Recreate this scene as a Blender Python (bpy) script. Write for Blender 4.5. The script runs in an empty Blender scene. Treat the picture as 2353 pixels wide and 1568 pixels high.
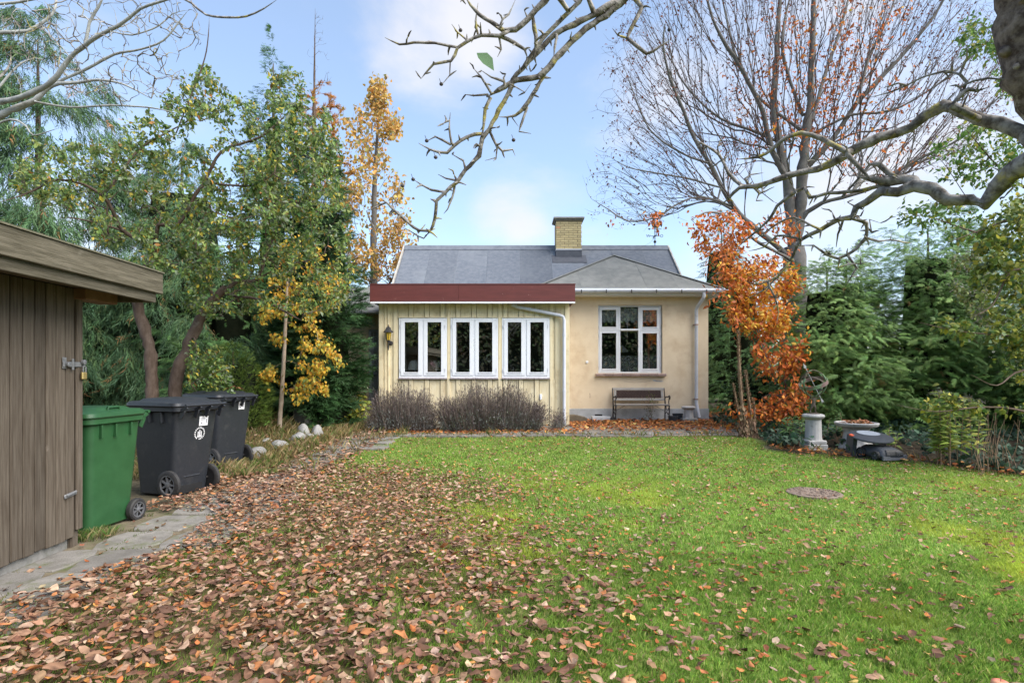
import bpy, math, random
import numpy as np
from mathutils import Vector, Matrix, Euler

rng = np.random.default_rng(11)
random.seed(11)
R = math.radians
sc = bpy.context.scene
col = sc.collection

# ------------------------------------------------------------------ camera
F, CX, HY, CH = 1307.0, 1176.0, 852.0, 1.35      # focal length, centre column, horizon row of the photograph (2352 wide), eye height
cam_d = bpy.data.cameras.new('camera')
cam = bpy.data.objects.new('camera', cam_d)
col.objects.link(cam)
cam.location = (0, 0, CH)
cam.rotation_euler = (R(90), 0, 0)
cam_d.sensor_width = 36
cam_d.lens = F / 2352 * 36
cam_d.shift_y = (HY - 784) / 2352
cam_d.clip_start = 0.05
cam_d.clip_end = 2000
sc.camera = cam

# ------------------------------------------------------------------ sky and sun
SUN = Vector((0.58, -0.36, 0.73)).normalized()
w = bpy.data.worlds.new('World')
sc.world = w
w.use_nodes = True
nt = w.node_tree
nt.nodes.clear()


def nd(tree, kind, **kw):
    n = tree.nodes.new(kind)
    for k, v in kw.items():
        setattr(n, k, v)
    return n


def build_world():
    L = nt.links.new
    out = nd(nt, 'ShaderNodeOutputWorld')
    bg = nd(nt, 'ShaderNodeBackground')
    bg.inputs['Strength'].default_value = 0.1
    sky = nd(nt, 'ShaderNodeTexSky', sky_type='NISHITA')
    sky.sun_disc = False
    sky.sun_elevation = math.asin(SUN.z)
    sky.sun_rotation = math.atan2(SUN.x, SUN.y)
    sky.altitude = 50
    sky.air_density = 1.0
    sky.dust_density = 0.6
    sky.ozone_density = 1.6
    tc = nd(nt, 'ShaderNodeTexCoord')
    # clouds: layered noise by direction, thickened round a few cumulus heaps
    mp = nd(nt, 'ShaderNodeMapping')
    mp.inputs['Scale'].default_value = (1.0, 1.0, 1.7)
    L(tc.outputs['Generated'], mp.inputs['Vector'])
    n1 = nd(nt, 'ShaderNodeTexNoise')
    n1.inputs['Scale'].default_value = 3.2
    n1.inputs['Detail'].default_value = 9
    n1.inputs['Roughness'].default_value = 0.58
    n1.inputs['Distortion'].default_value = 0.25
    L(mp.outputs['Vector'], n1.inputs['Vector'])
    acc = n1.outputs['Fac']

    def heap(px, py, size, amount):
        nonlocal acc
        d = Vector(((px - CX) / F, 1.0, (HY - py) / F)).normalized()
        dot = nd(nt, 'ShaderNodeVectorMath', operation='DOT_PRODUCT')
        L(tc.outputs['Generated'], dot.inputs[0])
        dot.inputs[1].default_value = d
        mr = nd(nt, 'ShaderNodeMapRange', interpolation_type='SMOOTHSTEP')
        mr.inputs['From Min'].default_value = math.cos(size)
        mr.inputs['From Max'].default_value = 1.0
        mr.inputs['To Min'].default_value = 0
        mr.inputs['To Max'].default_value = amount
        L(dot.outputs['Value'], mr.inputs['Value'])
        ad = nd(nt, 'ShaderNodeMath', operation='ADD')
        L(acc, ad.inputs[0])
        L(mr.outputs['Result'], ad.inputs[1])
        acc = ad.outputs['Value']
    heap(1010, 60, R(9), 0.27)
    heap(1160, 40, R(7), 0.26)
    heap(1160, 500, R(4.5), 0.15)
    heap(1215, 540, R(3), 0.12)
    heap(1440, 220, R(7), 0.26)
    heap(1900, 250, R(19), 0.18)
    heap(1700, 620, R(12), 0.13)
    heap(2200, 560, R(14), 0.12)
    heap(300, 500, R(13), 0.16)
    ramp = nd(nt, 'ShaderNodeMapRange', interpolation_type='SMOOTHSTEP')
    ramp.inputs['From Min'].default_value = 0.52
    ramp.inputs['From Max'].default_value = 0.95
    L(acc, ramp.inputs['Value'])
    # cloud body a little uneven
    n2 = nd(nt, 'ShaderNodeTexNoise')
    n2.inputs['Scale'].default_value = 7
    n2.inputs['Detail'].default_value = 5
    L(mp.outputs['Vector'], n2.inputs['Vector'])
    cr = nd(nt, 'ShaderNodeMix', data_type='RGBA')
    cr.inputs['A'].default_value = (2.9, 2.95, 3.2, 1)
    cr.inputs['B'].default_value = (3.5, 3.45, 3.55, 1)
    L(n2.outputs['Fac'], cr.inputs['Factor'])
    # thin high veil lightens the blue
    veil = nd(nt, 'ShaderNodeMix', data_type='RGBA')
    veil.inputs['Factor'].default_value = 0.25
    L(sky.outputs['Color'], veil.inputs['A'])
    veil.inputs['B'].default_value = (2.5, 3.0, 3.7, 1)
    mix = nd(nt, 'ShaderNodeMix', data_type='RGBA')
    ms = nd(nt, 'ShaderNodeMath', operation='MULTIPLY')
    ms.inputs[1].default_value = 0.9
    L(ramp.outputs['Result'], ms.inputs[0])
    L(ms.outputs['Value'], mix.inputs['Factor'])
    L(veil.outputs['Result'], mix.inputs['A'])
    L(cr.outputs['Result'], mix.inputs['B'])
    L(mix.outputs['Result'], bg.inputs['Color'])
    L(bg.outputs['Background'], out.inputs['Surface'])


build_world()
sd = bpy.data.lights.new('sun', 'SUN')
sd.energy = 2.5
sd.angle = R(60)
sd.color = (1.0, 0.94, 0.86)
so = bpy.data.objects.new('sun', sd)
col.objects.link(so)
so.rotation_euler = SUN.to_track_quat('Z', 'Y').to_euler()
so.location = (8, -8, 12)
vs = sc.view_settings
vs.view_transform = 'Standard'
vs.look = 'None'
vs.exposure = 1.6
vs.gamma = 1
vs.use_curve_mapping = False
sc.cycles.max_bounces = 7
sc.cycles.diffuse_bounces = 3
sc.cycles.transparent_max_bounces = 12
sc.cycles.caustics_reflective = False
sc.cycles.caustics_refractive = False


# ------------------------------------------------------------------ helpers
def P(px, py, Y):
    """point of the place seen at column px, row py (2352-wide photograph) that stands Y metres in front of the camera"""
    return np.array(((px - CX) / F * Y, Y, CH - (py - HY) / F * Y))


def sst(a, b, x):
    t = np.clip((np.asarray(x, float) - a) / (b - a), 0, 1)
    return t * t * (3 - 2 * t)


def gz(x, y):
    """height of the ground"""
    x = np.asarray(x, float)
    y = np.asarray(y, float)
    z = 0.17 * sst(6.8, 12.0, y)
    z = z + 0.26 * sst(-3.75, -4.9, x) * sst(8.6, 11.2, y)
    z = z + 0.012 * np.sin(x * 1.7 + 0.6) * np.sin(y * 1.3) * sst(12.5, 9, y)
    z = z + 0.10 * sst(5.0, 8.0, x) * sst(7.5, 11, y)
    return z


def tag(o, label=None, cat=None, group=None, kind=None):
    if label:
        o['label'] = label
    if cat:
        o['category'] = cat
    if group:
        o['group'] = group
    if kind:
        o['kind'] = kind
    return o


def thing(name, label, cat, loc=(0, 0, 0), rz=0.0, group=None):
    o = bpy.data.objects.new(name, None)
    o.empty_display_size = 0.2
    col.objects.link(o)
    o.location = loc
    o.rotation_euler = (0, 0, rz)
    return tag(o, label, cat, group)


def link(name, me, mat=None, parent=None, loc=None, rot=None, scale=None):
    o = bpy.data.objects.new(name, me)
    if mat is not None and len(me.materials) == 0:
        me.materials.append(mat)
    col.objects.link(o)
    if parent is not None:
        o.parent = parent
    if loc is not None:
        o.location = loc
    if rot is not None:
        o.rotation_euler = rot
    if scale is not None:
        o.scale = scale
    return o


def mesh_np(name, V, Fs, mat=None, cols=None, smooth=False):
    V = np.ascontiguousarray(V, dtype=np.float32)
    if not isinstance(Fs, (list, tuple)):
        Fs = [Fs]
    Fs = [np.asarray(f, dtype=np.int32) for f in Fs if len(f)]
    me = bpy.data.meshes.new(name)
    me.vertices.add(len(V))
    me.vertices.foreach_set('co', V.ravel())
    loops = np.concatenate([f.ravel() for f in Fs])
    tot = np.concatenate([np.full(len(f), f.shape[1], np.int32) for f in Fs])
    st = np.concatenate([[0], np.cumsum(tot)[:-1]]).astype(np.int32)
    me.loops.add(len(loops))
    me.loops.foreach_set('vertex_index', loops)
    me.polygons.add(len(tot))
    me.polygons.foreach_set('loop_start', st)
    if smooth:
        me.polygons.foreach_set('use_smooth', np.ones(len(tot), bool))
    me.update(calc_edges=True)
    if cols is not None:
        ca = me.color_attributes.new('Col', 'FLOAT_COLOR', 'POINT')
        c4 = np.ones((len(V), 4), np.float32)
        c4[:, :3] = cols
        ca.data.foreach_set('color', c4.ravel())
    if mat is not None:
        me.materials.append(mat)
    return me


class MB:
    """collects simple shapes; build() links them as one mesh object"""

    def __init__(s):
        s.v = []
        s.f = []

    def add(s, V, Fs, rot=None, at=None):
        n = len(s.v)
        for p in V:
            q = Vector(p)
            if rot is not None:
                q = rot @ q
            if at is not None:
                q = q + Vector(at)
            s.v.append(tuple(q))
        for f in Fs:
            s.f.append(tuple(i + n for i in f))
        return s

    def box(s, c, size, b=0.0, rot=None):
        hx, hy, hz = size[0] / 2, size[1] / 2, size[2] / 2
        if b <= 0:
            V = [(x, y, z) for x in (-hx, hx) for y in (-hy, hy) for z in (-hz, hz)]
            Fs = [(0, 1, 3, 2), (4, 6, 7, 5), (0, 4, 5, 1), (2, 3, 7, 6), (0, 2, 6, 4), (1, 5, 7, 3)]
            return s.add(V, Fs, rot, c)
        b = min(b, hx * 0.9, hy * 0.9, hz * 0.9)
        V = []
        idx = {}
        for ix in (-1, 1):
            for iy in (-1, 1):
                for iz in (-1, 1):
                    for ax in range(3):
                        p = [ix * (hx - b), iy * (hy - b), iz * (hz - b)]
                        p[ax] = (ix * hx, iy * hy, iz * hz)[ax]
                        idx[(ix, iy, iz, ax)] = len(V)
                        V.append(tuple(p))
        Fs = []
        for ax in range(3):
            o = [a for a in range(3) if a != ax]
            for sg in (-1, 1):
                q = []
                for a, c2 in ((-1, -1), (1, -1), (1, 1), (-1, 1)):
                    k = [0, 0, 0]
                    k[ax] = sg
                    k[o[0]] = a
                    k[o[1]] = c2
                    q.append(idx[(*k, ax)])
                Fs.append(tuple(q))
        for ax in range(3):
            o = [a for a in range(3) if a != ax]
            for a in (-1, 1):
                for c2 in (-1, 1):
                    k0 = [0, 0, 0]
                    k1 = [0, 0, 0]
                    k0[ax], k1[ax] = -1, 1
                    k0[o[0]] = k1[o[0]] = a
                    k0[o[1]] = k1[o[1]] = c2
                    Fs.append((idx[(*k0, o[0])], idx[(*k1, o[0])], idx[(*k1, o[1])], idx[(*k0, o[1])]))
        for ix in (-1, 1):
            for iy in (-1, 1):
                for iz in (-1, 1):
                    Fs.append(tuple(idx[(ix, iy, iz, a)] for a in range(3)))
        return s.add(V, Fs, rot, c)

    def span(s, x0, x1, y0, y1, z0, z1, b=0.0):
        return s.box(((x0 + x1) / 2, (y0 + y1) / 2, (z0 + z1) / 2), (abs(x1 - x0), abs(y1 - y0), abs(z1 - z0)), b)

    def tube(s, pts, r, n=8, cap=True, closed=False):
        pts = [Vector(p) for p in pts]
        m = len(pts)
        if not hasattr(r, '__len__'):
            r = [r] * m
        base = len(s.v)
        prev = None
        for i, p in enumerate(pts):
            a = pts[(i - 1) % m] if (closed or i > 0) else p
            c = pts[(i + 1) % m] if (closed or i < m - 1) else p
            t = (c - a).normalized()
            if prev is None:
                up = Vector((0, 0, 1)) if abs(t.z) < 0.9 else Vector((1, 0, 0))
                u = t.cross(up).normalized()
            else:
                u = (prev - t * prev.dot(t)).normalized()
            prev = u
            v = t.cross(u)
            for k in range(n):
                an = 2 * math.pi * k / n
                s.v.append(tuple(p + (u * math.cos(an) + v * math.sin(an)) * r[i]))
        rows = m if closed else m - 1
        for i in range(rows):
            j = (i + 1) % m
            for k in range(n):
                k2 = (k + 1) % n
                s.f.append((base + i * n + k, base + i * n + k2, base + j * n + k2, base + j * n + k))
        if cap and not closed:
            s.f.append(tuple(base + k for k in reversed(range(n))))
            s.f.append(tuple(base + (m - 1) * n + k for k in range(n)))
        return s

    def lathe(s, prof, n=24, c=(0, 0, 0), rot=None, jitter=0.0):
        V = []
        Fs = []
        for r, z in prof:
            for k in range(n):
                a = 2 * math.pi * k / n
                rr = r * (1 + jitter * random.uniform(-1, 1))
                V.append((rr * math.cos(a), rr * math.sin(a), z))
        for i in range(len(prof) - 1):
            for k in range(n):
                k2 = (k + 1) % n
                Fs.append((i * n + k, i * n + k2, (i + 1) * n + k2, (i + 1) * n + k))
        shut = prof[0] == prof[-1]
        if prof[0][0] > 1e-6 and not shut:
            Fs.append(tuple(reversed(range(n))))
        if prof[-1][0] > 1e-6 and not shut:
            Fs.append(tuple((len(prof) - 1) * n + k for k in range(n)))
        return s.add(V, Fs, rot, c)

    def prism(s, poly, d0, d1, plane='xz'):
        n = len(poly)

        def pt(a, d):
            if plane == 'xz':
                return (a[0], d, a[1])
            if plane == 'yz':
                return (d, a[0], a[1])
            return (a[0], a[1], d)
        V = [pt(a, d0) for a in poly] + [pt(a, d1) for a in poly]
        Fs = [tuple(range(n)), tuple(reversed(range(n, 2 * n)))]
        for i in range(n):
            j = (i + 1) % n
            Fs.append((i, n + i, n + j, j))
        return s.add(V, Fs)

    def rings(s, rs, cap0=True, cap1=True):
        n = len(rs[0])
        base = len(s.v)
        for r in rs:
            s.v.extend(tuple(p) for p in r)
        for i in range(len(rs) - 1):
            for k in range(n):
                k2 = (k + 1) % n
                s.f.append((base + i * n + k, base + i * n + k2, base + (i + 1) * n + k2, base + (i + 1) * n + k))
        if cap0:
            s.f.append(tuple(base + k for k in reversed(range(n))))
        if cap1:
            s.f.append(tuple(base + (len(rs) - 1) * n + k for k in range(n)))
        return s

    def mesh(s, name, mat=None, off=None, smooth=None):
        me = bpy.data.meshes.new(name)
        V = s.v
        if off is not None:
            V = [(p[0] - off[0], p[1] - off[1], p[2] - off[2]) for p in V]
        me.from_pydata(V, [], s.f)
        bm_fix(me)
        if smooth is not None:
            me.shade_smooth()
            me.set_sharp_from_angle(angle=R(smooth))
        if mat is not None:
            me.materials.append(mat)
        return me

    def build(s, name, mat, parent=None, off=None, smooth=None, loc=None):
        return link(name, s.mesh(name, mat, off, smooth), None, parent, loc)


import bmesh


def bm_fix(me):
    bm = bmesh.new()
    bm.from_mesh(me)
    bmesh.ops.recalc_face_normals(bm, faces=bm.faces)
    bm.to_mesh(me)
    bm.free()


def rrect(w, d, r, z, n=5, cx=0, cy=0):
    """rounded rectangle ring"""
    out = []
    for sx, sy, a0 in ((1, 1, 0), (-1, 1, 90), (-1, -1, 180), (1, -1, 270)):
        for k in range(n + 1):
            a = R(a0 + 90 * k / n)
            out.append((cx + sx * (w / 2 - r) + r * math.cos(a), cy + sy * (d / 2 - r) + r * math.sin(a), z))
    return out


# ------------------------------------------------------------------ materials
def principled(name):
    m = bpy.data.materials.new(name)
    m.use_nodes = True
    t = m.node_tree
    b = t.nodes['Principled BSDF']
    return m, t, b


def set_in(b, **kw):
    for k, v in kw.items():
        k = k.replace('_', ' ')
        if k in b.inputs:
            b.inputs[k].default_value = v


def pmat(name, c1, c2=None, rough=0.7, metal=0.0, scale=6.0, stretch=(1, 1, 1), lo=0.35, hi=0.65, rnd=0.0,
         bump=0.0, bscale=40.0, bstretch=None, c3=None, s3=2.0, lo3=0.55, hi3=0.7, spec=0.4, detail=6.0, coords='Object'):
    """painted or natural surface: two colours mixed by noise, a third in patches, fine relief, brightness varied per piece"""
    m, t, b = principled(name)
    L = t.links.new
    set_in(b, Roughness=rough, Metallic=metal)
    b.inputs['Specular IOR Level'].default_value = spec
    tc = nd(t, 'ShaderNodeTexCoord')
    oi = nd(t, 'ShaderNodeObjectInfo')
    ad = nd(t, 'ShaderNodeVectorMath', operation='ADD')
    sc_ = nd(t, 'ShaderNodeVectorMath', operation='SCALE')
    cb = nd(t, 'ShaderNodeCombineXYZ')
    L(oi.outputs['Random'], cb.inputs[0])
    L(oi.outputs['Random'], cb.inputs[1])
    L(oi.outputs['Random'], cb.inputs[2])
    L(cb.outputs[0], sc_.inputs[0])
    sc_.inputs['Scale'].default_value = 37.0
    L(tc.outputs[coords], ad.inputs[0])
    L(sc_.outputs[0], ad.inputs[1])
    mp = nd(t, 'ShaderNodeMapping')
    mp.inputs['Scale'].default_value = stretch
    L(ad.outputs[0], mp.inputs['Vector'])
    n1 = nd(t, 'ShaderNodeTexNoise')
    n1.inputs['Scale'].default_value = scale
    n1.inputs['Detail'].default_value = detail
    n1.inputs['Roughness'].default_value = 0.62
    L(mp.outputs[0], n1.inputs['Vector'])
    mr = nd(t, 'ShaderNodeMapRange')
    mr.inputs['From Min'].default_value = lo
    mr.inputs['From Max'].default_value = hi
    L(n1.outputs['Fac'], mr.inputs['Value'])
    mx = nd(t, 'ShaderNodeMix', data_type='RGBA')
    mx.inputs['A'].default_value = (*c1, 1)
    mx.inputs['B'].default_value = (*(c2 or c1), 1)
    L(mr.outputs[0], mx.inputs['Factor'])
    last = mx.outputs['Result']
    if c3 is not None:
        n3 = nd(t, 'ShaderNodeTexNoise')
        n3.inputs['Scale'].default_value = s3
        n3.inputs['Detail'].default_value = 7
        n3.inputs['Roughness'].default_value = 0.66
        L(ad.outputs[0], n3.inputs['Vector'])
        m3 = nd(t, 'ShaderNodeMapRange')
        m3.inputs['From Min'].default_value = lo3
        m3.inputs['From Max'].default_value = hi3
        L(n3.outputs['Fac'], m3.inputs['Value'])
        x3 = nd(t, 'ShaderNodeMix', data_type='RGBA')
        L(last, x3.inputs['A'])
        x3.inputs['B'].default_value = (*c3, 1)
        L(m3.outputs[0], x3.inputs['Factor'])
        last = x3.outputs['Result']
    if rnd > 0:
        r1 = nd(t, 'ShaderNodeMapRange')
        r1.inputs['To Min'].default_value = 1 - rnd
        r1.inputs['To Max'].default_value = 1 + rnd
        L(oi.outputs['Random'], r1.inputs['Value'])
        hs = nd(t, 'ShaderNodeHueSaturation')
        L(r1.outputs[0], hs.inputs['Value'])
        L(last, hs.inputs['Color'])
        last = hs.outputs[0]
    L(last, b.inputs['Base Color'])
    if bump > 0:
        mpb = nd(t, 'ShaderNodeMapping')
        mpb.inputs['Scale'].default_value = bstretch or stretch
        L(ad.outputs[0], mpb.inputs['Vector'])
        nb = nd(t, 'ShaderNodeTexNoise')
        nb.inputs['Scale'].default_value = bscale
        nb.inputs['Detail'].default_value = 5
        L(mpb.outputs[0], nb.inputs['Vector'])
        bp = nd(t, 'ShaderNodeBump')
        bp.inputs['Strength'].default_value = bump
        bp.inputs['Distance'].default_value = 0.01
        L(nb.outputs['Fac'], bp.inputs['Height'])
        L(bp.outputs[0], b.inputs['Normal'])
    return m


def leafmat(name, rough=0.55, transl=0.35, spec=0.35):
    """leaf tissue: colour of each leaf from its vertex colour, light passes through"""
    m, t, b = principled(name)
    L = t.links.new
    at = nd(t, 'ShaderNodeVertexColor')
    at.layer_name = 'Col'
    set_in(b, Roughness=rough)
    b.inputs['Specular IOR Level'].default_value = spec
    L(at.outputs[0], b.inputs['Base Color'])
    tr = nd(t, 'ShaderNodeBsdfTranslucent')
    L(at.outputs[0], tr.inputs['Color'])
    mx = nd(t, 'ShaderNodeMixShader')
    mx.inputs[0].default_value = transl
    L(b.outputs[0], mx.inputs[1])
    L(tr.outputs[0], mx.inputs[2])
    L(mx.outputs[0], t.nodes['Material Output'].inputs['Surface'])
    return m


def glassmat(name, refl=0.25):
    m = bpy.data.materials.new(name)
    m.use_nodes = True
    t = m.node_tree
    t.nodes.clear()
    L = t.links.new
    out = nd(t, 'ShaderNodeOutputMaterial')
    tr = nd(t, 'ShaderNodeBsdfTransparent')
    tr.inputs[0].default_value = (0.97, 0.98, 0.97, 1)
    gl = nd(t, 'ShaderNodeBsdfGlossy')
    gl.inputs['Roughness'].default_value = 0.0
    gl.inputs['Color'].default_value = (0.95, 0.97, 1, 1)
    lw = nd(t, 'ShaderNodeLayerWeight')
    lw.inputs[0].default_value = 0.25
    ma = nd(t, 'ShaderNodeMath', operation='MULTIPLY_ADD')
    ma.inputs[1].default_value = 0.7
    ma.inputs[2].default_value = refl
    L(lw.outputs['Fresnel'], ma.inputs[0])
    mx = nd(t, 'ShaderNodeMixShader')
    L(ma.outputs[0], mx.inputs[0])
    L(tr.outputs[0], mx.inputs[1])
    L(gl.outputs[0], mx.inputs[2])
    L(mx.outputs[0], out.inputs['Surface'])
    return m


def lacemat(name, c, cover=0.55, scale=60.0):
    m, t, b = principled(name)
    L = t.links.new
    set_in(b, Roughness=0.9)
    b.inputs['Base Color'].default_value = (*c, 1)
    tc = nd(t, 'ShaderNodeTexCoord')
    vo = nd(t, 'ShaderNodeTexVoronoi')
    vo.inputs['Scale'].default_value = scale
    L(tc.outputs['Object'], vo.inputs['Vector'])
    no = nd(t, 'ShaderNodeTexNoise')
    no.inputs['Scale'].default_value = scale * 0.35
    L(tc.outputs['Object'], no.inputs['Vector'])
    a = nd(t, 'ShaderNodeMath', operation='ADD')
    L(vo.outputs['Distance'], a.inputs[0])
    L(no.outputs['Fac'], a.inputs[1])
    mr = nd(t, 'ShaderNodeMapRange')
    mr.inputs['From Min'].default_value = 0.75
    mr.inputs['From Max'].default_value = 1.0
    mr.inputs['To Min'].default_value = 0.95
    mr.inputs['To Max'].default_value = cover * 0.6
    L(a.outputs[0], mr.inputs['Value'])
    L(mr.outputs[0], b.inputs['Alpha'])
    return m


M = {}


def make_materials():
    M['plaster'] = pmat('plaster', (0.73, 0.60, 0.425), (0.79, 0.66, 0.48), 0.9, scale=3, bump=0.25, bscale=90, c3=(0.60, 0.45, 0.29), s3=1.6, lo3=0.5, hi3=0.74, spec=0.2)
    M['plinth'] = pmat('plinth', (0.33, 0.34, 0.35), (0.52, 0.54, 0.56), 0.9, scale=2.2, bump=0.4, bscale=60, c3=(0.62, 0.63, 0.64), s3=1.2, lo3=0.5, hi3=0.62, spec=0.2)
    M['board'] = pmat('painted_board', (0.69, 0.58, 0.36), (0.77, 0.68, 0.47), 0.7, scale=5, stretch=(6, 6, 0.7), rnd=0.06, bump=0.25, bscale=30, bstretch=(8, 8, 0.6), c3=(0.42, 0.31, 0.16), s3=3.0, lo3=0.52, hi3=0.84)
    M['white'] = pmat('white_paint', (0.76, 0.78, 0.82), (0.80, 0.82, 0.85), 0.45, scale=9, c3=(0.55, 0.54, 0.53), s3=14, lo3=0.66, hi3=0.8, bump=0.08, bscale=60)
    M['sill'] = pmat('weathered_sill', (0.34, 0.30, 0.31), (0.52, 0.48, 0.50), 0.75, scale=12, bump=0.2)
    M['brick_sill'] = pmat('dark_brick', (0.28, 0.19, 0.165), (0.36, 0.27, 0.24), 0.8, scale=14, rnd=0.15, bump=0.3)
    M['grey_metal'] = pmat('painted_zinc', (0.55, 0.57, 0.63), (0.64, 0.66, 0.71), 0.5, scale=4, c3=(0.42, 0.42, 0.45), s3=5, lo3=0.6, hi3=0.75)
    M['dark_metal'] = pmat('dark_iron', (0.022, 0.022, 0.026), (0.04, 0.036, 0.034), 0.6, scale=10, c3=(0.11, 0.06, 0.04), s3=18, lo3=0.62, hi3=0.75)
    M['zinc'] = pmat('galvanised', (0.17, 0.175, 0.18), (0.26, 0.265, 0.27), 0.55, metal=0.4, scale=20)
    M['red'] = pmat('red_fascia', (0.105, 0.026, 0.022), (0.135, 0.033, 0.028), 0.55, scale=5, stretch=(0.5, 1, 3), c3=(0.34, 0.20, 0.17), s3=11, lo3=0.66, hi3=0.78, bump=0.15)
    M['felt'] = pmat('roofing_felt', (0.115, 0.13, 0.155), (0.16, 0.175, 0.20), 0.9, scale=9, rnd=0.12, bump=0.5, bscale=260, c3=(0.185, 0.20, 0.22), s3=0.8, lo3=0.5, hi3=0.7, spec=0.25)
    M['felt_green'] = pmat('weathered_felt', (0.15, 0.155, 0.145), (0.205, 0.205, 0.19), 0.9, scale=5, bump=0.5, bscale=200, c3=(0.24, 0.24, 0.22), s3=1.2, lo3=0.5, hi3=0.75, spec=0.25)
    M['flash'] = pmat('lead_flashing', (0.06, 0.065, 0.08), (0.09, 0.095, 0.11), 0.65, scale=6)
    M['ybrick'] = pmat('yellow_brick', (0.48, 0.38, 0.19), (0.58, 0.475, 0.26), 0.85, scale=30, rnd=0.14, bump=0.3, bscale=120)
    M['obrick'] = pmat('orange_brick', (0.62, 0.30, 0.15), (0.66, 0.36, 0.2), 0.85, scale=30)
    M['mortar'] = pmat('mortar', (0.22, 0.17, 0.10), (0.30, 0.24, 0.15), 0.95, scale=30)
    M['cap'] = pmat('concrete_cap', (0.21, 0.20, 0.18), (0.30, 0.29, 0.26), 0.9, scale=20, bump=0.3)
    M['concrete'] = pmat('old_concrete', (0.18, 0.175, 0.16), (0.28, 0.27, 0.25), 0.92, scale=7, bump=0.6, bscale=50, c3=(0.15, 0.155, 0.11), s3=6, lo3=0.55, hi3=0.72)
    M['stone'] = pmat('granite', (0.22, 0.215, 0.205), (0.36, 0.35, 0.34), 0.9, scale=9, rnd=0.15, bump=0.5, bscale=40, c3=(0.22, 0.23, 0.17), s3=8, lo3=0.55, hi3=0.7)
    M['slab'] = pmat('paving', (0.145, 0.135, 0.12), (0.23, 0.215, 0.195), 0.93, scale=6, rnd=0.13, bump=0.6, bscale=70, c3=(0.10, 0.11, 0.05), s3=5, lo3=0.52, hi3=0.68)
    M['shedwood'] = pmat('stained_wood', (0.075, 0.058, 0.042), (0.135, 0.112, 0.086), 0.8, scale=4, stretch=(14, 14, 0.8), rnd=0.2, bump=0.5, bscale=9, bstretch=(30, 30, 1), c3=(0.27, 0.23, 0.19), s3=7, lo3=0.66, hi3=0.82, spec=0.25)
    M['fasciawood'] = pmat('weathered_fascia', (0.075, 0.065, 0.042), (0.16, 0.14, 0.10), 0.8, scale=3.5, stretch=(12, 0.9, 14), rnd=0.1, bump=0.5, bscale=8, bstretch=(20, 1, 24), c3=(0.22, 0.20, 0.155), s3=6, lo3=0.62, hi3=0.8, spec=0.25)
    M['dark'] = pmat('dark_recess', (0.02, 0.017, 0.014), (0.03, 0.026, 0.02), 0.95)
    M['binblack'] = pmat('charcoal_plastic', (0.019, 0.022, 0.028), (0.027, 0.03, 0.036), 0.42, scale=40, bump=0.06, bscale=350, c3=(0.06, 0.06, 0.06), s3=7, lo3=0.55, hi3=0.85, spec=0.5)
    M['bingreen'] = pmat('green_plastic', (0.02, 0.08, 0.027), (0.028, 0.10, 0.036), 0.42, scale=8, bump=0.06, bscale=350, c3=(0.05, 0.14, 0.065), s3=9, lo3=0.66, hi3=0.86, spec=0.5)
    M['rubber'] = pmat('rubber', (0.02, 0.02, 0.022), (0.04, 0.038, 0.036), 0.7, scale=18)
    M['hub'] = pmat('grey_hub', (0.10, 0.105, 0.11), (0.14, 0.14, 0.15), 0.5, scale=18)  # lighter than the tyre, painting in the highlights on spokes and rim
    M['label'] = pmat('white_print', (0.78, 0.78, 0.80), (0.82, 0.82, 0.83), 0.5)
    M['ink'] = pmat('dark_print', (0.22, 0.22, 0.25))
    M['redink'] = pmat('red_print', (0.26, 0.03, 0.02))
    M['bronze'] = pmat('verdigris_bronze', (0.12, 0.085, 0.055), (0.17, 0.30, 0.16), 0.6, metal=0.35, scale=9, lo=0.42, hi=0.6, bump=0.2)
    M['bronze_dark'] = pmat('dark_bronze', (0.085, 0.065, 0.05), (0.15, 0.12, 0.095), 0.6, metal=0.3, scale=20)
    M['rustring'] = pmat('aged_copper_band', (0.25, 0.16, 0.15), (0.22, 0.36, 0.20), 0.65, metal=0.2, scale=10, lo=0.45, hi=0.62)
    M['pale_metal'] = pmat('pale_metal', (0.45, 0.46, 0.48), (0.55, 0.55, 0.56), 0.5, metal=0.3)
    M['pedestal'] = pmat('weathered_cast_stone', (0.36, 0.35, 0.335), (0.50, 0.49, 0.475), 0.92, scale=8, stretch=(1, 1, 0.5), bump=0.5, bscale=60, c3=(0.20, 0.20, 0.17), s3=10, lo3=0.58, hi3=0.72)
    M['mower'] = pmat('mower_shell', (0.04, 0.045, 0.055), (0.055, 0.06, 0.07), 0.55, scale=20, spec=0.5)
    M['mower_dark'] = pmat('mower_panel', (0.012, 0.012, 0.013), (0.018, 0.018, 0.019), 0.5, spec=0.5)
    M['mower_grey'] = pmat('mower_inlay', (0.34, 0.37, 0.42), (0.38, 0.41, 0.45), 0.4)
    M['mower_bump'] = pmat('mower_bumper', (0.12, 0.125, 0.15), (0.15, 0.155, 0.175), 0.55)
    M['orange'] = pmat('orange_tag', (0.75, 0.12, 0.05), None, 0.5)
    M['iron_lid'] = pmat('rusty_cover', (0.15, 0.11, 0.085), (0.23, 0.175, 0.14), 0.9, scale=16, bump=0.8, bscale=26)
    M['benchwood'] = pmat('grey_bench_wood', (0.27, 0.25, 0.23), (0.40, 0.38, 0.35), 0.8, scale=5, stretch=(0.8, 14, 14), bump=0.3)
    M['lattice'] = pmat('lattice_iron', (0.06, 0.035, 0.028), (0.09, 0.055, 0.045), 0.7, scale=20)
    M['pot'] = pmat('plastic_pot', (0.03, 0.034, 0.042), (0.05, 0.054, 0.06), 0.6)
    M['soil'] = pmat('potting_soil', (0.07, 0.045, 0.03), (0.13, 0.085, 0.06), 0.95, scale=40, bump=0.8)
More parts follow.
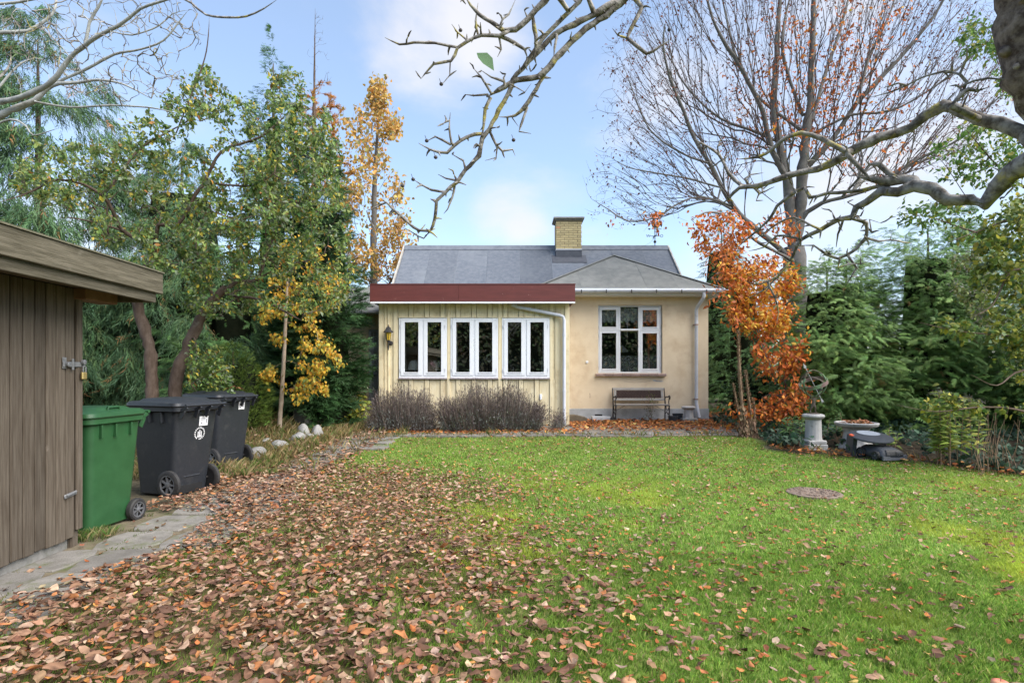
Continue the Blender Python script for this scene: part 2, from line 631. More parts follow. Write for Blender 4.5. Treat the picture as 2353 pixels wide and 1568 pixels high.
    M['amber'] = pmat('amber_glass', (0.55, 0.36, 0.03), (0.65, 0.45, 0.06), 0.25, spec=0.6)
    M['shade'] = pmat('lamp_shade', (0.66, 0.74, 0.73), (0.7, 0.77, 0.76), 0.7)
    M['brass'] = pmat('brass', (0.62, 0.48, 0.2), None, 0.35, metal=0.8)
    M['curtain'] = pmat('curtain_cloth', (0.62, 0.66, 0.62), (0.68, 0.71, 0.67), 0.9, scale=20)
    M['lace'] = lacemat('lace', (0.68, 0.72, 0.70), 0.5, 70)
    M['valance'] = lacemat('valance_net', (0.66, 0.69, 0.66), 1.35, 120)
    M['room'] = pmat('room_wall', (0.30, 0.25, 0.19), (0.34, 0.28, 0.22), 0.9)
    M['roomfloor'] = pmat('room_floor', (0.16, 0.09, 0.05), (0.2, 0.12, 0.07), 0.6)
    M['furn'] = pmat('dark_furniture', (0.05, 0.04, 0.04), (0.07, 0.055, 0.05), 0.6)
    M['blue'] = pmat('blue_glaze', (0.03, 0.12, 0.28), None, 0.3)
    M['pink'] = pmat('pink_petal', (0.75, 0.34, 0.42), (0.8, 0.5, 0.55), 0.7)
    M['cream'] = pmat('cream_petal', (0.78, 0.76, 0.66), (0.8, 0.8, 0.74), 0.7)
    M['redglaze'] = pmat('red_glaze', (0.5, 0.08, 0.06), None, 0.35)
    M['terracotta'] = pmat('terracotta', (0.36, 0.17, 0.10), None, 0.8)
    M['door'] = pmat('louvre_grey', (0.42, 0.43, 0.45), (0.48, 0.49, 0.51), 0.6, scale=8)
    M['leaf'] = leafmat('leaf_tissue')
    M['needle'] = leafmat('needle_tissue', 0.6, 0.12, 0.3)
    M['dryleaf'] = leafmat('dry_leaf', 0.75, 0.12, 0.2)
    M['grass'] = leafmat('grass_blade', 0.5, 0.5, 0.3)
    M['bark_apple'] = pmat('lichened_bark', (0.105, 0.09, 0.075), (0.35, 0.325, 0.29), 0.9, scale=17, stretch=(1, 1, 1), lo=0.40, hi=0.60, bump=1.0, bscale=38, c3=(0.40, 0.34, 0.10), s3=6, lo3=0.56, hi3=0.64, spec=0.2)
    M['bark_gnarl'] = pmat('gnarled_bark', (0.07, 0.05, 0.04), (0.26, 0.21, 0.17), 0.9, scale=16, lo=0.4, hi=0.62, bump=1.0, bscale=30, c3=(0.42, 0.37, 0.33), s3=9, lo3=0.6, hi3=0.7, spec=0.2)
    M['bark_pale'] = pmat('pale_bark', (0.30, 0.30, 0.275), (0.46, 0.46, 0.43), 0.9, scale=6, bump=0.4, c3=(0.2, 0.2, 0.17), s3=7, spec=0.2)
    M['bark_brown'] = pmat('brown_bark', (0.085, 0.058, 0.042), (0.15, 0.11, 0.085), 0.9, scale=9, stretch=(2, 2, 0.7), bump=0.7, c3=(0.24, 0.235, 0.20), s3=5, lo3=0.6, hi3=0.72, spec=0.2)
    M['bark_beech'] = pmat('beech_bark', (0.11, 0.10, 0.09), (0.19, 0.18, 0.165), 0.9, scale=5, bump=0.3, c3=(0.13, 0.15, 0.10), s3=3, lo3=0.58, hi3=0.7, spec=0.2)
    M['bark_birch'] = pmat('young_birch_bark', (0.34, 0.26, 0.19), (0.44, 0.36, 0.28), 0.85, scale=8, spec=0.2)
    M['twig_red'] = pmat('beech_twig', (0.08, 0.06, 0.055), (0.12, 0.095, 0.085), 0.9, scale=10, spec=0.2)
    M['stalk'] = pmat('dry_stalk', (0.22, 0.14, 0.085), (0.30, 0.21, 0.14), 0.95, scale=30, bump=0.8, bscale=70)
    M['core'] = pmat('shade_core', (0.012, 0.016, 0.010), (0.02, 0.024, 0.014), 1.0, scale=9, spec=0.0)  # near-black filling; its colour stands in for the shade inside foliage
    M['apple'] = pmat('apple_skin', (0.62, 0.12, 0.10), (0.7, 0.35, 0.2), 0.35, scale=6)
    M['windfall'] = pmat('rotten_apple_skin', (0.42, 0.20, 0.10), (0.5, 0.3, 0.16), 0.5, scale=9)
    M['glass'] = glassmat('window_glass')


make_materials()

# ------------------------------------------------------------------ ground
def in_poly(x, y, poly):
    x = np.asarray(x)
    y = np.asarray(y)
    inside = np.zeros(x.shape, bool)
    n = len(poly)
    j = n - 1
    for i in range(n):
        xi, yi = poly[i]
        xj, yj = poly[j]
        c = ((yi > y) != (yj > y)) & (x < (xj - xi) * (y - yi) / (yj - yi + 1e-12) + xi)
        inside ^= c
        j = i
    return inside


LAWN = [(-3.0, -9), (-2.95, 2.6), (-2.90, 3.3), (-2.55, 4.2), (-2.75, 5.4), (-2.75, 6.4), (-2.6, 8.4), (-2.35, 9.9), (-2.0, 10.42),
        (4.0, 10.55), (4.35, 10.3), (4.15, 9.3), (4.5, 8.9), (5.6, 8.45), (6.5, 7.35), (7.6, 6.2), (9, 4), (9, -9)]
BED = [(4.3, 13.9), (4.25, 12.2), (4.45, 10.3), (4.2, 9.3), (4.55, 8.85), (5.6, 8.35), (6.5, 7.25), (7.6, 6.1), (9, 3.9), (16, 3.5), (16, 22), (4.9, 22), (4.9, 14)]


def make_ground():
    xs = np.concatenate([np.linspace(-90, -14, 20), np.linspace(-13.8, 14, 112), np.linspace(14.5, 90, 20)])
    ys = np.concatenate([np.linspace(-60, -8, 12), np.linspace(-7.5, 24, 127), np.linspace(25, 160, 24)])
    X, Y = np.meshgrid(xs, ys)
    Z = gz(X, Y)
    V = np.stack([X, Y, Z], -1).reshape(-1, 3)
    ny, nx = X.shape
    i = np.arange(nx - 1)[None, :] + np.arange(ny - 1)[:, None] * nx
    Fq = np.stack([i, i + 1, i + 1 + nx, i + nx], -1).reshape(-1, 4)
    x, y = V[:, 0], V[:, 1]
    c = np.tile(np.array([0.10, 0.085, 0.055]), (len(V), 1))
    lawn = in_poly(x, y, LAWN)
    c[lawn] = (0.15, 0.22, 0.045)
    sm = sst(1.2, -1.2, x - 0.15 + 0.32 * np.clip(y - 4.2, 0, 9)) * sst(9.2, 6.6, y) * lawn
    c = c * (1 - 0.85 * sm[:, None]) + np.array([0.13, 0.085, 0.05]) * 0.85 * sm[:, None]
    far = (np.abs(x) > 13) | (y > 20) | (y < -6)
    c[far] = (0.06, 0.08, 0.03)
    bed = in_poly(x, y, BED)
    c[bed] = (0.05, 0.04, 0.028)
    dry = (x < -2.6) & (y > 8.0) & (y < 13) & ~lawn
    c[dry] = (0.16, 0.12, 0.06)
    m = leafmat('earth_and_turf', 0.95, 0.0, 0.1)
    t = m.node_tree
    b = t.nodes['Principled BSDF']
    at = [n for n in t.nodes if n.type == 'VERTEX_COLOR'][0]
    no = nd(t, 'ShaderNodeTexNoise')
    no.inputs['Scale'].default_value = 14
    no.inputs['Detail'].default_value = 8
    tc = nd(t, 'ShaderNodeTexCoord')
    t.links.new(tc.outputs['Object'], no.inputs['Vector'])
    hs = nd(t, 'ShaderNodeHueSaturation')
    mr = nd(t, 'ShaderNodeMapRange')
    mr.inputs['From Min'].default_value = 0.3
    mr.inputs['From Max'].default_value = 0.7
    mr.inputs['To Min'].default_value = 0.6
    mr.inputs['To Max'].default_value = 1.35
    t.links.new(no.outputs['Fac'], mr.inputs['Value'])
    t.links.new(mr.outputs[0], hs.inputs['Value'])
    t.links.new(at.outputs[0], hs.inputs['Color'])
    t.links.new(hs.outputs[0], b.inputs['Base Color'])
    bp = nd(t, 'ShaderNodeBump')
    bp.inputs['Strength'].default_value = 0.7
    bp.inputs['Distance'].default_value = 0.03
    t.links.new(no.outputs['Fac'], bp.inputs['Height'])
    t.links.new(bp.outputs[0], b.inputs['Normal'])
    o = link('ground', mesh_np('ground', V, Fq, m, c, True))
    tag(o, 'garden ground of turf and bare earth under lawn and beds', 'ground', kind='structure')


make_ground()


def slab_mesh(name, w, d, h, mat, seed):
    """paving slab with worn, irregular edge"""
    r = random.Random(seed)
    n = 14
    ring = []
    for k in range(n):
        a = 2 * math.pi * k / n
        cx, cy = math.cos(a), math.sin(a)
        m_ = max(abs(cx), abs(cy))
        ring.append((cx / m_ * w / 2 + r.uniform(-0.014, 0.014), cy / m_ * d / 2 + r.uniform(-0.014, 0.014)))
    b = MB()
    t = r.uniform(-0.006, 0.006)
    rs = [[(x, y, -h) for x, y in ring], [(x, y, -0.008) for x, y in ring], [(x * 0.975, y * 0.975, t * x) for x, y in ring]]
    b.rings(rs)
    return b.mesh(name, mat)


def make_paths():
    path = MB()
    # sand bed under the slabs beside the shed, up to the house
    pts = [(2.0, -3.6, -2.62), (4.3, -3.7, -2.55), (6.0, -3.4, -2.6), (8.4, -3.25, -2.55), (10.2, -3.2, -2.2), (11.6, -3.2, -2.0)]
    for (y0, a0, b0), (y1, a1, b1) in zip(pts[:-1], pts[1:]):
        n = 5
        for k in range(n):
            f0, f1 = k / n, (k + 1) / n
            q = []
            for f, yy in ((f0, 0), (f1, 0)):
                y = y0 + (y1 - y0) * f
                q.append(((a0 + (a1 - a0) * f), (b0 + (b1 - b0) * f), y))
            (xa, xb, ya), (xc, xd, yb) = q
            i = len(path.v)
            for x, y in ((xa, ya), (xb, ya), (xd, yb), (xc, yb)):
                path.v.append((x, y, float(gz(x, y)) + 0.005))
            path.f.append((i, i + 1, i + 2, i + 3))
    po = path.build('path', pmat('path_sand', (0.11, 0.09, 0.055), (0.19, 0.155, 0.105), 0.95, scale=12, bump=0.8, c3=(0.075, 0.095, 0.03), s3=3, lo3=0.52, hi3=0.66))
    tag(po, 'sandy garden path between the shed and the lawn', 'path', kind='structure')
    var = [slab_mesh('paving_slab', 0.47, 0.46, 0.05, M['slab'], s) for s in range(7)]
    k = 0
    y = 2.1
    while y < 10.6:
        if y < 4.4:
            xs = (-3.28, -2.80)
        elif y < 6:
            xs = (-2.98, -2.5)
        elif y < 9:
            xs = (-2.85,)
        else:
            xs = (-2.75, -2.28)
        for x in xs:
            xx = x + random.uniform(-0.02, 0.02)
            if y > 4.6 and y < 5.6 and xx < -3.1:
                continue
            s = link('paving_slab', var[k % 7], None, po, (xx, y, float(gz(xx, y)) + 0.022 + random.uniform(-0.006, 0.006)),
                     (random.uniform(-0.012, 0.012), random.uniform(-0.012, 0.012), random.uniform(-0.05, 0.05) + (0.06 if y < 6 else -0.05) + (k % 2) * math.pi))
            k += 1
        y += 0.485
    # walk in front of the house with its stone edging
    fw = MB()
    for a in np.linspace(-2.2, 4.5, 14)[:-1]:
        b_ = a + 6.7 / 13
        for y0, y1 in ((10.62, 11.2), (11.2, 12.25)):
            i = len(fw.v)
            for x, y in ((a, y0), (b_, y0), (b_, y1), (a, y1)):
                fw.v.append((x, y, float(gz(x, y)) + 0.006))
            fw.f.append((i, i + 1, i + 2, i + 3))
    fo = fw.build('house_walk', pmat('walk_grit', (0.17, 0.145, 0.115), (0.26, 0.23, 0.19), 0.95, scale=9, bump=0.8, c3=(0.10, 0.11, 0.05), s3=2.5, lo3=0.55, hi3=0.7))
    tag(fo, 'gritty walk along the foot of the house', 'walk', kind='structure')
    kv = [slab_mesh('edging_stone', 0.58, 0.14, 0.08, M['slab'], 40 + s) for s in range(4)]
    x = -1.9
    k = 0
    while x < 2.6:
        yy = 10.52 + 0.02 * math.sin(x * 2)
        link('edging_stone', kv[k % 4], None, fo, (x, yy, float(gz(x, yy)) + 0.035), (0, 0, random.uniform(-0.02, 0.02)))
        x += 0.6
        k += 1
    sv = [slab_mesh('walk_slab', 0.55, 0.42, 0.05, M['slab'], 60 + s) for s in range(4)]
    for k, (x, y) in enumerate([(1.3, 10.95), (1.9, 10.98), (2.5, 10.93), (3.1, 11.0), (3.7, 11.1), (4.25, 11.35), (0.6, 10.95), (0.0, 10.9)]):
        link('walk_slab', sv[k % 4], None, fo, (x, y, float(gz(x, y)) + 0.02), (0, 0, random.uniform(-0.06, 0.06)))


make_paths()

# ------------------------------------------------------------------ house
HL = (0.9, 14.0, 0.17)


def hz(py, s):
    return CH + (HY - py) / s


def make_house():
    H = thing('house', 'small yellow garden house with grey felt roof, boarded sunroom and brick chimney', 'house', HL)

    def hb(mb, name, mat, parent=H, smooth=None):
        return mb.build(name, mat, parent, HL, smooth)

    def piece(name, me, parent, wloc, rot=None):
        return link(name, me, None, parent, tuple(wloc[i] - HL[i] for i in range(3)), rot)

    # --- wing wall with its window opening
    wx0, wx1, yw = 0.75, 4.747, 13.76
    ox0, ox1, oz0, oz1 = 2.085, 3.64, 1.30, 2.945
    b = MB()
    b.span(wx0, ox0, yw, yw + 0.3, 0.15, 3.3)
    b.span(ox1, wx1, yw, yw + 0.3, 0.15, 3.3)
    b.span(ox0, ox1, yw, yw + 0.3, 0.15, oz0)
    b.span(ox0, ox1, yw, yw + 0.3, oz1, 3.3)
    b.span(wx1 - 0.3, wx1, yw + 0.3, 19.4, 0.15, 3.3)
    b.span(wx0, wx0 + 0.2, yw + 0.3, 15.0, 0.15, 3.3)
    hb(b, 'plaster_wall', M['plaster'])
    b = MB()
    b.span(wx0, wx1 + 0.012, yw - 0.014, yw - 0.001, 0.05, 0.445, 0.004)
    b.span(wx1 + 0.001, wx1 + 0.014, yw, 19.4, 0.05, 0.44)
    pl = hb(b, 'plinth', M['plinth'])
    b = MB()
    b.span(2.0, 2.18, yw - 0.02, yw - 0.0145, 0.26, 0.31)
    for k in range(4):
        b.span(2.01 + 0.043 * k, 2.035 + 0.043 * k, yw - 0.022, yw - 0.02, 0.27, 0.30)
    hb(b, 'air_vent', M['dark_metal'], pl)
    b = MB()
    b.lathe([(0.0, 0.02), (0.03, 0.018), (0.035, 0)], 16, (1.815, yw - 0.001, 1.57), Matrix.Rotation(R(90), 3, 'X'))
    hb(b, 'wall_vent', M['white'])
    b = MB()
    b.prism([(3.39, 1.13), (3.43, 1.105), (3.52, 1.095), (3.62, 1.09), (3.67, 1.105), (3.61, 1.118), (3.52, 1.122), (3.45, 1.14)], yw - 0.003, yw + 0.01, 'xz')
    hb(b, 'plaster_scar', M['plinth'])
    b = MB()
    b.tube([(1.88, yw, 0.82), (1.89, yw, 0.76), (1.885, yw, 0.70)], 0.005, 4)
    hb(b, 'crack', M['brick_sill'])
    b = MB()
    b.tube([(2.7, yw, 1.10), (2.95, yw, 1.075), (3.2, yw, 1.085), (3.36, yw, 1.12)], 0.003, 4)
    hb(b, 'crack', M['brick_sill'])
    # --- main body
    b = MB()
    b.span(-2.95, -2.7, 14.75, 19.2, 0.15, 3.0)
    b.span(-2.7, 0.75, 14.75, 15.0, 0.15, 2.95)
    b.span(-2.7, 4.447, 19.0, 19.2, 0.15, 3.0)
    for xa, xb in ((-2.95, -2.75), (4.24, 4.44)):
        b.prism([(14.75, 3.0), (19.2, 3.0), (17.0, 4.82)], xa, xb, 'yz')
    hb(b, 'main_wall', M['plaster'])
    # --- main roof
    yr, zr = 17.0, 5.03
    ye, ze = 14.42, 2.87
    x0, x1 = -3.2, 4.64
    slope = math.atan2(zr - ze, yr - ye)
    Ls = math.hypot(zr - ze, yr - ye)
    b = MB()
    t = 0.12
    nrm = Vector((0, -math.sin(slope), math.cos(slope)))
    f = [(ye, ze), (yr, zr), (2 * yr - ye, ze), (2 * yr - ye, ze - t), (yr, zr - t * 1.25), (ye, ze - t)]
    b.prism(f, x0, x1, 'yz')
    roof = hb(b, 'roof', M['felt'])
    seams = [x0 + 0.03, -2.36, -1.57, -0.68, 0.22, 1.15, 2.05, 2.95, 3.85, x1 - 0.03]
    for k in range(len(seams) - 1):
        a, c = seams[k] - (0.03 if k else 0), seams[k + 1]
        sh = MB()
        sh.box((0, 0, 0), (c - a, Ls - 0.02, 0.012), 0.004, Matrix.Rotation(slope, 3, 'X'))
        mid = Vector(((a + c) / 2, (ye + yr) / 2, (ze + zr) / 2)) + nrm * (0.009 + 0.006 * (k % 2))
        sh.build('felt_sheet', M['felt'], roof, None, None, tuple(mid[i] - HL[i] for i in range(3)))
    b = MB()
    b.prism([(yr - 0.16, zr - 0.11), (yr, zr + 0.045), (yr + 0.16, zr - 0.11), (yr + 0.16, zr - 0.08), (yr, zr + 0.075), (yr - 0.16, zr - 0.08)], x0, x1, 'yz')
    hb(b, 'ridge_cap', M['felt'], roof)
    vb = pmat('verge_board', (0.34, 0.31, 0.26), (0.50, 0.48, 0.44), 0.8, scale=6, c3=(0.42, 0.24, 0.12), s3=7, lo3=0.6, hi3=0.68)
    for xa in (x0 - 0.045, x1 + 0.005):
        b = MB()
        b.prism([(ye - 0.05, ze - 0.15), (yr, zr - 0.1), (yr, zr + 0.075), (ye - 0.05, ze + 0.04)], xa, xa + 0.04, 'yz')
        b.prism([(2 * yr - ye + 0.05, ze - 0.15), (yr, zr - 0.1), (yr, zr + 0.075), (2 * yr - ye + 0.05, ze + 0.04)], xa, xa + 0.04, 'yz')
        hb(b, 'bargeboard', vb, roof)
    # --- hipped wing roof
    ax, ay, az = 2.73, 15.3, 4.46
    ex0, ex1, ey, ez = 0.42, 5.02, 13.42, 3.285
    b = MB()
    by = 17.1
    V = [(ex0, ey, ez), (ex1, ey, ez), (ax, ay, az), (ax, by, az), (ex0, by, ez), (ex1, by, ez)]
    V += [(x, y, z - 0.10) for x, y, z in V]
    b.add(V, [(0, 1, 2), (1, 5, 3, 2), (0, 2, 3, 4), (6, 8, 7), (7, 8, 9, 11), (6, 10, 9, 8), (0, 6, 7, 1), (1, 7, 11, 5), (0, 4, 10, 6), (4, 3, 9, 10), (3, 5, 11, 9)])
    wr = hb(b, 'wing_roof', M['felt_green'])
    for p0 in ((ex0, ey, ez), (ex1, ey, ez)):
        p0 = Vector(p0)
        p1 = Vector((ax, ay, az))
        d = (p1 - p0)
        side = d.cross(Vector((0, 0, 1))).normalized() * 0.085
        up = Vector((0, 0, 0.018))
        b = MB()
        V = []
        for q in (p0, p1):
            V += [tuple(q - side + up * 0.2), tuple(q + up * 1.4), tuple(q + side + up * 0.2), tuple(q - up)]
        b.add(V, [(0, 1, 5, 4), (1, 2, 6, 5), (2, 3, 7, 6), (3, 0, 4, 7), (0, 3, 2, 1), (4, 5, 6, 7)])
        hb(b, 'hip_cap', M['felt_green'], wr)
    # felt sheets of the front hip
    fs = math.atan2(az - ez, ay - ey)
    cuts = [ex0 + 0.12, 1.65, 2.45, 3.2, 3.95, ex1 - 0.12]

    def hipz(x):
        return (x - ex0) / (ax - ex0) if x < ax else (ex1 - x) / (ex1 - ax)
    for k in range(5):
        a, c = cuts[k], cuts[k + 1]
        poly = [(a, 0.0), (c, 0.0), (c, hipz(c) - 0.03)]
        if a < ax < c:
            poly.append((ax, 0.97))
        poly.append((a, hipz(a) - 0.03))
        poly = [(x, max(0.005, f)) if i > 1 else (x, f) for i, (x, f) in enumerate(poly)]
        V = []
        off = Vector((0, -math.sin(fs), math.cos(fs)))
        for h in (0.002, 0.009 + 0.004 * (k % 2)):
            for x, f in poly:
                p = Vector((x, ey + (ay - ey) * f, ez + (az - ez) * f)) + off * h
                V.append(tuple(p))
        n = len(poly)
        Fs = [tuple(reversed(range(n))), tuple(range(n, 2 * n))] + [(i, (i + 1) % n, n + (i + 1) % n, n + i) for i in range(n)]
        b = MB()
        b.add(V, Fs)
        hb(b, 'felt_sheet', M['felt_green'], wr)
    b = MB()
    b.span(ex0, ex1, ey - 0.025, ey - 0.001, ez - 0.14, ez + 0.012)
    hb(b, 'white_fascia', M['white'], wr)
    b = MB()
    b.span(ex0 + 0.02, ex1 - 0.02, ey, yw, ez - 0.145, ez - 0.101)
    b.span(wx1, ex1 - 0.02, yw, 17, ez - 0.145, ez - 0.101)
    hb(b, 'soffit', M['white'], wr)
    # gutter
    def gutter(name, xa, xb, y, z, r, parent):
        b = MB()
        n = 9
        V = []
        for x in (xa, xb):
            for rr in (r, r - 0.006):
                for k in range(n):
                    a = math.pi + math.pi * k / (n - 1)
                    V.append((x, y + rr * math.cos(a), z + rr * math.sin(a)))
        Fs = []
        for k in range(n - 1):
            Fs.append((k, k + 1, 2 * n + k + 1, 2 * n + k))
            Fs.append((n + k, 3 * n + k, 3 * n + k + 1, n + k + 1))
        Fs.append((0, 2 * n, 3 * n, n))
        Fs.append((n - 1, 2 * n - 1, 4 * n - 1, 3 * n - 1))
        for o in (0, 2 * n):
            Fs.append(tuple(o + k for k in range(n)))
        b.add(V, Fs)
        b.tube([(xa, y - r, z), (xb, y - r, z)], 0.009, 6)
        g = hb(b, name, M['grey_metal'], parent, 40)
        return g
    gt = gutter('gutter', 1.36, 5.10, ey - 0.085, ez - 0.045, 0.062, H)
    bm_ = MB()
    bm_.box((0, 0, 0), (0.022, 0.008, 0.085))
    bme = bm_.mesh('gutter_bracket', M['dark_metal'])
    for x in (1.62, 2.2, 2.79, 3.37, 3.96, 4.54):
        piece('gutter_bracket', bme, gt, (x, ey - 0.152, ez - 0.075))
    # downpipe of the wing
    b = MB()
    b.tube([(4.50, ey - 0.085, 3.19), (4.50, ey - 0.085, 3.12), (4.49, ey - 0.06, 3.06), (4.45, yw - 0.12, 2.90), (4.43, yw - 0.085, 2.82),
            (4.43, yw - 0.085, 0.62), (4.44, yw - 0.10, 0.5), (4.47, yw - 0.17, 0.24)], 0.041, 14)
    b.tube([(4.43, yw - 0.085, 2.56), (4.43, yw - 0.085, 2.48)], 0.045, 14)
    dp = hb(b, 'downpipe', M['grey_metal'], H, 40)
    for z in (2.45, 0.66):
        b = MB()
        b.tube([(4.43, yw - 0.085, z), (4.43, yw - 0.085, z + 0.03)], 0.047, 14)
        b.span(4.37, 4.49, yw - 0.05, yw - 0.001, z + 0.005, z + 0.025)
        hb(b, 'pipe_clip', M['brick_sill'], dp, 40)

    # --- windows
    def pane_obj(x0, x1, z0, z1, y, parent):
        b = MB()
        b.span(x0, x1, y, y + 0.004, z0, z1)
        hb(b, 'pane', M['glass'], parent)

    def casement(x0, x1, z0, z1, px0, px1, pz0, pz1, y, parent, hinge=None):
        b = MB()
        d0, d1 = y, y + 0.045
        b.span(x0, px0, d0, d1, z0, z1, 0.004)
        b.span(px1, x1, d0, d1, z0, z1, 0.004)
        b.span(px0, px1, d0, d1, pz1, z1, 0.004)
        b.span(px0, px1, d0, d1, z0, pz0, 0.004)
        # weather bar
        b.span(px0 - 0.01, px1 + 0.01, d0 - 0.014, d0 - 0.0005, pz0 - 0.022, pz0 - 0.002, 0.003)
        c = hb(b, 'casement', M['white'], parent)
        pane_obj(px0 + 0.001, px1 - 0.001, pz0 + 0.001, pz1 - 0.001, y + 0.018, parent)
        if hinge is not None:
            for zz in (z0 + (z1 - z0) * 0.1, z0 + (z1 - z0) * 0.88):
                b = MB()
                b.tube([(hinge, y - 0.008, zz - 0.035), (hinge, y - 0.008, zz + 0.035)], 0.007, 8)
                hb(b, 'hinge', M['grey_metal'], parent)
        return c

    def frame(x0, x1, z0, z1, y, parts, wdt=0.03, depth=0.09):
        b = MB()
        b.span(x0, x0 + wdt, y, y + depth, z0, z1, 0.004)
        b.span(x1 - wdt, x1, y, y + depth, z0, z1, 0.004)
        b.span(x0 + wdt, x1 - wdt, y, y + depth, z1 - wdt, z1, 0.004)
        b.span(x0 + wdt, x1 - wdt, y, y + depth, z0, z0 + wdt, 0.004)
        for p in parts:
            b.span(*p, 0.004)
        return hb(b, 'window', M['white'], H)

    # wing window, six lights
    def zx(x):
        return 2.0955 + (x - 150) * 0.001275

    def zz_(y):
        return 2.941 - (y - 110) * 0.001275
    fy = yw + 0.05
    wf = frame(zx(150), zx(1350), zz_(1395), zz_(112), fy,
               [(zx(540), zx(570), fy, fy + 0.09, zz_(1371), zz_(136)), (zx(911), zx(946), fy, fy + 0.09, zz_(1371), zz_(136)),
                (zx(174), zx(540), fy, fy + 0.09, zz_(598), zz_(572)), (zx(946), zx(1326), fy, fy + 0.09, zz_(598), zz_(572))], 0.028)
    b = MB()
    b.tube([(zx(570), fy - 0.004, zz_(575)), (zx(911), fy - 0.004, zz_(575))], 0.026, 10)
    b.span(zx(570), zx(911), fy + 0.003, fy + 0.08, zz_(598), zz_(555))
    hb(b, 'transom', M['white'], wf, 40)
    casement(zx(176), zx(538), zz_(568), zz_(140), zx(217), zx(490), zz_(515), zz_(195), fy + 0.004, wf, zx(162))
    casement(zx(948), zx(1322), zz_(568), zz_(140), zx(994), zx(1266), zz_(517), zz_(198), fy + 0.004, wf, zx(1338))
    casement(zx(176), zx(538), zz_(1369), zz_(600), zx(217), zx(490), zz_(1312), zz_(635), fy + 0.004, wf, zx(162))
    casement(zx(948), zx(1322), zz_(1369), zz_(600), zx(994), zx(1266), zz_(1312), zz_(640), fy + 0.004, wf, zx(1338))
    pane_obj(zx(570), zx(911), zz_(555), zz_(138), fy + 0.03, wf)
    pane_obj(zx(570), zx(911), zz_(1370), zz_(598), fy + 0.03, wf)
    b = MB()
    b.span(zx(592), zx(610), fy + 0.05, fy + 0.06, zz_(1010), zz_(885), 0.003)
    hb(b, 'window_handle', M['brass'], wf)
    bmk = MB()
    bmk.box((0, 0, 0), (0.205, 0.13, 0.058), 0.006, Matrix.Rotation(R(8), 3, 'X'))
    bme = bmk.mesh('sill_brick', M['brick_sill'])
    for k in range(8):
        piece('sill_brick', bme, wf, (2.125 + 0.212 * k, yw - 0.02, 1.262))
    # --- sunroom
    S = 106.26
    ys = 12.30
    sx0, sx1 = -2.85, 1.214
    zt = 2.86
    wins = [(-2.437, -1.402), (-1.327, -0.301), (-0.216, 0.809)]
    wz0, wz1 = 1.209, 2.498
    b = MB()
    edges = [sx0 + 0.02] + [v for p in wins for v in p] + [sx1 - 0.02]
    for k in range(0, len(edges), 2):
        b.span(edges[k], edges[k + 1], ys + 0.004, ys + 0.10, 0.1, zt)
    for a, c in wins:
        b.span(a, c, ys + 0.004, ys + 0.10, 0.1, wz0)
        b.span(a, c, ys + 0.004, ys + 0.10, wz1, zt)
    b.span(sx0 + 0.02, sx0 + 0.1, ys + 0.10, 14.75, 0.1, zt)
    b.span(sx1 - 0.1, sx1 - 0.02, ys + 0.10, yw, 0.1, zt)
    sw = hb(b, 'sunroom_wall', M['board'])

    def board(x0, x1, y0, y1, z0, z1, nm):
        bb = MB()
        bb.span(-(x1 - x0) / 2, (x1 - x0) / 2, -(y1 - y0) / 2, (y1 - y0) / 2, z0 - 1.5, z1 - 1.5, 0.004)
        piece(nm, bb.mesh(nm, M['board']), sw, ((x0 + x1) / 2, (y0 + y1) / 2, 1.5))

    def segs(x0, x1):
        for a, c in wins:
            if x1 > a + 0.01 and x0 < c - 0.01:
                return [(0.19, wz0 - 0.032), (wz1 + 0.012, zt)], (a, c)
        return [(0.19, zt)], None
    pitch = 0.3385
    xs_ = [sx0 + pitch * k for k in range(13)]
    # wide boards, cut where the windows stand
    for k in range(12):
        a, c = xs_[k] + 0.056, xs_[k + 1] - 0.056
        cuts_ = sorted(set([a, c] + [v for p in wins for v in p if a + 0.015 < v < c - 0.015]))
        for u, v in zip(cuts_[:-1], cuts_[1:]):
            for z0, z1 in segs(u, v)[0]:
                board(u + 0.0005, v - 0.0005, ys - 0.018, ys, z0, z1, 'board')
    for k in range(1, 12):
        u, v = xs_[k] - 0.047, xs_[k] + 0.047
        hit = [p for p in wins if v > p[0] - 0.02 and u < p[1] + 0.02]
        if hit:
            p = hit[0]
            inner = [(u, v, [(0.19, wz0 - 0.032), (wz1 + 0.012, zt)])]
            for uu, vv, ss in inner:
                for z0, z1 in ss:
                    board(uu, vv, ys - 0.040, ys - 0.0185, z0, z1, 'batten')
        else:
            board(u, v, ys - 0.040, ys - 0.0185, 0.19, zt, 'batten')
    for u, v in ((sx0 - 0.02, sx0 + 0.075), (sx0 + 0.10, sx0 + 0.14), (sx0 + 0.17, sx0 + 0.205), (sx1 - 0.075, sx1 + 0.022), (-1.397, -1.332), (-0.296, -0.221), (0.815, 0.875)):
        board(u, v, ys - 0.043, ys - 0.0187, 0.17, zt, 'corner_board')
    # side boards facing the yard on both flanks
    for k in range(8):
        bb = MB()
        bb.span(-0.009, 0.009, -0.078, 0.078, -1.33, 1.33, 0.004)
        piece('board', bb.mesh('board', M['board']), sw, (sx1 + 0.002, ys + 0.09 + 0.17 * k, 1.53))
    for k in range(14):
        bb = MB()
        bb.span(-0.009, 0.009, -0.078, 0.078, -1.33, 1.33, 0.004)
        piece('board', bb.mesh('board', M['board']), sw, (sx0 - 0.002, ys + 0.09 + 0.17 * k, 1.53))
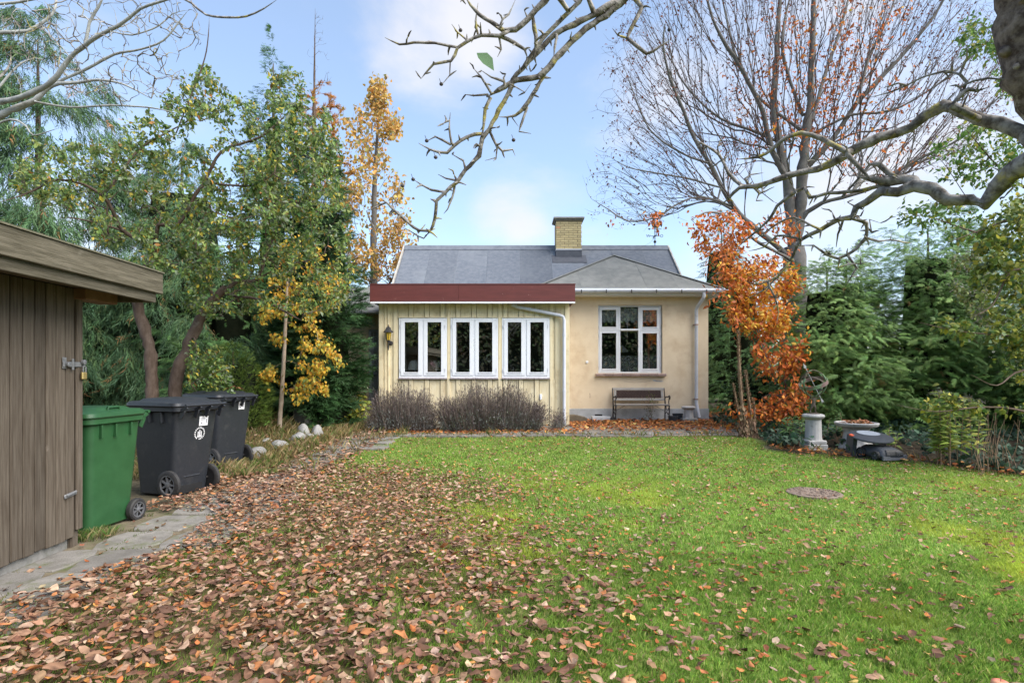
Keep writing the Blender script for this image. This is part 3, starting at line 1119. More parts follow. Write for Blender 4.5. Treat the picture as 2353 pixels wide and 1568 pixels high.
    for a, c in wins:
        fr = frame(a, c, wz0, wz1, ys - 0.045, [((a + c) / 2 - 0.016, (a + c) / 2 + 0.016, ys - 0.045, ys + 0.05, wz0 + 0.04, wz1 - 0.04)], 0.04, 0.10)
        md = (a + c) / 2
        casement(a + 0.043, md - 0.018, wz0 + 0.045, wz1 - 0.043, a + 0.125, md - 0.098, wz0 + 0.118, wz1 - 0.098, ys - 0.058, fr, a + 0.035)
        casement(md + 0.018, c - 0.043, wz0 + 0.045, wz1 - 0.043, md + 0.098, c - 0.125, wz0 + 0.118, wz1 - 0.098, ys - 0.058, fr, c - 0.035)
        b = MB()
        b.span(a - 0.005, c + 0.005, ys - 0.085, ys - 0.001, wz0 - 0.03, wz0 - 0.001, 0.005)
        hb(b, 'window_sill', M['sill'], fr)
        b = MB()
        b.span(a - 0.008, c + 0.008, ys - 0.062, ys - 0.001, wz1 + 0.001, wz1 + 0.011)
        hb(b, 'drip_cap', M['board'], fr)
    # flat roof and red fascia
    fx0, fx1, fyy = -2.994, 1.331, 11.98
    b = MB()
    b.span(fx0 + 0.03, fx1 - 0.03, fyy + 0.03, 13.75, 2.88, 3.10)
    b.span(fx0 + 0.03, 0.72, 13.75, 14.75, 2.88, 3.10)
    sr = hb(b, 'sunroom_roof', M['felt'])
    for x0_, x1_ in ((fx0, -1.13), (-1.128, fx1)):
        b = MB()
        b.span(x0_, x1_, fyy, fyy + 0.025, 2.812, 3.172, 0.003)
        hb(b, 'fascia_board', M['red'], sr)
    for x_ in (fx0, fx1 - 0.025):
        b = MB()
        b.span(x_, x_ + 0.025, fyy + 0.026, 13.7, 2.812, 3.172, 0.003)
        hb(b, 'fascia_board', M['red'], sr)
    b = MB()
    b.span(fx0 - 0.008, fx1 + 0.008, fyy - 0.008, fyy + 0.04, 3.173, 3.19)
    hb(b, 'roof_edge_strip', M['red'], sr)
    for k in range(4):
        b = MB()
        a = fx0 + (fx1 - fx0) / 4 * k
        b.span(a + 0.001, a + (fx1 - fx0) / 4, fyy + 0.002, fyy + 0.04, 2.775 + 0.002 * (k % 2), 2.811, 0.003)
        hb(b, 'drip_strip', M['white'], sr)
    b = MB()
    b.span(fx0 + 0.03, fx1 - 0.03, fyy + 0.042, 12.25, 2.80, 2.83)
    hb(b, 'eaves_board', M['white'], sr)
    # sloping rain pipe across the front and down the corner
    b = MB()
    yp = ys - 0.105
    b.tube([(0.0, yp + 0.03, 2.775), (0.12, yp, 2.72), (1.02, yp, 2.545), (1.095, yp, 2.51), (1.118, yp, 2.43), (1.118, yp, 0.30), (1.125, yp - 0.03, 0.16)], 0.036, 14)
    b.tube([(1.118, yp, 2.16), (1.118, yp, 2.1)], 0.041, 14)
    b.tube([(1.118, yp, 0.95), (1.118, yp, 0.9)], 0.041, 14)
    hb(b, 'rain_pipe', M['grey_metal'], H, 40)
    b = MB()
    b.box((0.62, ys - 0.05, 0.80), (0.055, 0.03, 0.11), 0.008)
    b.tube([(0.62, ys - 0.07, 0.80), (0.61, ys - 0.075, 0.74)], 0.016, 10)
    hb(b, 'garden_tap', M['white'], H, 40)
    # sunroom room inside
    b = MB()
    b.span(sx0 + 0.1, sx1 - 0.1, ys + 0.1, 13.7, 0.2, 0.24)
    hb(b, 'room_floor', M['roomfloor'])
    b = MB()
    b.span(sx0 + 0.1, 0.749, 14.62, 14.74, 0.24, 2.87)
    b.span(0.76, sx1 - 0.1, 13.66, 13.755, 0.24, 2.87)
    b.span(wx0 + 0.2, wx1 - 0.31, 18.6, 18.7, 0.24, 3.3)
    hb(b, 'room_wall', M['room'])
    b = MB()
    b.span(sx0 + 0.1, sx1 - 0.1, ys + 0.101, ys + 0.34, 1.17, 1.20)
    b.span(2.09, 3.63, yw + 0.301, yw + 0.5, 1.27, 1.30)
    hb(b, 'inner_sill', M['white'])
    # --- entrance annex on the left
    b = MB()
    ya = 13.35
    b.span(-4.6, -3.36, ya, ya + 0.2, 0.15, 2.72)
    b.span(-2.89, -2.864, ya, ya + 0.2, 0.15, 2.72)
    b.span(-3.36, -2.89, ya, ya + 0.2, 2.32, 2.72)
    b.span(-4.6, -4.4, ya + 0.2, 16.5, 0.15, 2.72)
    b.span(-3.36, -2.89, ya + 0.35, ya + 0.4, 0.15, 2.32)
    hb(b, 'annex_wall', M['plaster'])
    b = MB()
    b.prism([(13.05, 2.74), (17.0, 3.85), (17.0, 3.75), (13.05, 2.64)], -4.75, -2.87, 'yz')
    an = hb(b, 'annex_roof', M['felt_green'])
    gutter('gutter', -4.75, -2.88, 12.99, 2.70, 0.055, an)
    b = MB()
    for xa, xb in ((-3.36, -3.31), (-2.96, -3.0)):
        b.span(xa, xb, ya - 0.01, ya + 0.1, 0.2, 2.32, 0.004)
    b.span(-3.31, -2.96, ya - 0.01, ya + 0.1, 2.25, 2.32, 0.004)
    b.span(-3.31, -3.25, ya + 0.01, ya + 0.05, 0.22, 2.25, 0.003)
    b.span(-3.02, -2.96, ya + 0.01, ya + 0.05, 0.22, 2.25, 0.003)
    dr = hb(b, 'door', M['door'])
    sl = MB()
    sl.box((0, 0, 0), (0.228, 0.03, 0.045), 0.003, Matrix.Rotation(R(28), 3, 'X'))
    sme = sl.mesh('louvre_slat', M['door'])
    for k in range(44):
        piece('louvre_slat', sme, dr, (-3.135, ya + 0.03, 0.27 + 0.0455 * k))
    b = MB()
    b.span(-3.29, -3.265, ya - 0.008, ya + 0.009, 1.12, 1.34, 0.003)
    b.tube([(-3.277, ya - 0.005, 1.25), (-3.277, ya - 0.06, 1.25), (-3.19, ya - 0.06, 1.25)], 0.011, 8)
    hb(b, 'door_handle', M['dark_metal'], dr, 40)
    b = MB()
    b.span(-3.5, -2.88, ya - 0.4, ya - 0.012, 0.1, 0.25, 0.01)
    hb(b, 'door_step', M['concrete'], dr)
    # --- chimney
    cx0, cx1, cy0, cy1 = 1.28, 2.02, 16.5, 17.1
    cz0, cz1 = 4.35, 5.72
    b = MB()
    b.span(cx0 + 0.008, cx1 - 0.008, cy0 + 0.008, cy1 - 0.008, cz0, cz1)
    ch = hb(b, 'chimney', M['mortar'])
    course = 0.0655
    zb = 4.89
    bw = (cx1 - cx0)
    full = MB().box((0, 0, 0), (0.236, 0.11, 0.054), 0.004).mesh('brick', M['ybrick'])
    side = MB().box((0, 0, 0), (0.11, 0.236, 0.054), 0.004).mesh('brick', M['ybrick'])
    half = MB().box((0, 0, 0), (0.112, 0.11, 0.054), 0.004).mesh('brick', M['ybrick'])
    fullo = MB().box((0, 0, 0), (0.112, 0.11, 0.054), 0.004).mesh('brick', M['obrick'])
    n = int((cz1 - zb) / course)
    for i in range(n):
        z = zb + course * (i + 0.5)
        if i % 2 == 0:
            fx = [(cx0 + 0.118 + 0.2475 * k, full) for k in range(3)]
            sy = [cy0 + 0.118 + 0.125 + 0.2475 * k for k in range(2)]
        else:
            fx = [(cx0 + 0.056, fullo if i == 9 else half), (cx0 + 0.056 + 0.186, full), (cx0 + 0.056 + 0.186 + 0.2475, full), (cx1 - 0.056, half)]
            sy = [cy0 + 0.23 + 0.2475 * k for k in range(2)]
        for yy in (cy0 + 0.055, cy1 - 0.055):
            for x, me in fx:
                piece('brick', me, ch, (x, yy, z))
        for xx in (cx0 + 0.055, cx1 - 0.055):
            for y_ in sy:
                if y_ < cy1 - 0.2:
                    piece('brick', side, ch, (xx, y_, z))
    b = MB()
    b.span(cx0 - 0.075, cx1 + 0.075, cy0 - 0.075, cy1 + 0.075, cz1 + 0.03, cz1 + 0.085, 0.008)
    b.span(cx0 - 0.03, cx1 + 0.03, cy0 - 0.03, cy1 + 0.03, cz1, cz1 + 0.029, 0.004)
    hb(b, 'chimney_cap', M['cap'], ch)
    b = MB()
    b.span(cx0 - 0.008, cx1 + 0.008, cy0 - 0.008, cy1 + 0.008, 4.865, 4.888)
    hb(b, 'mortar_band', M['white'], ch)
    b = MB()
    b.span(cx0 - 0.006, cx1 + 0.006, cy0 - 0.006, cy1 + 0.006, 4.3, 4.864)
    b.box((1.65, 16.42, 4.585), (1.0, 0.42, 0.01), 0, Matrix.Rotation(slope, 3, 'X'))
    hb(b, 'flashing', M['flash'], ch)
    return H


make_house()


# ------------------------------------------------------------------ things on and in the house
def make_lantern():
    x, y = -2.64, 12.245
    t = thing('wall_lantern', 'black carriage lantern with amber glass on the sunroom corner', 'lantern', (x, y, 1.95))
    n = 6
    b = MB()
    b.lathe([(0.035, -0.0), (0.062, 0.17)], n, (0, -0.10, 0.06))
    b.build('amber_glass', M['amber'], t)
    b = MB()
    for k in range(n):
        a = 2 * math.pi * k / n
        b.tube([(0.038 * math.cos(a), -0.10 + 0.038 * math.sin(a), 0.055), (0.066 * math.cos(a), -0.10 + 0.066 * math.sin(a), 0.235)], 0.005, 5)
    b.lathe([(0.042, 0.035), (0.045, 0.06)], n, (0, -0.10, 0))
    b.build('cage', M['dark_metal'], t)
    b = MB()
    b.lathe([(0.105, 0.225), (0.10, 0.245), (0.062, 0.285), (0.045, 0.33), (0.02, 0.345), (0.018, 0.36), (0.008, 0.365), (0.01, 0.385), (0.0, 0.395)], n, (0, -0.10, 0))
    b.build('roof_hood', M['dark_metal'], t)
    b = MB()
    b.tube([(0, -0.10, 0.04), (0, -0.10, -0.02), (0.0, -0.10, -0.09), (0.0, -0.10, -0.16)], [0.02, 0.012, 0.02, 0.006], 8)
    b.tube([(0, -0.10, -0.01), (0.02, -0.055, -0.005), (0.03, -0.02, 0.0)], 0.01, 8)
    b.lathe([(0.05, 0), (0.045, 0.012), (0.02, 0.018)], 14, (0.03, -0.001, 0.0), Matrix.Rotation(R(90), 3, 'X'))
    b.build('bracket', M['dark_metal'], t, None, 40)


make_lantern()


def text_mesh(name, s, size, depth, mat, bold=False):
    cu = bpy.data.curves.new(name, 'FONT')
    cu.body = s
    cu.size = size
    cu.extrude = depth
    cu.align_x = 'CENTER'
    cu.align_y = 'CENTER'
    if bold:
        cu.offset = size * 0.012
    o = bpy.data.objects.new(name, cu)
    col.objects.link(o)
    dg = bpy.context.evaluated_depsgraph_get()
    me = bpy.data.meshes.new_from_object(o.evaluated_get(dg))
    bpy.data.objects.remove(o)
    bpy.data.curves.remove(cu)
    me.name = name
    me.materials.clear()
    me.materials.append(mat)
    return me


def make_vane():
    X, Y = 4.27, 17.0
    t = thing('weather_vane', 'dark iron weather vane with a cockerel on the roof ridge', 'weather vane', (X, Y, 5.05))
    b = MB()
    b.tube([(0, 0, 0), (0, 0, 0.95)], 0.012, 8)
    b.lathe([(0, -0.045), (0.032, -0.032), (0.045, 0), (0.032, 0.032), (0, 0.045)], 12, (0, 0, 0.16))
    b.lathe([(0, -0.03), (0.022, -0.02), (0.03, 0), (0.022, 0.02), (0, 0.03)], 12, (0, 0, 0.33))
    b.lathe([(0, -0.02), (0.015, -0.014), (0.02, 0), (0.015, 0.014), (0, 0.02)], 10, (0, 0, 0.47))
    b.build('pole', M['dark_metal'], t, None, 40)
    b = MB()
    b.tube([(-0.15, 0, 0.33), (0.15, 0, 0.33)], 0.008, 6)
    b.tube([(0, -0.15, 0.33), (0, 0.15, 0.33)], 0.008, 6)
    b.tube([(-0.10, 0, 0.54), (0.20, 0, 0.54)], 0.008, 6)
    b.lathe([(0, -0.03), (0.03, 0.02), (0, 0.06)], 8, (-0.15, 0, 0.54), Matrix.Rotation(R(-90), 3, 'Y'))
    b.build('cross_arms', M['dark_metal'], t)
    for ch, x, y, rz in (('W', -0.20, 0, 0), ('O', 0.20, 0, 0), ('N', 0, 0.2, 90), ('S', 0, -0.2, 90)):
        o = link('letter', text_mesh('letter_' + ch, ch, 0.12, 0.004, M['dark_metal']), None, t, (x, y, 0.33), (R(90), 0, R(rz)))
    b = MB()
    cock = [(-0.06, 0.57), (0.05, 0.57), (0.10, 0.62), (0.17, 0.64), (0.19, 0.58), (0.22, 0.66), (0.20, 0.76), (0.15, 0.80), (0.11, 0.76), (0.09, 0.70), (0.03, 0.68),
            (-0.01, 0.72), (-0.02, 0.82), (-0.01, 0.90), (-0.04, 0.93), (-0.07, 0.91), (-0.10, 0.87), (-0.075, 0.86), (-0.08, 0.76), (-0.10, 0.67)]
    b.prism(cock, -0.006, 0.006, 'xz')
    b.build('cockerel', M['dark_metal'], t)


make_vane()


def make_interior():
    # table lamp behind the left sunroom window
    zs = 1.20
    t = thing('table_lamp', 'pale blue cone-shaded table lamp behind the sunroom window nearest the lantern', 'lamp', (-2.14, 12.58, zs))
    b = MB()
    b.lathe([(0.175, 0.18), (0.17, 0.20), (0.13, 0.34), (0.075, 0.385), (0.0, 0.395)], 28)
    b.build('lamp_shade', M['shade'], t, None, 40)
    b = MB()
    b.lathe([(0.09, 0), (0.09, 0.015), (0.02, 0.03), (0.016, 0.2), (0.03, 0.28)], 16)
    b.build('stem', M['white'], t, None, 40)
    t = thing('porcelain_dish', 'small white dish below the table lamp inside', 'dish', (-2.0, 12.47, zs))
    b = MB()
    b.lathe([(0.03, 0), (0.06, 0.05), (0.075, 0.06), (0.065, 0.055), (0.03, 0.02), (0, 0.018)], 20)
    b.build('bowl', M['white'], t, None, 40)
    b = MB()
    b.lathe([(0, 0.03), (0.03, 0.05), (0.02, 0.10), (0, 0.11)], 10)
    b.build('fruit', M['terracotta'], t, None, 40)
    # bouquet
    t = thing('flower_bouquet', 'pink and cream flowers in a vase behind the sunroom window', 'bouquet', (-1.64, 12.55, zs))
    b = MB()
    b.lathe([(0.04, 0), (0.055, 0.06), (0.03, 0.13), (0.035, 0.15)], 16)
    b.build('vase', M['furn'], t, None, 40)
    r = random.Random(5)
    for k in range(16):
        a = r.uniform(0, 6.28)
        rr = r.uniform(0.02, 0.19)
        px, py, pz = rr * math.cos(a), 0.5 * rr * math.sin(a) - 0.03, 0.19 + r.uniform(0, 0.15) + 0.06 * (1 - rr / 0.19)
        b = MB()
        for q in range(6):
            aa = 2 * math.pi * q / 6 + r.uniform(-0.2, 0.2)
            s = r.uniform(0.04, 0.06)
            d = Vector((math.cos(aa), -0.55, math.sin(aa)))
            s2 = Vector((-math.sin(aa), 0, math.cos(aa)))
            c = Vector((px, py, pz))
            b.add([tuple(c), tuple(c + d * s * 0.6 + s2 * s * 0.35), tuple(c + d * s), tuple(c + d * s * 0.6 - s2 * s * 0.35)], [(0, 1, 2, 3)])
        b.build('flower', M['pink'] if k % 3 == 0 else M['cream'], t)
    b = MB()
    for k in range(22):
        a = r.uniform(0, 6.28)
        rr = r.uniform(0.08, 0.22)
        e = Vector((rr * math.cos(a), 0.4 * rr * math.sin(a), 0.12 + r.uniform(0, 0.2)))
        c = Vector((0, 0, 0.12))
        s2 = Vector((-math.sin(a), 0.2, 0.6)).normalized() * 0.012
        b.add([tuple(c), tuple((c + e) / 2 + s2), tuple(e), tuple((c + e) / 2 - s2)], [(0, 1, 2, 3)])
    b.build('leaves', pmat('bouquet_leaf', (0.05, 0.12, 0.05)), t)
    # bowl with white blooms
    t = thing('blue_bowl', 'blue bowl of white blooms on the sill of the middle sunroom window', 'bowl', (-1.09, 12.45, zs))
    b = MB()
    b.lathe([(0.035, 0), (0.065, 0.03), (0.07, 0.06), (0.062, 0.055), (0, 0.05)], 20)
    b.build('bowl', M['blue'], t, None, 40)
    b = MB()
    for k in range(9):
        a = k * 2.4
        b.lathe([(0, 0), (0.02, 0.012), (0.015, 0.03), (0, 0.035)], 7, (0.045 * math.cos(a) * (k % 3) / 2, 0.03 * math.sin(a), 0.06))
    b.build('blossom', M['cream'], t, None, 40)
    # armchair back and hanging ornament
    t = thing('armchair', 'dark high-backed armchair inside the middle sunroom window', 'armchair', (-0.62, 13.1, 0.24))
    b = MB()
    b.box((0, 0.25, 0.95), (0.62, 0.16, 0.95), 0.07)
    b.build('backrest', M['furn'], t, None, 40)
    b = MB()
    b.box((0, 0, 0.36), (0.62, 0.6, 0.2), 0.05)
    b.build('seat', M['furn'], t, None, 40)
    for sx in (-1, 1):
        b = MB()
        b.box((sx * 0.36, 0.02, 0.5), (0.1, 0.6, 0.26), 0.04)
        b.build('armrest', M['furn'], t, None, 40)
        for sy in (-0.24, 0.24):
            b = MB()
            b.tube([(sx * 0.28, sy, 0), (sx * 0.28, sy, 0.27)], [0.018, 0.025], 8)
            b.build('leg', M['furn'], t)
    t = thing('ring_ornament', 'pale ring-shaped ornament standing inside the middle window', 'ornament', (-0.51, 12.62, zs))
    b = MB()
    b.tube([(0.055 * math.cos(a), 0, 0.435 + 0.07 * math.sin(a)) for a in np.linspace(0, 2 * math.pi, 18)[:-1]], 0.016, 8, closed=True)
    b.build('ring', M['cream'], t, None, 60)
    b = MB()
    b.tube([(0, 0, 0), (0, 0, 0.37)], [0.03, 0.01], 8)
    b.build('stand', M['furn'], t)
    # small figures on the right window
    t = thing('candle_rack', 'small glass candle rack behind the sunroom window beside the rain pipe', 'candle rack', (0.03, 12.46, zs))
    b = MB()
    b.lathe([(0.06, 0), (0.06, 0.03), (0.05, 0.035)], 14)
    b.build('base', M['terracotta'], t)
    for k in range(5):
        b = MB()
        x = -0.05 + 0.025 * k
        b.tube([(x, 0, 0.03), (x, 0, 0.12 + 0.05 * (k % 3))], 0.005, 6)
        b.lathe([(0, 0), (0.012, 0.006), (0.01, 0.016), (0, 0.02)], 8, (x, 0, 0.12 + 0.05 * (k % 3)))
        b.build('candle', M['cream'], t)
    t = thing('red_figurine', 'little red mushroom-shaped figurine on the right sunroom window sill', 'figurine', (0.22, 12.45, zs))
    b = MB()
    b.lathe([(0.022, 0), (0.016, 0.03), (0.014, 0.06)], 12)
    b.build('foot', M['terracotta'], t, None, 40)
    b = MB()
    b.lathe([(0.014, 0.055), (0.04, 0.065), (0.036, 0.095), (0.0, 0.115)], 14)
    b.build('cap', M['redglaze'], t, None, 40)
    t = thing('clay_hen', 'small clay hen in the last sunroom pane by the rain pipe', 'figurine', (0.60, 12.45, zs))
    b = MB()
    b.lathe([(0.02, 0), (0.05, 0.02), (0.055, 0.045), (0.03, 0.06), (0.0, 0.062)], 14)
    b.build('body', M['terracotta'], t, None, 40)
    b = MB()
    b.lathe([(0.02, 0.05), (0.016, 0.085), (0.0, 0.10)], 10, (0.03, 0, 0))
    b.build('head', M['cream'], t, None, 40)

    # curtain edges of the sunroom
    def drape(name, label, x, y, z0, z1, w):
        b = MB()
        n = 9
        V = []
        for z, wd in ((z0, w), (z0 + (z1 - z0) * 0.4, w * 0.55), (z1, w * 0.4)):
            for k in range(n):
                u = k / (n - 1)
                V.append((x + wd * u, y + 0.02 * math.sin(u * 14), z))
        Fs = [(i * n + k, i * n + k + 1, (i + 1) * n + k + 1, (i + 1) * n + k) for i in range(2) for k in range(n - 1)]
        b.add(V, Fs)
        c = ((x + w / 2), y, z0)
        o = b.build(name, M['curtain'], None, c, 60, c)
        tag(o, label, 'curtain')
    drape('curtain', 'pale curtain edge at the left of the middle sunroom window', -1.215, 12.43, 1.205, 2.4, 0.05)
    drape('curtain', 'pale curtain edge at the far end of the sunroom by the rain pipe', 0.70, 12.43, 1.205, 2.4, -0.08)
    drape('curtain', 'pale curtain edge beside the table lamp', -2.34, 12.43, 1.205, 2.4, 0.035)

    # wing window: scalloped valances and lace
    def zx(x):
        return 2.0955 + (x - 150) * 0.001275

    def zz_(y):
        return 2.941 - (y - 110) * 0.001275

    def cloth(name, label, x0, x1, ztop, bottom, y, mat, waves):
        n = 40
        V = []
        for k in range(n + 1):
            u = k / n
            x = x0 + (x1 - x0) * u
            yy = y + 0.012 * math.sin(u * waves)
            V.append((x, yy, ztop))
            V.append((x, yy, bottom(u)))
        Fs = [(2 * k, 2 * k + 2, 2 * k + 3, 2 * k + 1) for k in range(n)]
        b = MB()
        b.add(V, Fs)
        c = ((x0 + x1) / 2, y, bottom(0.5))
        o = b.build(name, mat, None, c, 60, c)
        tag(o, label, 'curtain')
    yc = 13.76 + 0.155
    cols_ = [('left', 205, 500, 2.4, 0.0), ('middle', 565, 915, 3.0, 0.25), ('right', 985, 1275, 2.4, 0.0)]
    for nm, a, c, nsc, ph in cols_:
        cloth('valance', f'scalloped net valance in the {nm} top light of the large window', zx(a), zx(c), zz_(150),
              lambda u, nsc=nsc, ph=ph: zz_(430) + 0.055 * (1 - abs(math.sin((u * nsc + ph) * math.pi))) ** 1.3, yc, M['valance'], 30)
        cloth('lace_curtain', f'white lace half curtain in the {nm} lower light of the large window', zx(a), zx(c), zz_(1068),
              lambda u: zz_(1365), yc, M['lace'], 24)
    t = thing('pendant_lamp', 'grey cone pendant lamp hanging inside the large window', 'pendant lamp', (zx(735), 14.7, zz_(975)))
    b = MB()
    b.lathe([(0.155, 0), (0.155, 0.045), (0.03, 0.165), (0.012, 0.18)], 28)
    b.build('lamp_shade', M['shade'], t, None, 40)
    b = MB()
    b.tube([(0, 0, 0.17), (0, 0, 1.55)], 0.005, 6)
    b.build('cord', M['dark_metal'], t)
    t = thing('blind_pull', 'white blind cord with ring in the middle of the large window', 'blind cord', (zx(713), yc - 0.02, zz_(740)))
    b = MB()
    b.tube([(-0.006, 0, 0), (0.0, 0, 0.05), (0.003, 0, 0.34)], [0.008, 0.008, 0.007], 8)
    b.build('cord', M['white'], t, None, 40)
    b = MB()
    b.tube([(0.002 + 0.018 * math.cos(a), 0, 0.36 + 0.02 * math.sin(a)) for a in np.linspace(0, 2 * math.pi, 14)[:-1]], 0.006, 6, closed=True)
    b.tube([(0.002, 0, 0.38), (0.002, 0, 0.5)], [0.014, 0.011], 8)
    b.build('ring', M['white'], t, None, 40)


make_interior()


# ------------------------------------------------------------------ shed
def make_shed():
    t = thing('shed', 'weathered brown plank shed with deep flat eaves beside the bins', 'shed', (-3.36, 4.43, 0), R(3.66))
    # carcass behind the planks
    b = MB()
    b.span(-2.4, -0.035, -3.6, -0.02, 0.1, 2.0)
    b.build('wall', M['dark'], t)
    b = MB()
    b.span(-2.4, -0.03, -3.6, -0.10, -0.05, 0.12)
    b.build('foundation', M['concrete'], t)
    b = MB()
    b.span(-0.085, -0.012, -0.085, -0.005, -0.02, 2.0, 0.006)
    b.build('corner_post', M['shedwood'], t)
    # front planks; each of its own width and length
    r = random.Random(3)
    y = -0.001
    k = 0
    while y > -3.5:
        wd = 0.075 if k == 0 else r.uniform(0.096, 0.108)
        b = MB()
        z0 = 0.085 + r.uniform(-0.006, 0.006) + (0.05 if k == 0 else 0)
        b.box((0, 0, 0), (0.022, wd - 0.010, 1.98 - z0), 0.005)
        link('plank', b.mesh('plank', M['shedwood']), None, t, (-0.0 + r.uniform(-0.003, 0.003) + (0.012 if k == 0 else 0), y - wd / 2, (1.98 + z0) / 2))
        y -= wd
        k += 1
    # flank facing the bins
    for k in range(22):
        b = MB()
        b.box((0, 0, 0), (0.1, 0.02, 1.85), 0.004)
        link('plank', b.mesh('plank', M['shedwood']), None, t, (-0.09 - 0.107 * k, -0.006, 1.05))
    # roof and its fascias
    b = MB()
    b.span(-2.7, 0.385, -3.9, 0.345, 2.0, 2.15)
    rf = b.build('roof', M['felt'], t)
    b = MB()
    b.span(0.386, 0.418, -3.9, 0.385, 2.003, 2.175, 0.004)
    b.build('upper_fascia', M['fasciawood'], rf)
    b = MB()
    b.span(0.352, 0.384, -3.9, 0.34, 1.925, 2.0, 0.004)
    b.build('lower_fascia', M['fasciawood'], rf)
    b = MB()
    b.span(-2.7, 0.384, 0.347, 0.38, 2.003, 2.175, 0.004)
    b.build('end_fascia', M['fasciawood'], rf)
    b = MB()
    b.span(-2.7, 0.35, 0.31, 0.345, 1.925, 1.999, 0.004)
    b.build('end_fascia', M['fasciawood'], rf)
    b = MB()
    b.span(0.374, 0.428, -3.9, 0.392, 2.177, 2.188)
    b.span(-2.7, 0.373, 0.34, 0.392, 2.177, 2.188)
    b.span(-2.7, 0.372, -3.9, 0.338, 2.151, 2.17)
    b.build('roof_felt', pmat('mossy_felt', (0.10, 0.095, 0.06), (0.16, 0.15, 0.10), 0.95, scale=20, bump=0.6), rf)
    for k in range(4):
        b = MB()
        b.span(0.005 + 0.085 * k, 0.088 + 0.085 * k, -3.85, 0.305, 1.985, 1.998, 0.003)
        b.build('soffit_board', M['shedwood'], rf)
    b = MB()
    b.span(-0.05, 0.10, -0.09, 0.30, 1.90, 1.984, 0.006)
    b.build('rafter_end', pmat('rafter_stub', (0.16, 0.085, 0.045), (0.2, 0.12, 0.07), 0.8, scale=8), rf)
    # bolt with padlock plate
    Z = 1.40
    b = MB()
    b.box((0.026, -0.115, Z), (0.012, 0.22, 0.038), 0.003)
    b.box((0.032, -0.13, Z), (0.012, 0.018, 0.085), 0.003)
    b.lathe([(0.018, 0), (0.018, 0.02), (0.01, 0.024)], 10, (0.03, -0.195, Z), Matrix.Rotation(R(90), 3, 'Y'))
    b.box((0.022, -0.205, Z + 0.01), (0.006, 0.04, 0.085), 0.002)
    bo = b.build('door_bolt', M['zinc'], t)
    b = MB()
    b.lathe([(0.012, -0.014), (0.02, -0.01), (0.02, 0.01), (0.012, 0.014)], 12, (0.045, -0.03, Z + 0.018), Matrix.Rotation(R(90), 3, 'Y'))
    b.tube([(0.05, -0.045, Z - 0.06), (0.05, -0.045, Z - 0.02), (0.05, -0.03, Z - 0.008), (0.05, -0.016, Z - 0.02), (0.05, -0.016, Z - 0.06)], 0.005, 6)
    b.build('hasp', M['zinc'], bo, None, 40)
    b = MB()
    b.box((0.045, -0.03, Z - 0.085), (0.02, 0.05, 0.055), 0.005)
    b.build('padlock', M['brass'], bo)
    b = MB()
    b.box((0.022, -0.14, 0.42), (0.008, 0.13, 0.03), 0.003, Matrix.Rotation(R(6), 3, 'X'))
    b.tube([(0.03, -0.19, 0.42), (0.03, -0.09, 0.435)], 0.008, 8)
    b.build('door_hook', M['zinc'], t, None, 40)


make_shed()


# ------------------------------------------------------------------ wheeled bins
def wheel(parent, x, y, r, w, spokes, tyre, hubm, sgn):
    """wheel with its axle along local y"""
    rot = Matrix.Rotation(R(-90 * sgn), 3, 'X')
    b = MB()
    b.lathe([(r * 0.70, -w / 2), (r * 0.9, -w / 2), (r, -w * 0.32), (r, w * 0.32), (r * 0.9, w / 2), (r * 0.70, w / 2), (r * 0.70, -w / 2)], 28, (x, y, r), rot)
    o = b.build('wheel', tyre, parent, None, 40)
    b = MB()
    for k in range(spokes):
        a = 2 * math.pi * k / spokes
        c = Vector((math.cos(a), math.sin(a), 0))
        s = Vector((-math.sin(a), math.cos(a), 0)) * r * 0.06
        V = []
        for rr in (r * 0.14, r * 0.70):
            for z in (-w * 0.3, w * 0.36):
                V += [tuple(c * rr + s + Vector((0, 0, z))), tuple(c * rr - s + Vector((0, 0, z)))]
        b.add(V, [(0, 1, 5, 4), (2, 6, 7, 3), (0, 4, 6, 2), (1, 3, 7, 5), (4, 5, 7, 6)], rot, (x, y, r))
    b.lathe([(r * 0.2, -w * 0.3), (r * 0.2, w * 0.42), (r * 0.1, w * 0.5), (0, w * 0.5)], 14, (x, y, r), rot)
    b.lathe([(r * 0.62, w * 0.2), (r * 0.72, w * 0.2), (r * 0.72, w * 0.46), (r * 0.62, w * 0.46), (r * 0.62, w * 0.2)], 28, (x, y, r), rot)
    b.build('rim', hubm, o, None, 40)
    b = MB()
    b.lathe([(0.0, -w * 0.42), (r * 0.70, -w * 0.42), (r * 0.70, -w * 0.3), (0.0, -w * 0.3)], 28, (x, y, r), rot)
    b.build('wheel_disc', M['mower_dark'], o, None, 40)  # kept darker so the painted spoke highlights stand out
    return o


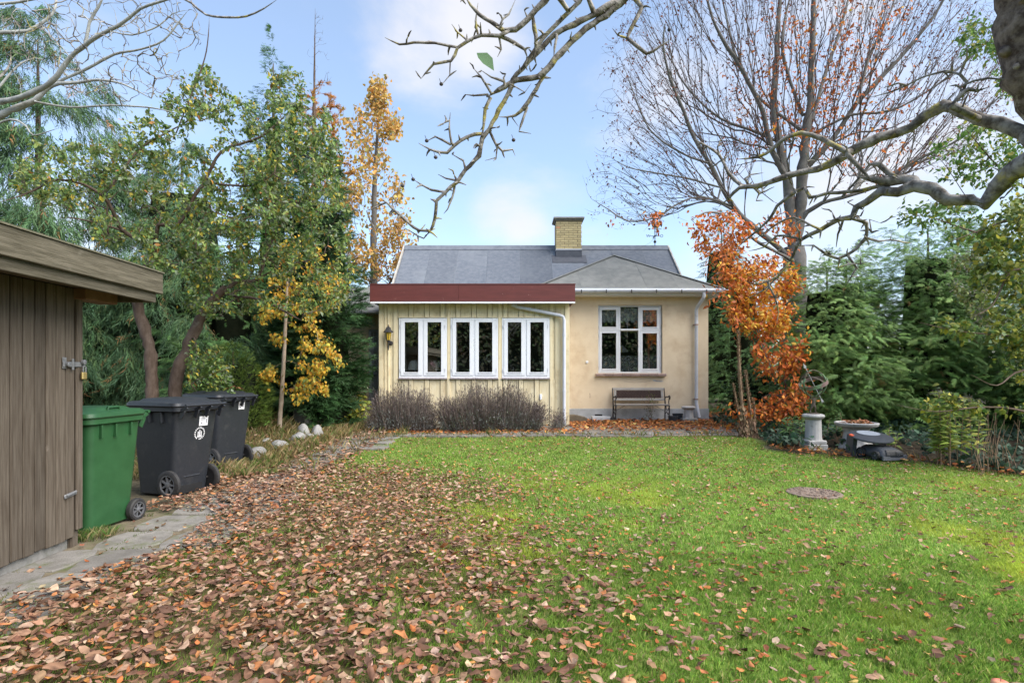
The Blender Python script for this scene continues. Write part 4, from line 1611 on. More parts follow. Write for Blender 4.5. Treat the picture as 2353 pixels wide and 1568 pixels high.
def make_bin(name, label, loc, rz, body, big, dims=(0.46, 0.48, 0.57, 0.66, 0.98)):
    """local +x is the back with the handle bar and wheels, width runs along y"""
    t = thing(name, label, 'wheeled bin', loc, rz, 'wheeled bins beside the shed')
    wb, db, wt, dt, h = dims
    rs = []
    sh = 0.5 * (dt - db) * 0.35
    for f in (0.0, 0.02, 0.1, 0.3, 0.55, 0.8, 0.93):
        e = f
        rs.append(rrect(db + (dt - db) * e, wb + (wt - wb) * e, 0.06, 0.015 + h * f * 1.0, 5, -sh * (1 - e) - 0.02, 0))
    rs[0] = rrect(db - 0.05, wb - 0.05, 0.06, 0.012, 5, -sh - 0.02, 0)
    b = MB()
    b.rings(rs)
    bd = b.build('body', body, t, None, 38)
    zr = 0.015 + h * 0.93
    b = MB()
    b.rings([rrect(dt + 0.005, wt + 0.005, 0.06, zr - 0.015, 5, -0.02), rrect(dt + 0.055, wt + 0.055, 0.07, zr, 5, -0.02),
             rrect(dt + 0.055, wt + 0.055, 0.07, zr + 0.04, 5, -0.02), rrect(dt - 0.02, wt - 0.02, 0.06, zr + 0.042, 5, -0.02)])
    b.build('rim', body, bd, None, 38)
    for sy in (-1, 1):
        for xx in (-0.2, -0.05, 0.12):
            b = MB()
            b.box((xx, sy * (wt / 2 + 0.003), zr - 0.07), (0.014, 0.035, 0.11), 0.003)
            b.build('rib', body, bd)
    # lid
    zl = zr + 0.044
    b = MB()
    b.rings([rrect(dt + 0.065, wt + 0.065, 0.075, zl, 5, -0.025), rrect(dt + 0.085, wt + 0.085, 0.085, zl + 0.012, 5, -0.025),
             rrect(dt + 0.075, wt + 0.075, 0.085, zl + 0.042, 5, -0.025), rrect(dt + 0.03, wt + 0.03, 0.08, zl + 0.056, 5, -0.025),
             rrect(dt - 0.08, wt - 0.08, 0.08, zl + 0.058, 5, -0.025), rrect(dt - 0.14, wt - 0.13, 0.08, zl + 0.08, 5, -0.025),
             rrect(dt - 0.3, wt - 0.28, 0.06, zl + 0.088, 5, -0.03)])
    ld = b.build('lid', body, t, None, 32)
    if not big:
        for sy in (-1, 1):
            b = MB()
            y0 = sy * (wt / 2 - 0.045)
            b.tube([(-0.08, y0, zl + 0.05), (-0.075, y0, zl + 0.082), (0.04, y0, zl + 0.084), (0.055, y0, zl + 0.05)], 0.011, 8)
            b.build('lid_grip', body, ld, None, 40)
    # handle bar on the back
    b = MB()
    xh = dt / 2 + 0.085
    b.tube([(xh, -wt / 2 + 0.02, zl + 0.018), (xh, wt / 2 - 0.02, zl + 0.018)], 0.0155, 10)
    for yy in (-wt / 2 + 0.04, -0.07, 0.07, wt / 2 - 0.04):
        b.box((dt / 2 + 0.045, yy, zl - 0.02), (0.10, 0.022, 0.035), 0.004, Matrix.Rotation(R(-25), 3, 'Y'))
        b.box((dt / 2 + 0.02, yy, zl - 0.075), (0.05, 0.016, 0.10), 0.004, Matrix.Rotation(R(28), 3, 'Y'))
    b.build('handle', body, t, None, 40)
    # wheels and axle
    r, wd = (0.148, 0.05) if big else (0.10, 0.055)
    xa = db / 2 - sh - 0.02 + (-0.01 if big else 0.015)
    ya = wb / 2 + wd / 2 + (0.005 if big else 0.008)
    for sy in (-1, 1):
        wheel(t, xa, sy * ya, r, wd, 7, M['rubber'], M['hub'], sy)
    b = MB()
    b.tube([(xa, -ya, r), (xa, ya, r)], 0.012, 8)
    b.build('axle', M['dark_metal'], t)
    if big:
        # foot step between the wheels, with solid panels painted dark as shaded recesses
        b = MB()
        xb = db / 2 - sh - 0.02
        b.span(xb - 0.02, xb + 0.03, -0.105, 0.105, 0.195, 0.215, 0.006)
        b.build('foot_step', body, bd)
        b = MB()
        b.span(xb - 0.02, xb + 0.018, -0.1, 0.1, 0.216, 0.325, 0.004)
        b.build('step_shade_panel', M['mower_dark'], bd)
        b = MB()
        b.span(xb - 0.02, xb + 0.012, -0.15, 0.15, 0.02, 0.13, 0.004)
        b.build('axle_shade_panel', M['mower_dark'], bd)
    return t, dict(zr=zr, dt=dt, wt=wt, db=db, wb=wb, h=h, sh=sh)


def back_x(d, z):
    """x of the sloping back face at height z"""
    e = (z - 0.015) / d['h']
    return -d['sh'] * (1 - e) - 0.02 + (d['db'] + (d['dt'] - d['db']) * e) / 2


def sticker(t, d, z, y, w, h):
    x = back_x(d, z) + 0.006
    lean = math.atan2((d['dt'] - d['db']) / 2 + d['sh'], d['h'])
    rot = Matrix.Rotation(lean, 3, 'Y')
    b = MB()
    b.box((x, y, z), (0.003, w, h), 0, rot)
    s = b.build('paper_label', M['label'], t)
    b = MB()
    for (yy, zz, ww, hh) in ((-0.22, -0.2, 0.16, 0.14), (0.34, -0.02, 0.09, 0.42), (-0.1, 0.28, 0.45, 0.035), (-0.1, 0.14, 0.45, 0.03)):
        b.box((x + 0.0022 + lean * zz * h, y + yy * w, z + zz * h), (0.001, ww * w, hh * h), 0, rot)
    b.build('label_print', M['ink'], s)
    return s


def make_bins():
    gb, d = make_bin('wheeled_bin', 'green wheeled bin with red lettering tucked behind the shed corner', (-3.68, 4.98, 0.0), R(84), M['bingreen'], False, (0.44, 0.46, 0.53, 0.58, 0.965))
    # lettering on its front face
    fx = -d['sh'] * 0.5 - 0.02 - (d['db'] + (d['dt'] - d['db']) * 0.62) / 2
    lean = -math.atan2((d['dt'] - d['db']) / 2 - d['sh'], d['h'])

    def front_text(s, size, y, z, mat):
        e = (z - 0.015) / d['h']
        x = -d['sh'] * (1 - e) - 0.02 - (d['db'] + (d['dt'] - d['db']) * e) / 2 - 0.003
        me = text_mesh('lettering', s, size, 0.001, mat)
        link('lettering', me, None, gb, (x, y, z), (R(90), 0, R(-90)))
    front_text('EKOBESKYT', 0.05, -0.02, 0.79, pmat('raised_green', (0.03, 0.15, 0.045), None, 0.5))
    front_text('GLKW·16', 0.055, -0.03, 0.66, M['redink'])
    b2, d2 = make_bin('wheeled_bin', 'charcoal wheeled bin with round white emblem and large spoked wheels', (-3.72, 6.32, 0.0), R(-18), M['binblack'], True)
    sticker(b2, d2, 0.80, 0.08, 0.115, 0.105)
    # emblem: ring of letters round three towers
    z0, y0 = 0.665, 0.045
    lean = math.atan2((d2['dt'] - d2['db']) / 2 + d2['sh'], d2['h'])
    em = MB()
    R0 = 0.062

    def fp(yy, zz):
        z = z0 + zz
        return (back_x(d2, z) + 0.004, y0 + yy, z)
    for k in range(20):
        if k == 14:
            continue
        a = 2 * math.pi * k / 20
        c = fp(R0 * math.cos(a), R0 * math.sin(a))
        em.box(c, (0.002, 0.0105, 0.014), 0, Matrix.Rotation(lean, 3, 'Y') @ Matrix.Rotation(a - math.pi / 2, 3, 'X'))
    for yy, h in ((-0.02, 0.05), (0, 0.066), (0.02, 0.05)):
        c = fp(yy, -0.008 + h / 2 - 0.02)
        em.box(c, (0.002, 0.011, h), 0, Matrix.Rotation(lean, 3, 'Y'))
    em.box(fp(0, -0.034), (0.002, 0.058, 0.014), 0, Matrix.Rotation(lean, 3, 'Y'))
    em.build('emblem', M['label'], b2)
    b3, d3 = make_bin('wheeled_bin', 'charcoal wheeled bin with leaf-strewn lid farthest from the shed', (-4.05, 7.9, 0.02), R(-25), M['binblack'], True)
    sticker(b3, d3, 0.86, 0.10, 0.095, 0.115)


make_bins()


# ------------------------------------------------------------------ bench, pots and pedestal by the wing
def make_bench():
    g = 0.175
    t = thing('garden_bench', 'iron and timber garden bench with lattice back below the large window', 'bench', (3.03, 13.38, g))
    w = 1.24
    for s in (-1, 1):
        x = s * w / 2
        b = MB()
        b.tube([(x, 0.20, 0), (x, 0.19, 0.2), (x, 0.17, 0.36), (x, 0.20, 0.5), (x, 0.28, 0.77)], [0.018, 0.015, 0.017, 0.014, 0.012], 8)
        b.tube([(x, -0.17, 0), (x, -0.15, 0.12), (x, -0.19, 0.25), (x, -0.17, 0.37)], [0.02, 0.014, 0.014, 0.016], 8)
        b.tube([(x, 0.17, 0.35), (x, 0.0, 0.37), (x, -0.19, 0.37)], 0.014, 8)
        b.tube([(x, 0.19, 0.14), (x, 0.05, 0.22), (x, -0.06, 0.16), (x, -0.15, 0.2)], 0.01, 6)
        b.tube([(x, 0.1, 0.34), (x, 0.03, 0.25), (x, -0.08, 0.26), (x, -0.12, 0.33)], 0.008, 6)
        b.build('leg', M['dark_metal'], t, None, 50)
        b = MB()
        b.tube([(x, 0.22, 0.52), (x, 0.08, 0.57), (x, -0.08, 0.57), (x, -0.18, 0.60), (x, -0.23, 0.58), (x, -0.22, 0.53), (x, -0.18, 0.54)], [0.012, 0.013, 0.015, 0.018, 0.017, 0.014, 0.01], 8)
        b.tube([(x, -0.16, 0.37), (x, -0.13, 0.45), (x, -0.17, 0.56)], 0.011, 8)
        b.build('armrest', M['dark_metal'], t, None, 50)
    for k in range(4):
        b = MB()
        b.box((0, -0.16 + 0.095 * k, 0.395 - (0.012 if k else 0.0)), (w - 0.02, 0.082, 0.026), 0.006)
        b.build('seat_slat', M['benchwood'], t)
    rot = Matrix.Rotation(R(-13), 3, 'X')

    def bk(v, h):
        return (0, 0.205 + math.sin(R(16)) * (h - 0.5), h)
    for h, hh in ((0.50, 0.055), (0.745, 0.06)):
        b = MB()
        b.box(bk(0, h), (w - 0.02, 0.024, hh), 0.005, rot)
        b.build('back_rail', M['benchwood'], t)
    for s in (-1, 1):
        b = MB()
        c = bk(0, 0.6225)
        b.box((s * (w / 2 - 0.055), c[1], c[2]), (0.06, 0.022, 0.182), 0.005, rot)
        b.build('back_stile', M['benchwood'], t)
    # cast lattice panel
    b = MB()
    n = 15
    c = Vector(bk(0, 0.6225))
    for k in range(-3, n + 3):
        x0 = -w / 2 + 0.09 + k * (w - 0.18) / n
        for sg in (-1, 1):
            xa, xb = x0, x0 + sg * 0.19
            za, zb = -0.09, 0.09
            lim = w / 2 - 0.088
            pa, pb = Vector((xa, 0, za)), Vector((xb, 0, zb))
            d = pb - pa
            t0, t1 = 0.0, 1.0
            for lo in (-lim, lim):
                pass
            if abs(d.x) > 1e-6:
                ta, tb = sorted(((-lim - pa.x) / d.x, (lim - pa.x) / d.x))
                t0, t1 = max(t0, ta), min(t1, tb)
            if t1 - t0 < 0.05:
                continue
            p0, p1 = pa + d * t0, pa + d * t1
            b.tube([rot @ p0 + c, rot @ p1 + c], 0.0075, 5)
    b.build('lattice_panel', M['lattice'], t)
    b = MB()
    c2 = bk(0, 0.6225)
    b.box((0, c2[1] + 0.014, c2[2]), (w - 0.17, 0.005, 0.18), 0, rot)
    b.build('panel_back', M['lattice'], t)
    for s in (-1, 1):
        b = MB()
        b.tube([(s * (w / 2 - 0.02), 0.12, 0.22), (s * (w / 2 - 0.28), 0.1, 0.37)], 0.004, 5)
        b.build('brace', M['dark_metal'], t)
    # dry plant growing through
    t2 = thing('bench_weed', 'thin yellow-green weed climbing through the bench', 'weed', (3.28, 13.52, g))
    b = MB()
    r = random.Random(8)
    for k in range(6):
        p = [Vector((r.uniform(-0.03, 0.03), 0, 0))]
        for q in range(7):
            p.append(p[-1] + Vector((r.uniform(-0.07, 0.05), r.uniform(-0.04, 0.0), r.uniform(0.05, 0.12))))
        b.tube(p, 0.0035, 4)
    b.build('stem', M['stalk'], t2)
    b = MB()
    for k in range(46):
        z = r.uniform(0.05, 0.68)
        c = Vector((r.uniform(-0.2, 0.12), r.uniform(-0.25, 0.0), z))
        a = r.uniform(0, 6.3)
        d = Vector((math.cos(a), r.uniform(-0.5, 0.2), math.sin(a))) * 0.03
        e = Vector((-math.sin(a), 0.1, math.cos(a))) * 0.013
        b.add([tuple(c), tuple(c + d * 0.5 + e), tuple(c + d), tuple(c + d * 0.5 - e)], [(0, 1, 2, 3)])
    b.build('leaves', pmat('weed_leaf', (0.16, 0.17, 0.04), (0.08, 0.12, 0.03)), t2)

    def pot(label, x, y, r_, h):
        tt = thing('plant_pot', label, 'plant pot', (x, y, g))
        b = MB()
        b.lathe([(r_ * 0.78, 0), (r_ * 0.95, h * 0.85), (r_, h * 0.86), (r_, h), (r_ * 0.9, h), (r_ * 0.88, h * 0.9)], 24)
        b.build('pot', M['pot'], tt, None, 40)
        b = MB()
        b.lathe([(r_ * 0.88, h * 0.88), (r_ * 0.5, h * 0.93), (0, h * 0.95)], 20, jitter=0.03)
        b.build('soil', M['soil'], tt, None, 60)
    pot('small dark plastic pot in front of the bench end', 3.75, 13.25, 0.115, 0.13)
    pot('larger dark plant pot against the plinth behind the smaller pot', 3.93, 13.5, 0.125, 0.17)
    # low stone column stump
    t = thing('column_stump', 'short weathered stone column stump beside the downpipe', 'column', (4.14, 13.35, g - 0.02))
    b = MB()
    b.box((0, 0, 0.05), (0.36, 0.3, 0.09), 0.015)
    b.build('base', M['concrete'], t)
    b = MB()
    pr = [(0.125, 0.09), (0.118, 0.12), (0.11, 0.18), (0.112, 0.30)]
    b.lathe(pr, 8)
    b.build('shaft', M['pedestal'], t, None, 30)
    b = MB()
    b.lathe([(0.115, 0.30), (0.16, 0.33), (0.165, 0.355), (0.14, 0.375), (0.0, 0.37)], 20, jitter=0.02)
    b.build('top', M['pedestal'], t, None, 40)
    # trough and slab by the corner
    t = thing('stone_trough', 'low white trough of leaves beside the left bench leg', 'trough', (2.10, 13.42, g))
    b = MB()
    b.span(-0.22, 0.22, -0.1, -0.07, 0, 0.11, 0.008)
    b.span(-0.22, 0.22, 0.07, 0.1, 0, 0.11, 0.008)
    b.span(-0.22, -0.19, -0.07, 0.07, 0, 0.11, 0.008)
    b.span(0.19, 0.22, -0.07, 0.07, 0, 0.11, 0.008)
    b.build('sides', M['plinth'], t)
    b = MB()
    b.span(-0.19, 0.19, -0.07, 0.07, 0.02, 0.08)
    b.build('soil', M['soil'], t)
    t = thing('cellar_hatch', 'dark sloping hatch stone in the corner beside the sunroom', 'hatch', (1.52, 13.3, g))
    b = MB()
    b.prism([(-0.28, 0.0), (0.28, 0.0), (0.2, 0.10), (-0.05, 0.155), (-0.26, 0.14)], -0.22, 0.2, 'xz')
    b.build('slab', pmat('mossy_stone', (0.10, 0.085, 0.06), (0.17, 0.14, 0.10), 0.95, scale=9, bump=0.6), t)
    t = thing('decorative_wheel', 'small round dark iron piece leaning by the bench foot', 'ornament', (2.345, 13.25, g))
    b = MB()
    b.tube([(0.052 * math.cos(a), 0, 0.06 + 0.052 * math.sin(a)) for a in np.linspace(0, 2 * math.pi, 18)[:-1]], 0.012, 8, closed=True)
    b.lathe([(0.05, -0.01), (0.05, 0.01)], 16, (0, 0, 0.06), Matrix.Rotation(R(90), 3, 'X'))
    b.build('disc', M['dark_metal'], t, None, 50)


make_bench()


# ------------------------------------------------------------------ sundial, bird bath, mower
def make_sundial():
    Y = 9.35
    X = (1868 - CX) / F * Y
    g = float(gz(X, Y))
    s = F / Y
    t = thing('sundial_pedestal', 'fluted weathered stone column carrying the armillary sundial', 'pedestal', (X, Y, g))
    zt = CH - (950 - HY) / s - g
    b = MB()
    b.box((0, 0, 0.03), (0.32, 0.32, 0.10), 0.012)
    b.box((0, 0, 0.11), (0.30, 0.30, 0.07), 0.015)
    b.build('base', M['pedestal'], t)
    b = MB()
    n = 48
    rs = []
    for z, r in ((0.14, 0.142), (0.17, 0.13), (0.30, 0.125), (zt - 0.09, 0.12)):
        ring = []
        for k in range(n):
            a = 2 * math.pi * k / n
            rr = r - 0.006 * (0.5 + 0.5 * math.cos(a * 16))
            ring.append((rr * math.cos(a), rr * math.sin(a), z))
        rs.append(ring)
    b.rings(rs)
    b.build('shaft', M['pedestal'], t, None, 60)
    b = MB()
    b.lathe([(0.12, zt - 0.09), (0.14, zt - 0.075), (0.165, zt - 0.055), (0.172, zt - 0.035), (0.16, zt - 0.01), (0.13, zt), (0, zt)], 32, jitter=0.01)
    b.build('capital', M['pedestal'], t, None, 40)
    # armillary sphere on its little bronze figure
    z0 = g + zt
    a_ = thing('armillary_sundial', 'verdigris ring sphere with arrow held up by a small bronze figure', 'sundial', (X, Y, z0))
    b = MB()
    b.lathe([(0.095, 0), (0.095, 0.012), (0.06, 0.018), (0, 0.02)], 24)
    b.build('foot_plate', M['bronze_dark'], a_, None, 40)
    # figure: one continuous skin, legs apart, arms raised under the sphere
    me = bpy.data.meshes.new('figure')
    J = [(0, 0, 0.155), (0.005, 0, 0.20), (0.012, 0, 0.245), (0.018, -0.004, 0.268), (0.024, -0.006, 0.292),
         (-0.03, -0.004, 0.10), (-0.045, 0.01, 0.055), (-0.05, -0.004, 0.022), (-0.052, -0.03, 0.02),
         (0.03, -0.01, 0.10), (0.03, 0.0, 0.06), (0.045, 0.0, 0.022), (0.05, -0.028, 0.02),
         (-0.03, 0, 0.243), (-0.06, -0.01, 0.262), (-0.05, -0.012, 0.305), (-0.042, -0.012, 0.318),
         (0.052, 0, 0.243), (0.08, -0.01, 0.265), (0.066, -0.012, 0.305), (0.058, -0.012, 0.318)]
    E = [(0, 1), (1, 2), (2, 3), (3, 4), (0, 5), (5, 6), (6, 7), (7, 8), (0, 9), (9, 10), (10, 11), (11, 12), (2, 13), (13, 14), (14, 15), (15, 16), (2, 17), (17, 18), (18, 19), (19, 20)]
    rad = [0.026, 0.022, 0.028, 0.011, 0.020, 0.017, 0.012, 0.009, 0.006, 0.017, 0.012, 0.009, 0.006, 0.012, 0.009, 0.007, 0.006, 0.012, 0.009, 0.007, 0.006]
    me.from_pydata(J, E, [])
    fo = link('figure', me, M['bronze_dark'], a_)
    sk = fo.modifiers.new('skin', 'SKIN')
    for v, r in zip(me.skin_vertices[0].data, rad):
        v.radius = (r, r)
    me.skin_vertices[0].data[0].use_root = True
    fo.modifiers.new('sub', 'SUBSURF').levels = 1
    fo.modifiers['sub'].render_levels = 2
    cz = 0.50
    rr = 0.215
    C = Vector((0.0, 0, cz))
    tilt = Matrix.Rotation(R(-32), 3, 'Y')

    def ring(name, r, w, th, rot, mat):
        b = MB()
        n = 48
        V = []
        for k in range(n):
            a = 2 * math.pi * k / n
            for dr, dz in ((0, -w / 2), (th, -w / 2), (th, w / 2), (0, w / 2)):
                V.append(tuple(rot @ Vector(((r + dr) * math.cos(a), (r + dr) * math.sin(a), dz)) + C))
        Fs = []
        for k in range(n):
            j = (k + 1) % n
            for q in range(4):
                q2 = (q + 1) % 4
                Fs.append((k * 4 + q, j * 4 + q, j * 4 + q2, k * 4 + q2))
        b.add(V, Fs)
        b.build(name, mat, a_, None, 40)
    ring('equator_band', rr - 0.004, 0.06, 0.008, Matrix.Rotation(R(12), 3, 'X') @ Matrix.Rotation(R(-20), 3, 'Y'), M['rustring'])
    ring('meridian_ring', rr, 0.028, 0.012, Matrix.Rotation(R(25), 3, 'Z') @ Matrix.Rotation(R(90), 3, 'X'), M['bronze'])
    ring('meridian_ring', rr - 0.014, 0.028, 0.012, Matrix.Rotation(R(-52), 3, 'Z') @ Matrix.Rotation(R(90), 3, 'X'), M['bronze'])
    ring('ecliptic_ring', rr - 0.022, 0.016, 0.006, Matrix.Rotation(R(-20), 3, 'X') @ Matrix.Rotation(R(30), 3, 'Y'), M['bronze_dark'])
    d = Vector((-0.47, -0.05, 0.88)).normalized()
    b = MB()
    p0, p1 = C - d * 0.31, C + d * 0.31
    b.tube([tuple(p0), tuple(p1)], 0.006, 8)
    b.build('rod', M['pale_metal'], a_)
    s2 = d.cross(Vector((0, 1, 0))).normalized()
    for nm, c, sg in (('arrow_head', p1, 1), ('arrow_tail', p0, -1)):
        b = MB()
        if sg > 0:
            pts = [c + d * 0.06, c - s2 * 0.026 - d * 0.015, c - s2 * 0.012 - d * 0.01, c - s2 * 0.009 - d * 0.03, c + s2 * 0.009 - d * 0.03, c + s2 * 0.012 - d * 0.01, c + s2 * 0.026 - d * 0.015]
        else:
            pts = [c + d * 0.03, c + s2 * 0.014, c + s2 * 0.018 - d * 0.05, c - d * 0.03, c - s2 * 0.018 - d * 0.05, c - s2 * 0.014]
        n = len(pts)
        th = Vector((0, 0.006, 0))
        V = [tuple(p - th) for p in pts] + [tuple(p + th) for p in pts]
        Fs = [tuple(range(n)), tuple(reversed(range(n, 2 * n)))] + [(i, n + i, n + (i + 1) % n, (i + 1) % n) for i in range(n)]
        b.add(V, Fs)
        b.build(nm, M['pale_metal'], a_)


make_sundial()


def make_birdbath():
    Y = 9.35
    X = (1967 - CX) / F * Y
    g = float(gz(X, Y))
    t = thing('bird_bath', 'round stone bird bath full of fallen leaves behind the robot mower', 'bird bath', (X, Y, g))
    zt = CH - (970 - HY) / F * Y - g
    b = MB()
    b.lathe([(0.0, zt - 0.09), (0.20, zt - 0.085), (0.29, zt - 0.06), (0.315, zt - 0.04), (0.325, zt - 0.005), (0.31, zt + 0.005), (0.29, zt - 0.01), (0.22, zt - 0.03), (0, zt - 0.035)], 40, jitter=0.006)
    b.build('bowl', M['pedestal'], t, None, 40)
    b = MB()
    pr = [(0.26, 0.0), (0.25, 0.05), (0.22, 0.09), (0.20, 0.15), (0.19, 0.22), (0.18, zt - 0.14), (0.2, zt - 0.088)]
    rs = []
    n = 48
    for r, z in pr:
        ring = []
        for k in range(n):
            a = 2 * math.pi * k / n
            q = 1 + 0.13 * max(0, math.cos(a * 4)) ** 4 * (1 if z < zt - 0.2 else 0.3)
            ring.append((r * q * math.cos(a), r * q * math.sin(a), z))
        rs.append(ring)
    b.rings(rs)
    b.build('stem', M['pedestal'], t, None, 50)
    return t, X, Y, g + zt


BATH = make_birdbath()


def make_mower():
    # charging station with its round roof
    Y = 8.45
    X = (2014 - CX) / F * Y
    g = float(gz(X, Y))
    rz = R(-14)
    t = thing('mower_garage', 'dark charging station with tilted round roof and orange tag', 'charging station', (X, Y + 0.12, g), rz)
    t.scale = (0.86, 0.86, 0.88)
    b = MB()
    b.span(-0.30, 0.30, -0.25, 0.38, 0.0, 0.02, 0.006)
    b.build('base_plate', M['mower_dark'], t)
    b = MB()
    b.prism([(-0.33, 0.0), (-0.27, 0.0), (-0.235, 0.345), (-0.30, 0.37)], -0.05, 0.30, 'xz')
    b.build('side_post', M['mower'], t)
    b = MB()
    b.prism([(0.27, 0.0), (0.31, 0.0), (0.27, 0.34), (0.235, 0.34)], 0.18, 0.32, 'xz')
    b.build('side_post', M['mower'], t)
    # roof: thin dished ellipse, tipped towards the lawn
    b = MB()
    rot = Matrix.Rotation(R(3), 3, 'Y') @ Matrix.Rotation(R(12), 3, 'X')
    n = 48
    rs = []
    for f, z in ((0.93, -0.028), (1.0, -0.012), (0.985, 0.004), (0.8, 0.016), (0.45, 0.026), (0.1, 0.03)):
        rs.append([tuple(rot @ Vector((0.345 * f * math.cos(2 * math.pi * k / n), 0.33 * f * math.sin(2 * math.pi * k / n), z)) + Vector((-0.0, 0.03, 0.362))) for k in range(n)])
    b.rings(rs)
    rf = b.build('round_roof', M['mower'], t, None, 40)
    b = MB()
    ring = []
    for z in (0.0275, 0.033):
        ring.append([tuple(rot @ Vector((-0.02 + 0.185 * math.cos(2 * math.pi * k / n), 0.09 + 0.13 * math.sin(2 * math.pi * k / n), z)) + Vector((-0.0, 0.03, 0.362))) for k in range(n)])
    b.rings(ring)
    b.build('grey_inlay', M['mower_grey'], rf, None, 40)
    b = MB()
    b.box(tuple(rot @ Vector((-0.325, -0.05, 0.012)) + Vector((0, 0.03, 0.362))), (0.06, 0.07, 0.03), 0.006, rot @ Matrix.Rotation(R(15), 3, 'Z'))
    b.build('orange_tag', M['orange'], rf)
    # mower
    m = thing('robot_mower', 'grey robot mower parked under the round charging roof', 'robot mower', (X + 0.06, Y - 0.04, g + 0.005), R(10))
    m.scale = (0.95, 0.85, 0.8)
    b = MB()
    prof = [(-0.19, 0.06, 0.20, 0.235), (-0.22, 0.0, 0.215, 0.25), (-0.20, 0.1, 0.2, 0.25)]
    rs = []
    for z, w_, d0, d1, r in ((0.045, 0.36, -0.22, 0.33, 0.05), (0.09, 0.40, -0.235, 0.34, 0.07), (0.15, 0.38, -0.22, 0.34, 0.08), (0.20, 0.33, -0.17, 0.33, 0.09), (0.235, 0.26, -0.10, 0.30, 0.09)):
        rs.append(rrect(w_, d1 - d0, r, z, 5, 0, (d0 + d1) / 2))
    b.rings(rs)
    bd = b.build('body', M['mower'], m, None, 35)
    b = MB()
    b.rings([rrect(0.30, 0.05, 0.02, 0.10, 4, 0.01, -0.222), rrect(0.285, 0.05, 0.02, 0.155, 4, 0.01, -0.212), rrect(0.24, 0.05, 0.02, 0.195, 4, 0.01, -0.172)])
    b.build('front_panel', M['mower_dark'], bd, None, 35)
    b = MB()
    bx = [(-0.205, 0.02), (-0.205, 0.10), (-0.09, 0.085), (-0.07, 0.065), (0.11, 0.065), (0.14, 0.075), (0.155, 0.105), (0.205, 0.115), (0.205, 0.03), (0.19, 0.02)]
    b.prism(bx, -0.262, -0.232, 'xz')
    b.build('bumper', M['mower_bump'], bd)
    b = MB()
    b.span(-0.20, 0.205, -0.231, -0.1, 0.025, 0.05, 0.006)
    b.build('under_tray', M['mower_dark'], bd)
    # emblem: crowned letter on the front
    b = MB()
    ey = -0.249

    def bar(p, q, w_):
        b.tube([p, q], w_, 5)
    zc = 0.135
    bar((0.045, ey, zc + 0.02), (0.048, ey - 0.002, zc - 0.02), 0.0035)
    bar((0.085, ey, zc + 0.02), (0.082, ey - 0.002, zc - 0.02), 0.0035)
    bar((0.047, ey - 0.001, zc), (0.083, ey - 0.001, zc), 0.003)
    b.tube([(0.04, ey, zc - 0.02), (0.05, ey - 0.001, zc - 0.036), (0.065, ey - 0.001, zc - 0.04), (0.08, ey - 0.001, zc - 0.036), (0.09, ey, zc - 0.02)], 0.003, 5)
    for dx in (-0.018, 0, 0.018):
        bar((0.065 + dx, ey + 0.006, zc + 0.022), (0.065 + dx * 1.25, ey + 0.012, zc + 0.036), 0.003)
    b.build('emblem', M['mower_bump'], bd)
    for s, yy in ((-1, -0.10), (1, -0.10), (-1, 0.22), (1, 0.22)):
        r_ = 0.085 if yy < 0 else 0.10
        wheel(m, 0, 0, 0.1, 0.05, 8, M['rubber'], M['hub'], s) if False else None
        tt = wheel(bd, s * 0.0, 0.0, r_, 0.05, 8, M['rubber'], M['hub'], s)
        tt.rotation_euler = (0, 0, R(90))
        tt.location = (0, 0, 0)
        tt.rotation_euler = (0, 0, R(-90))
        tt.location = (s * 0.205, yy, 0)
        tt.parent = m


make_mower()


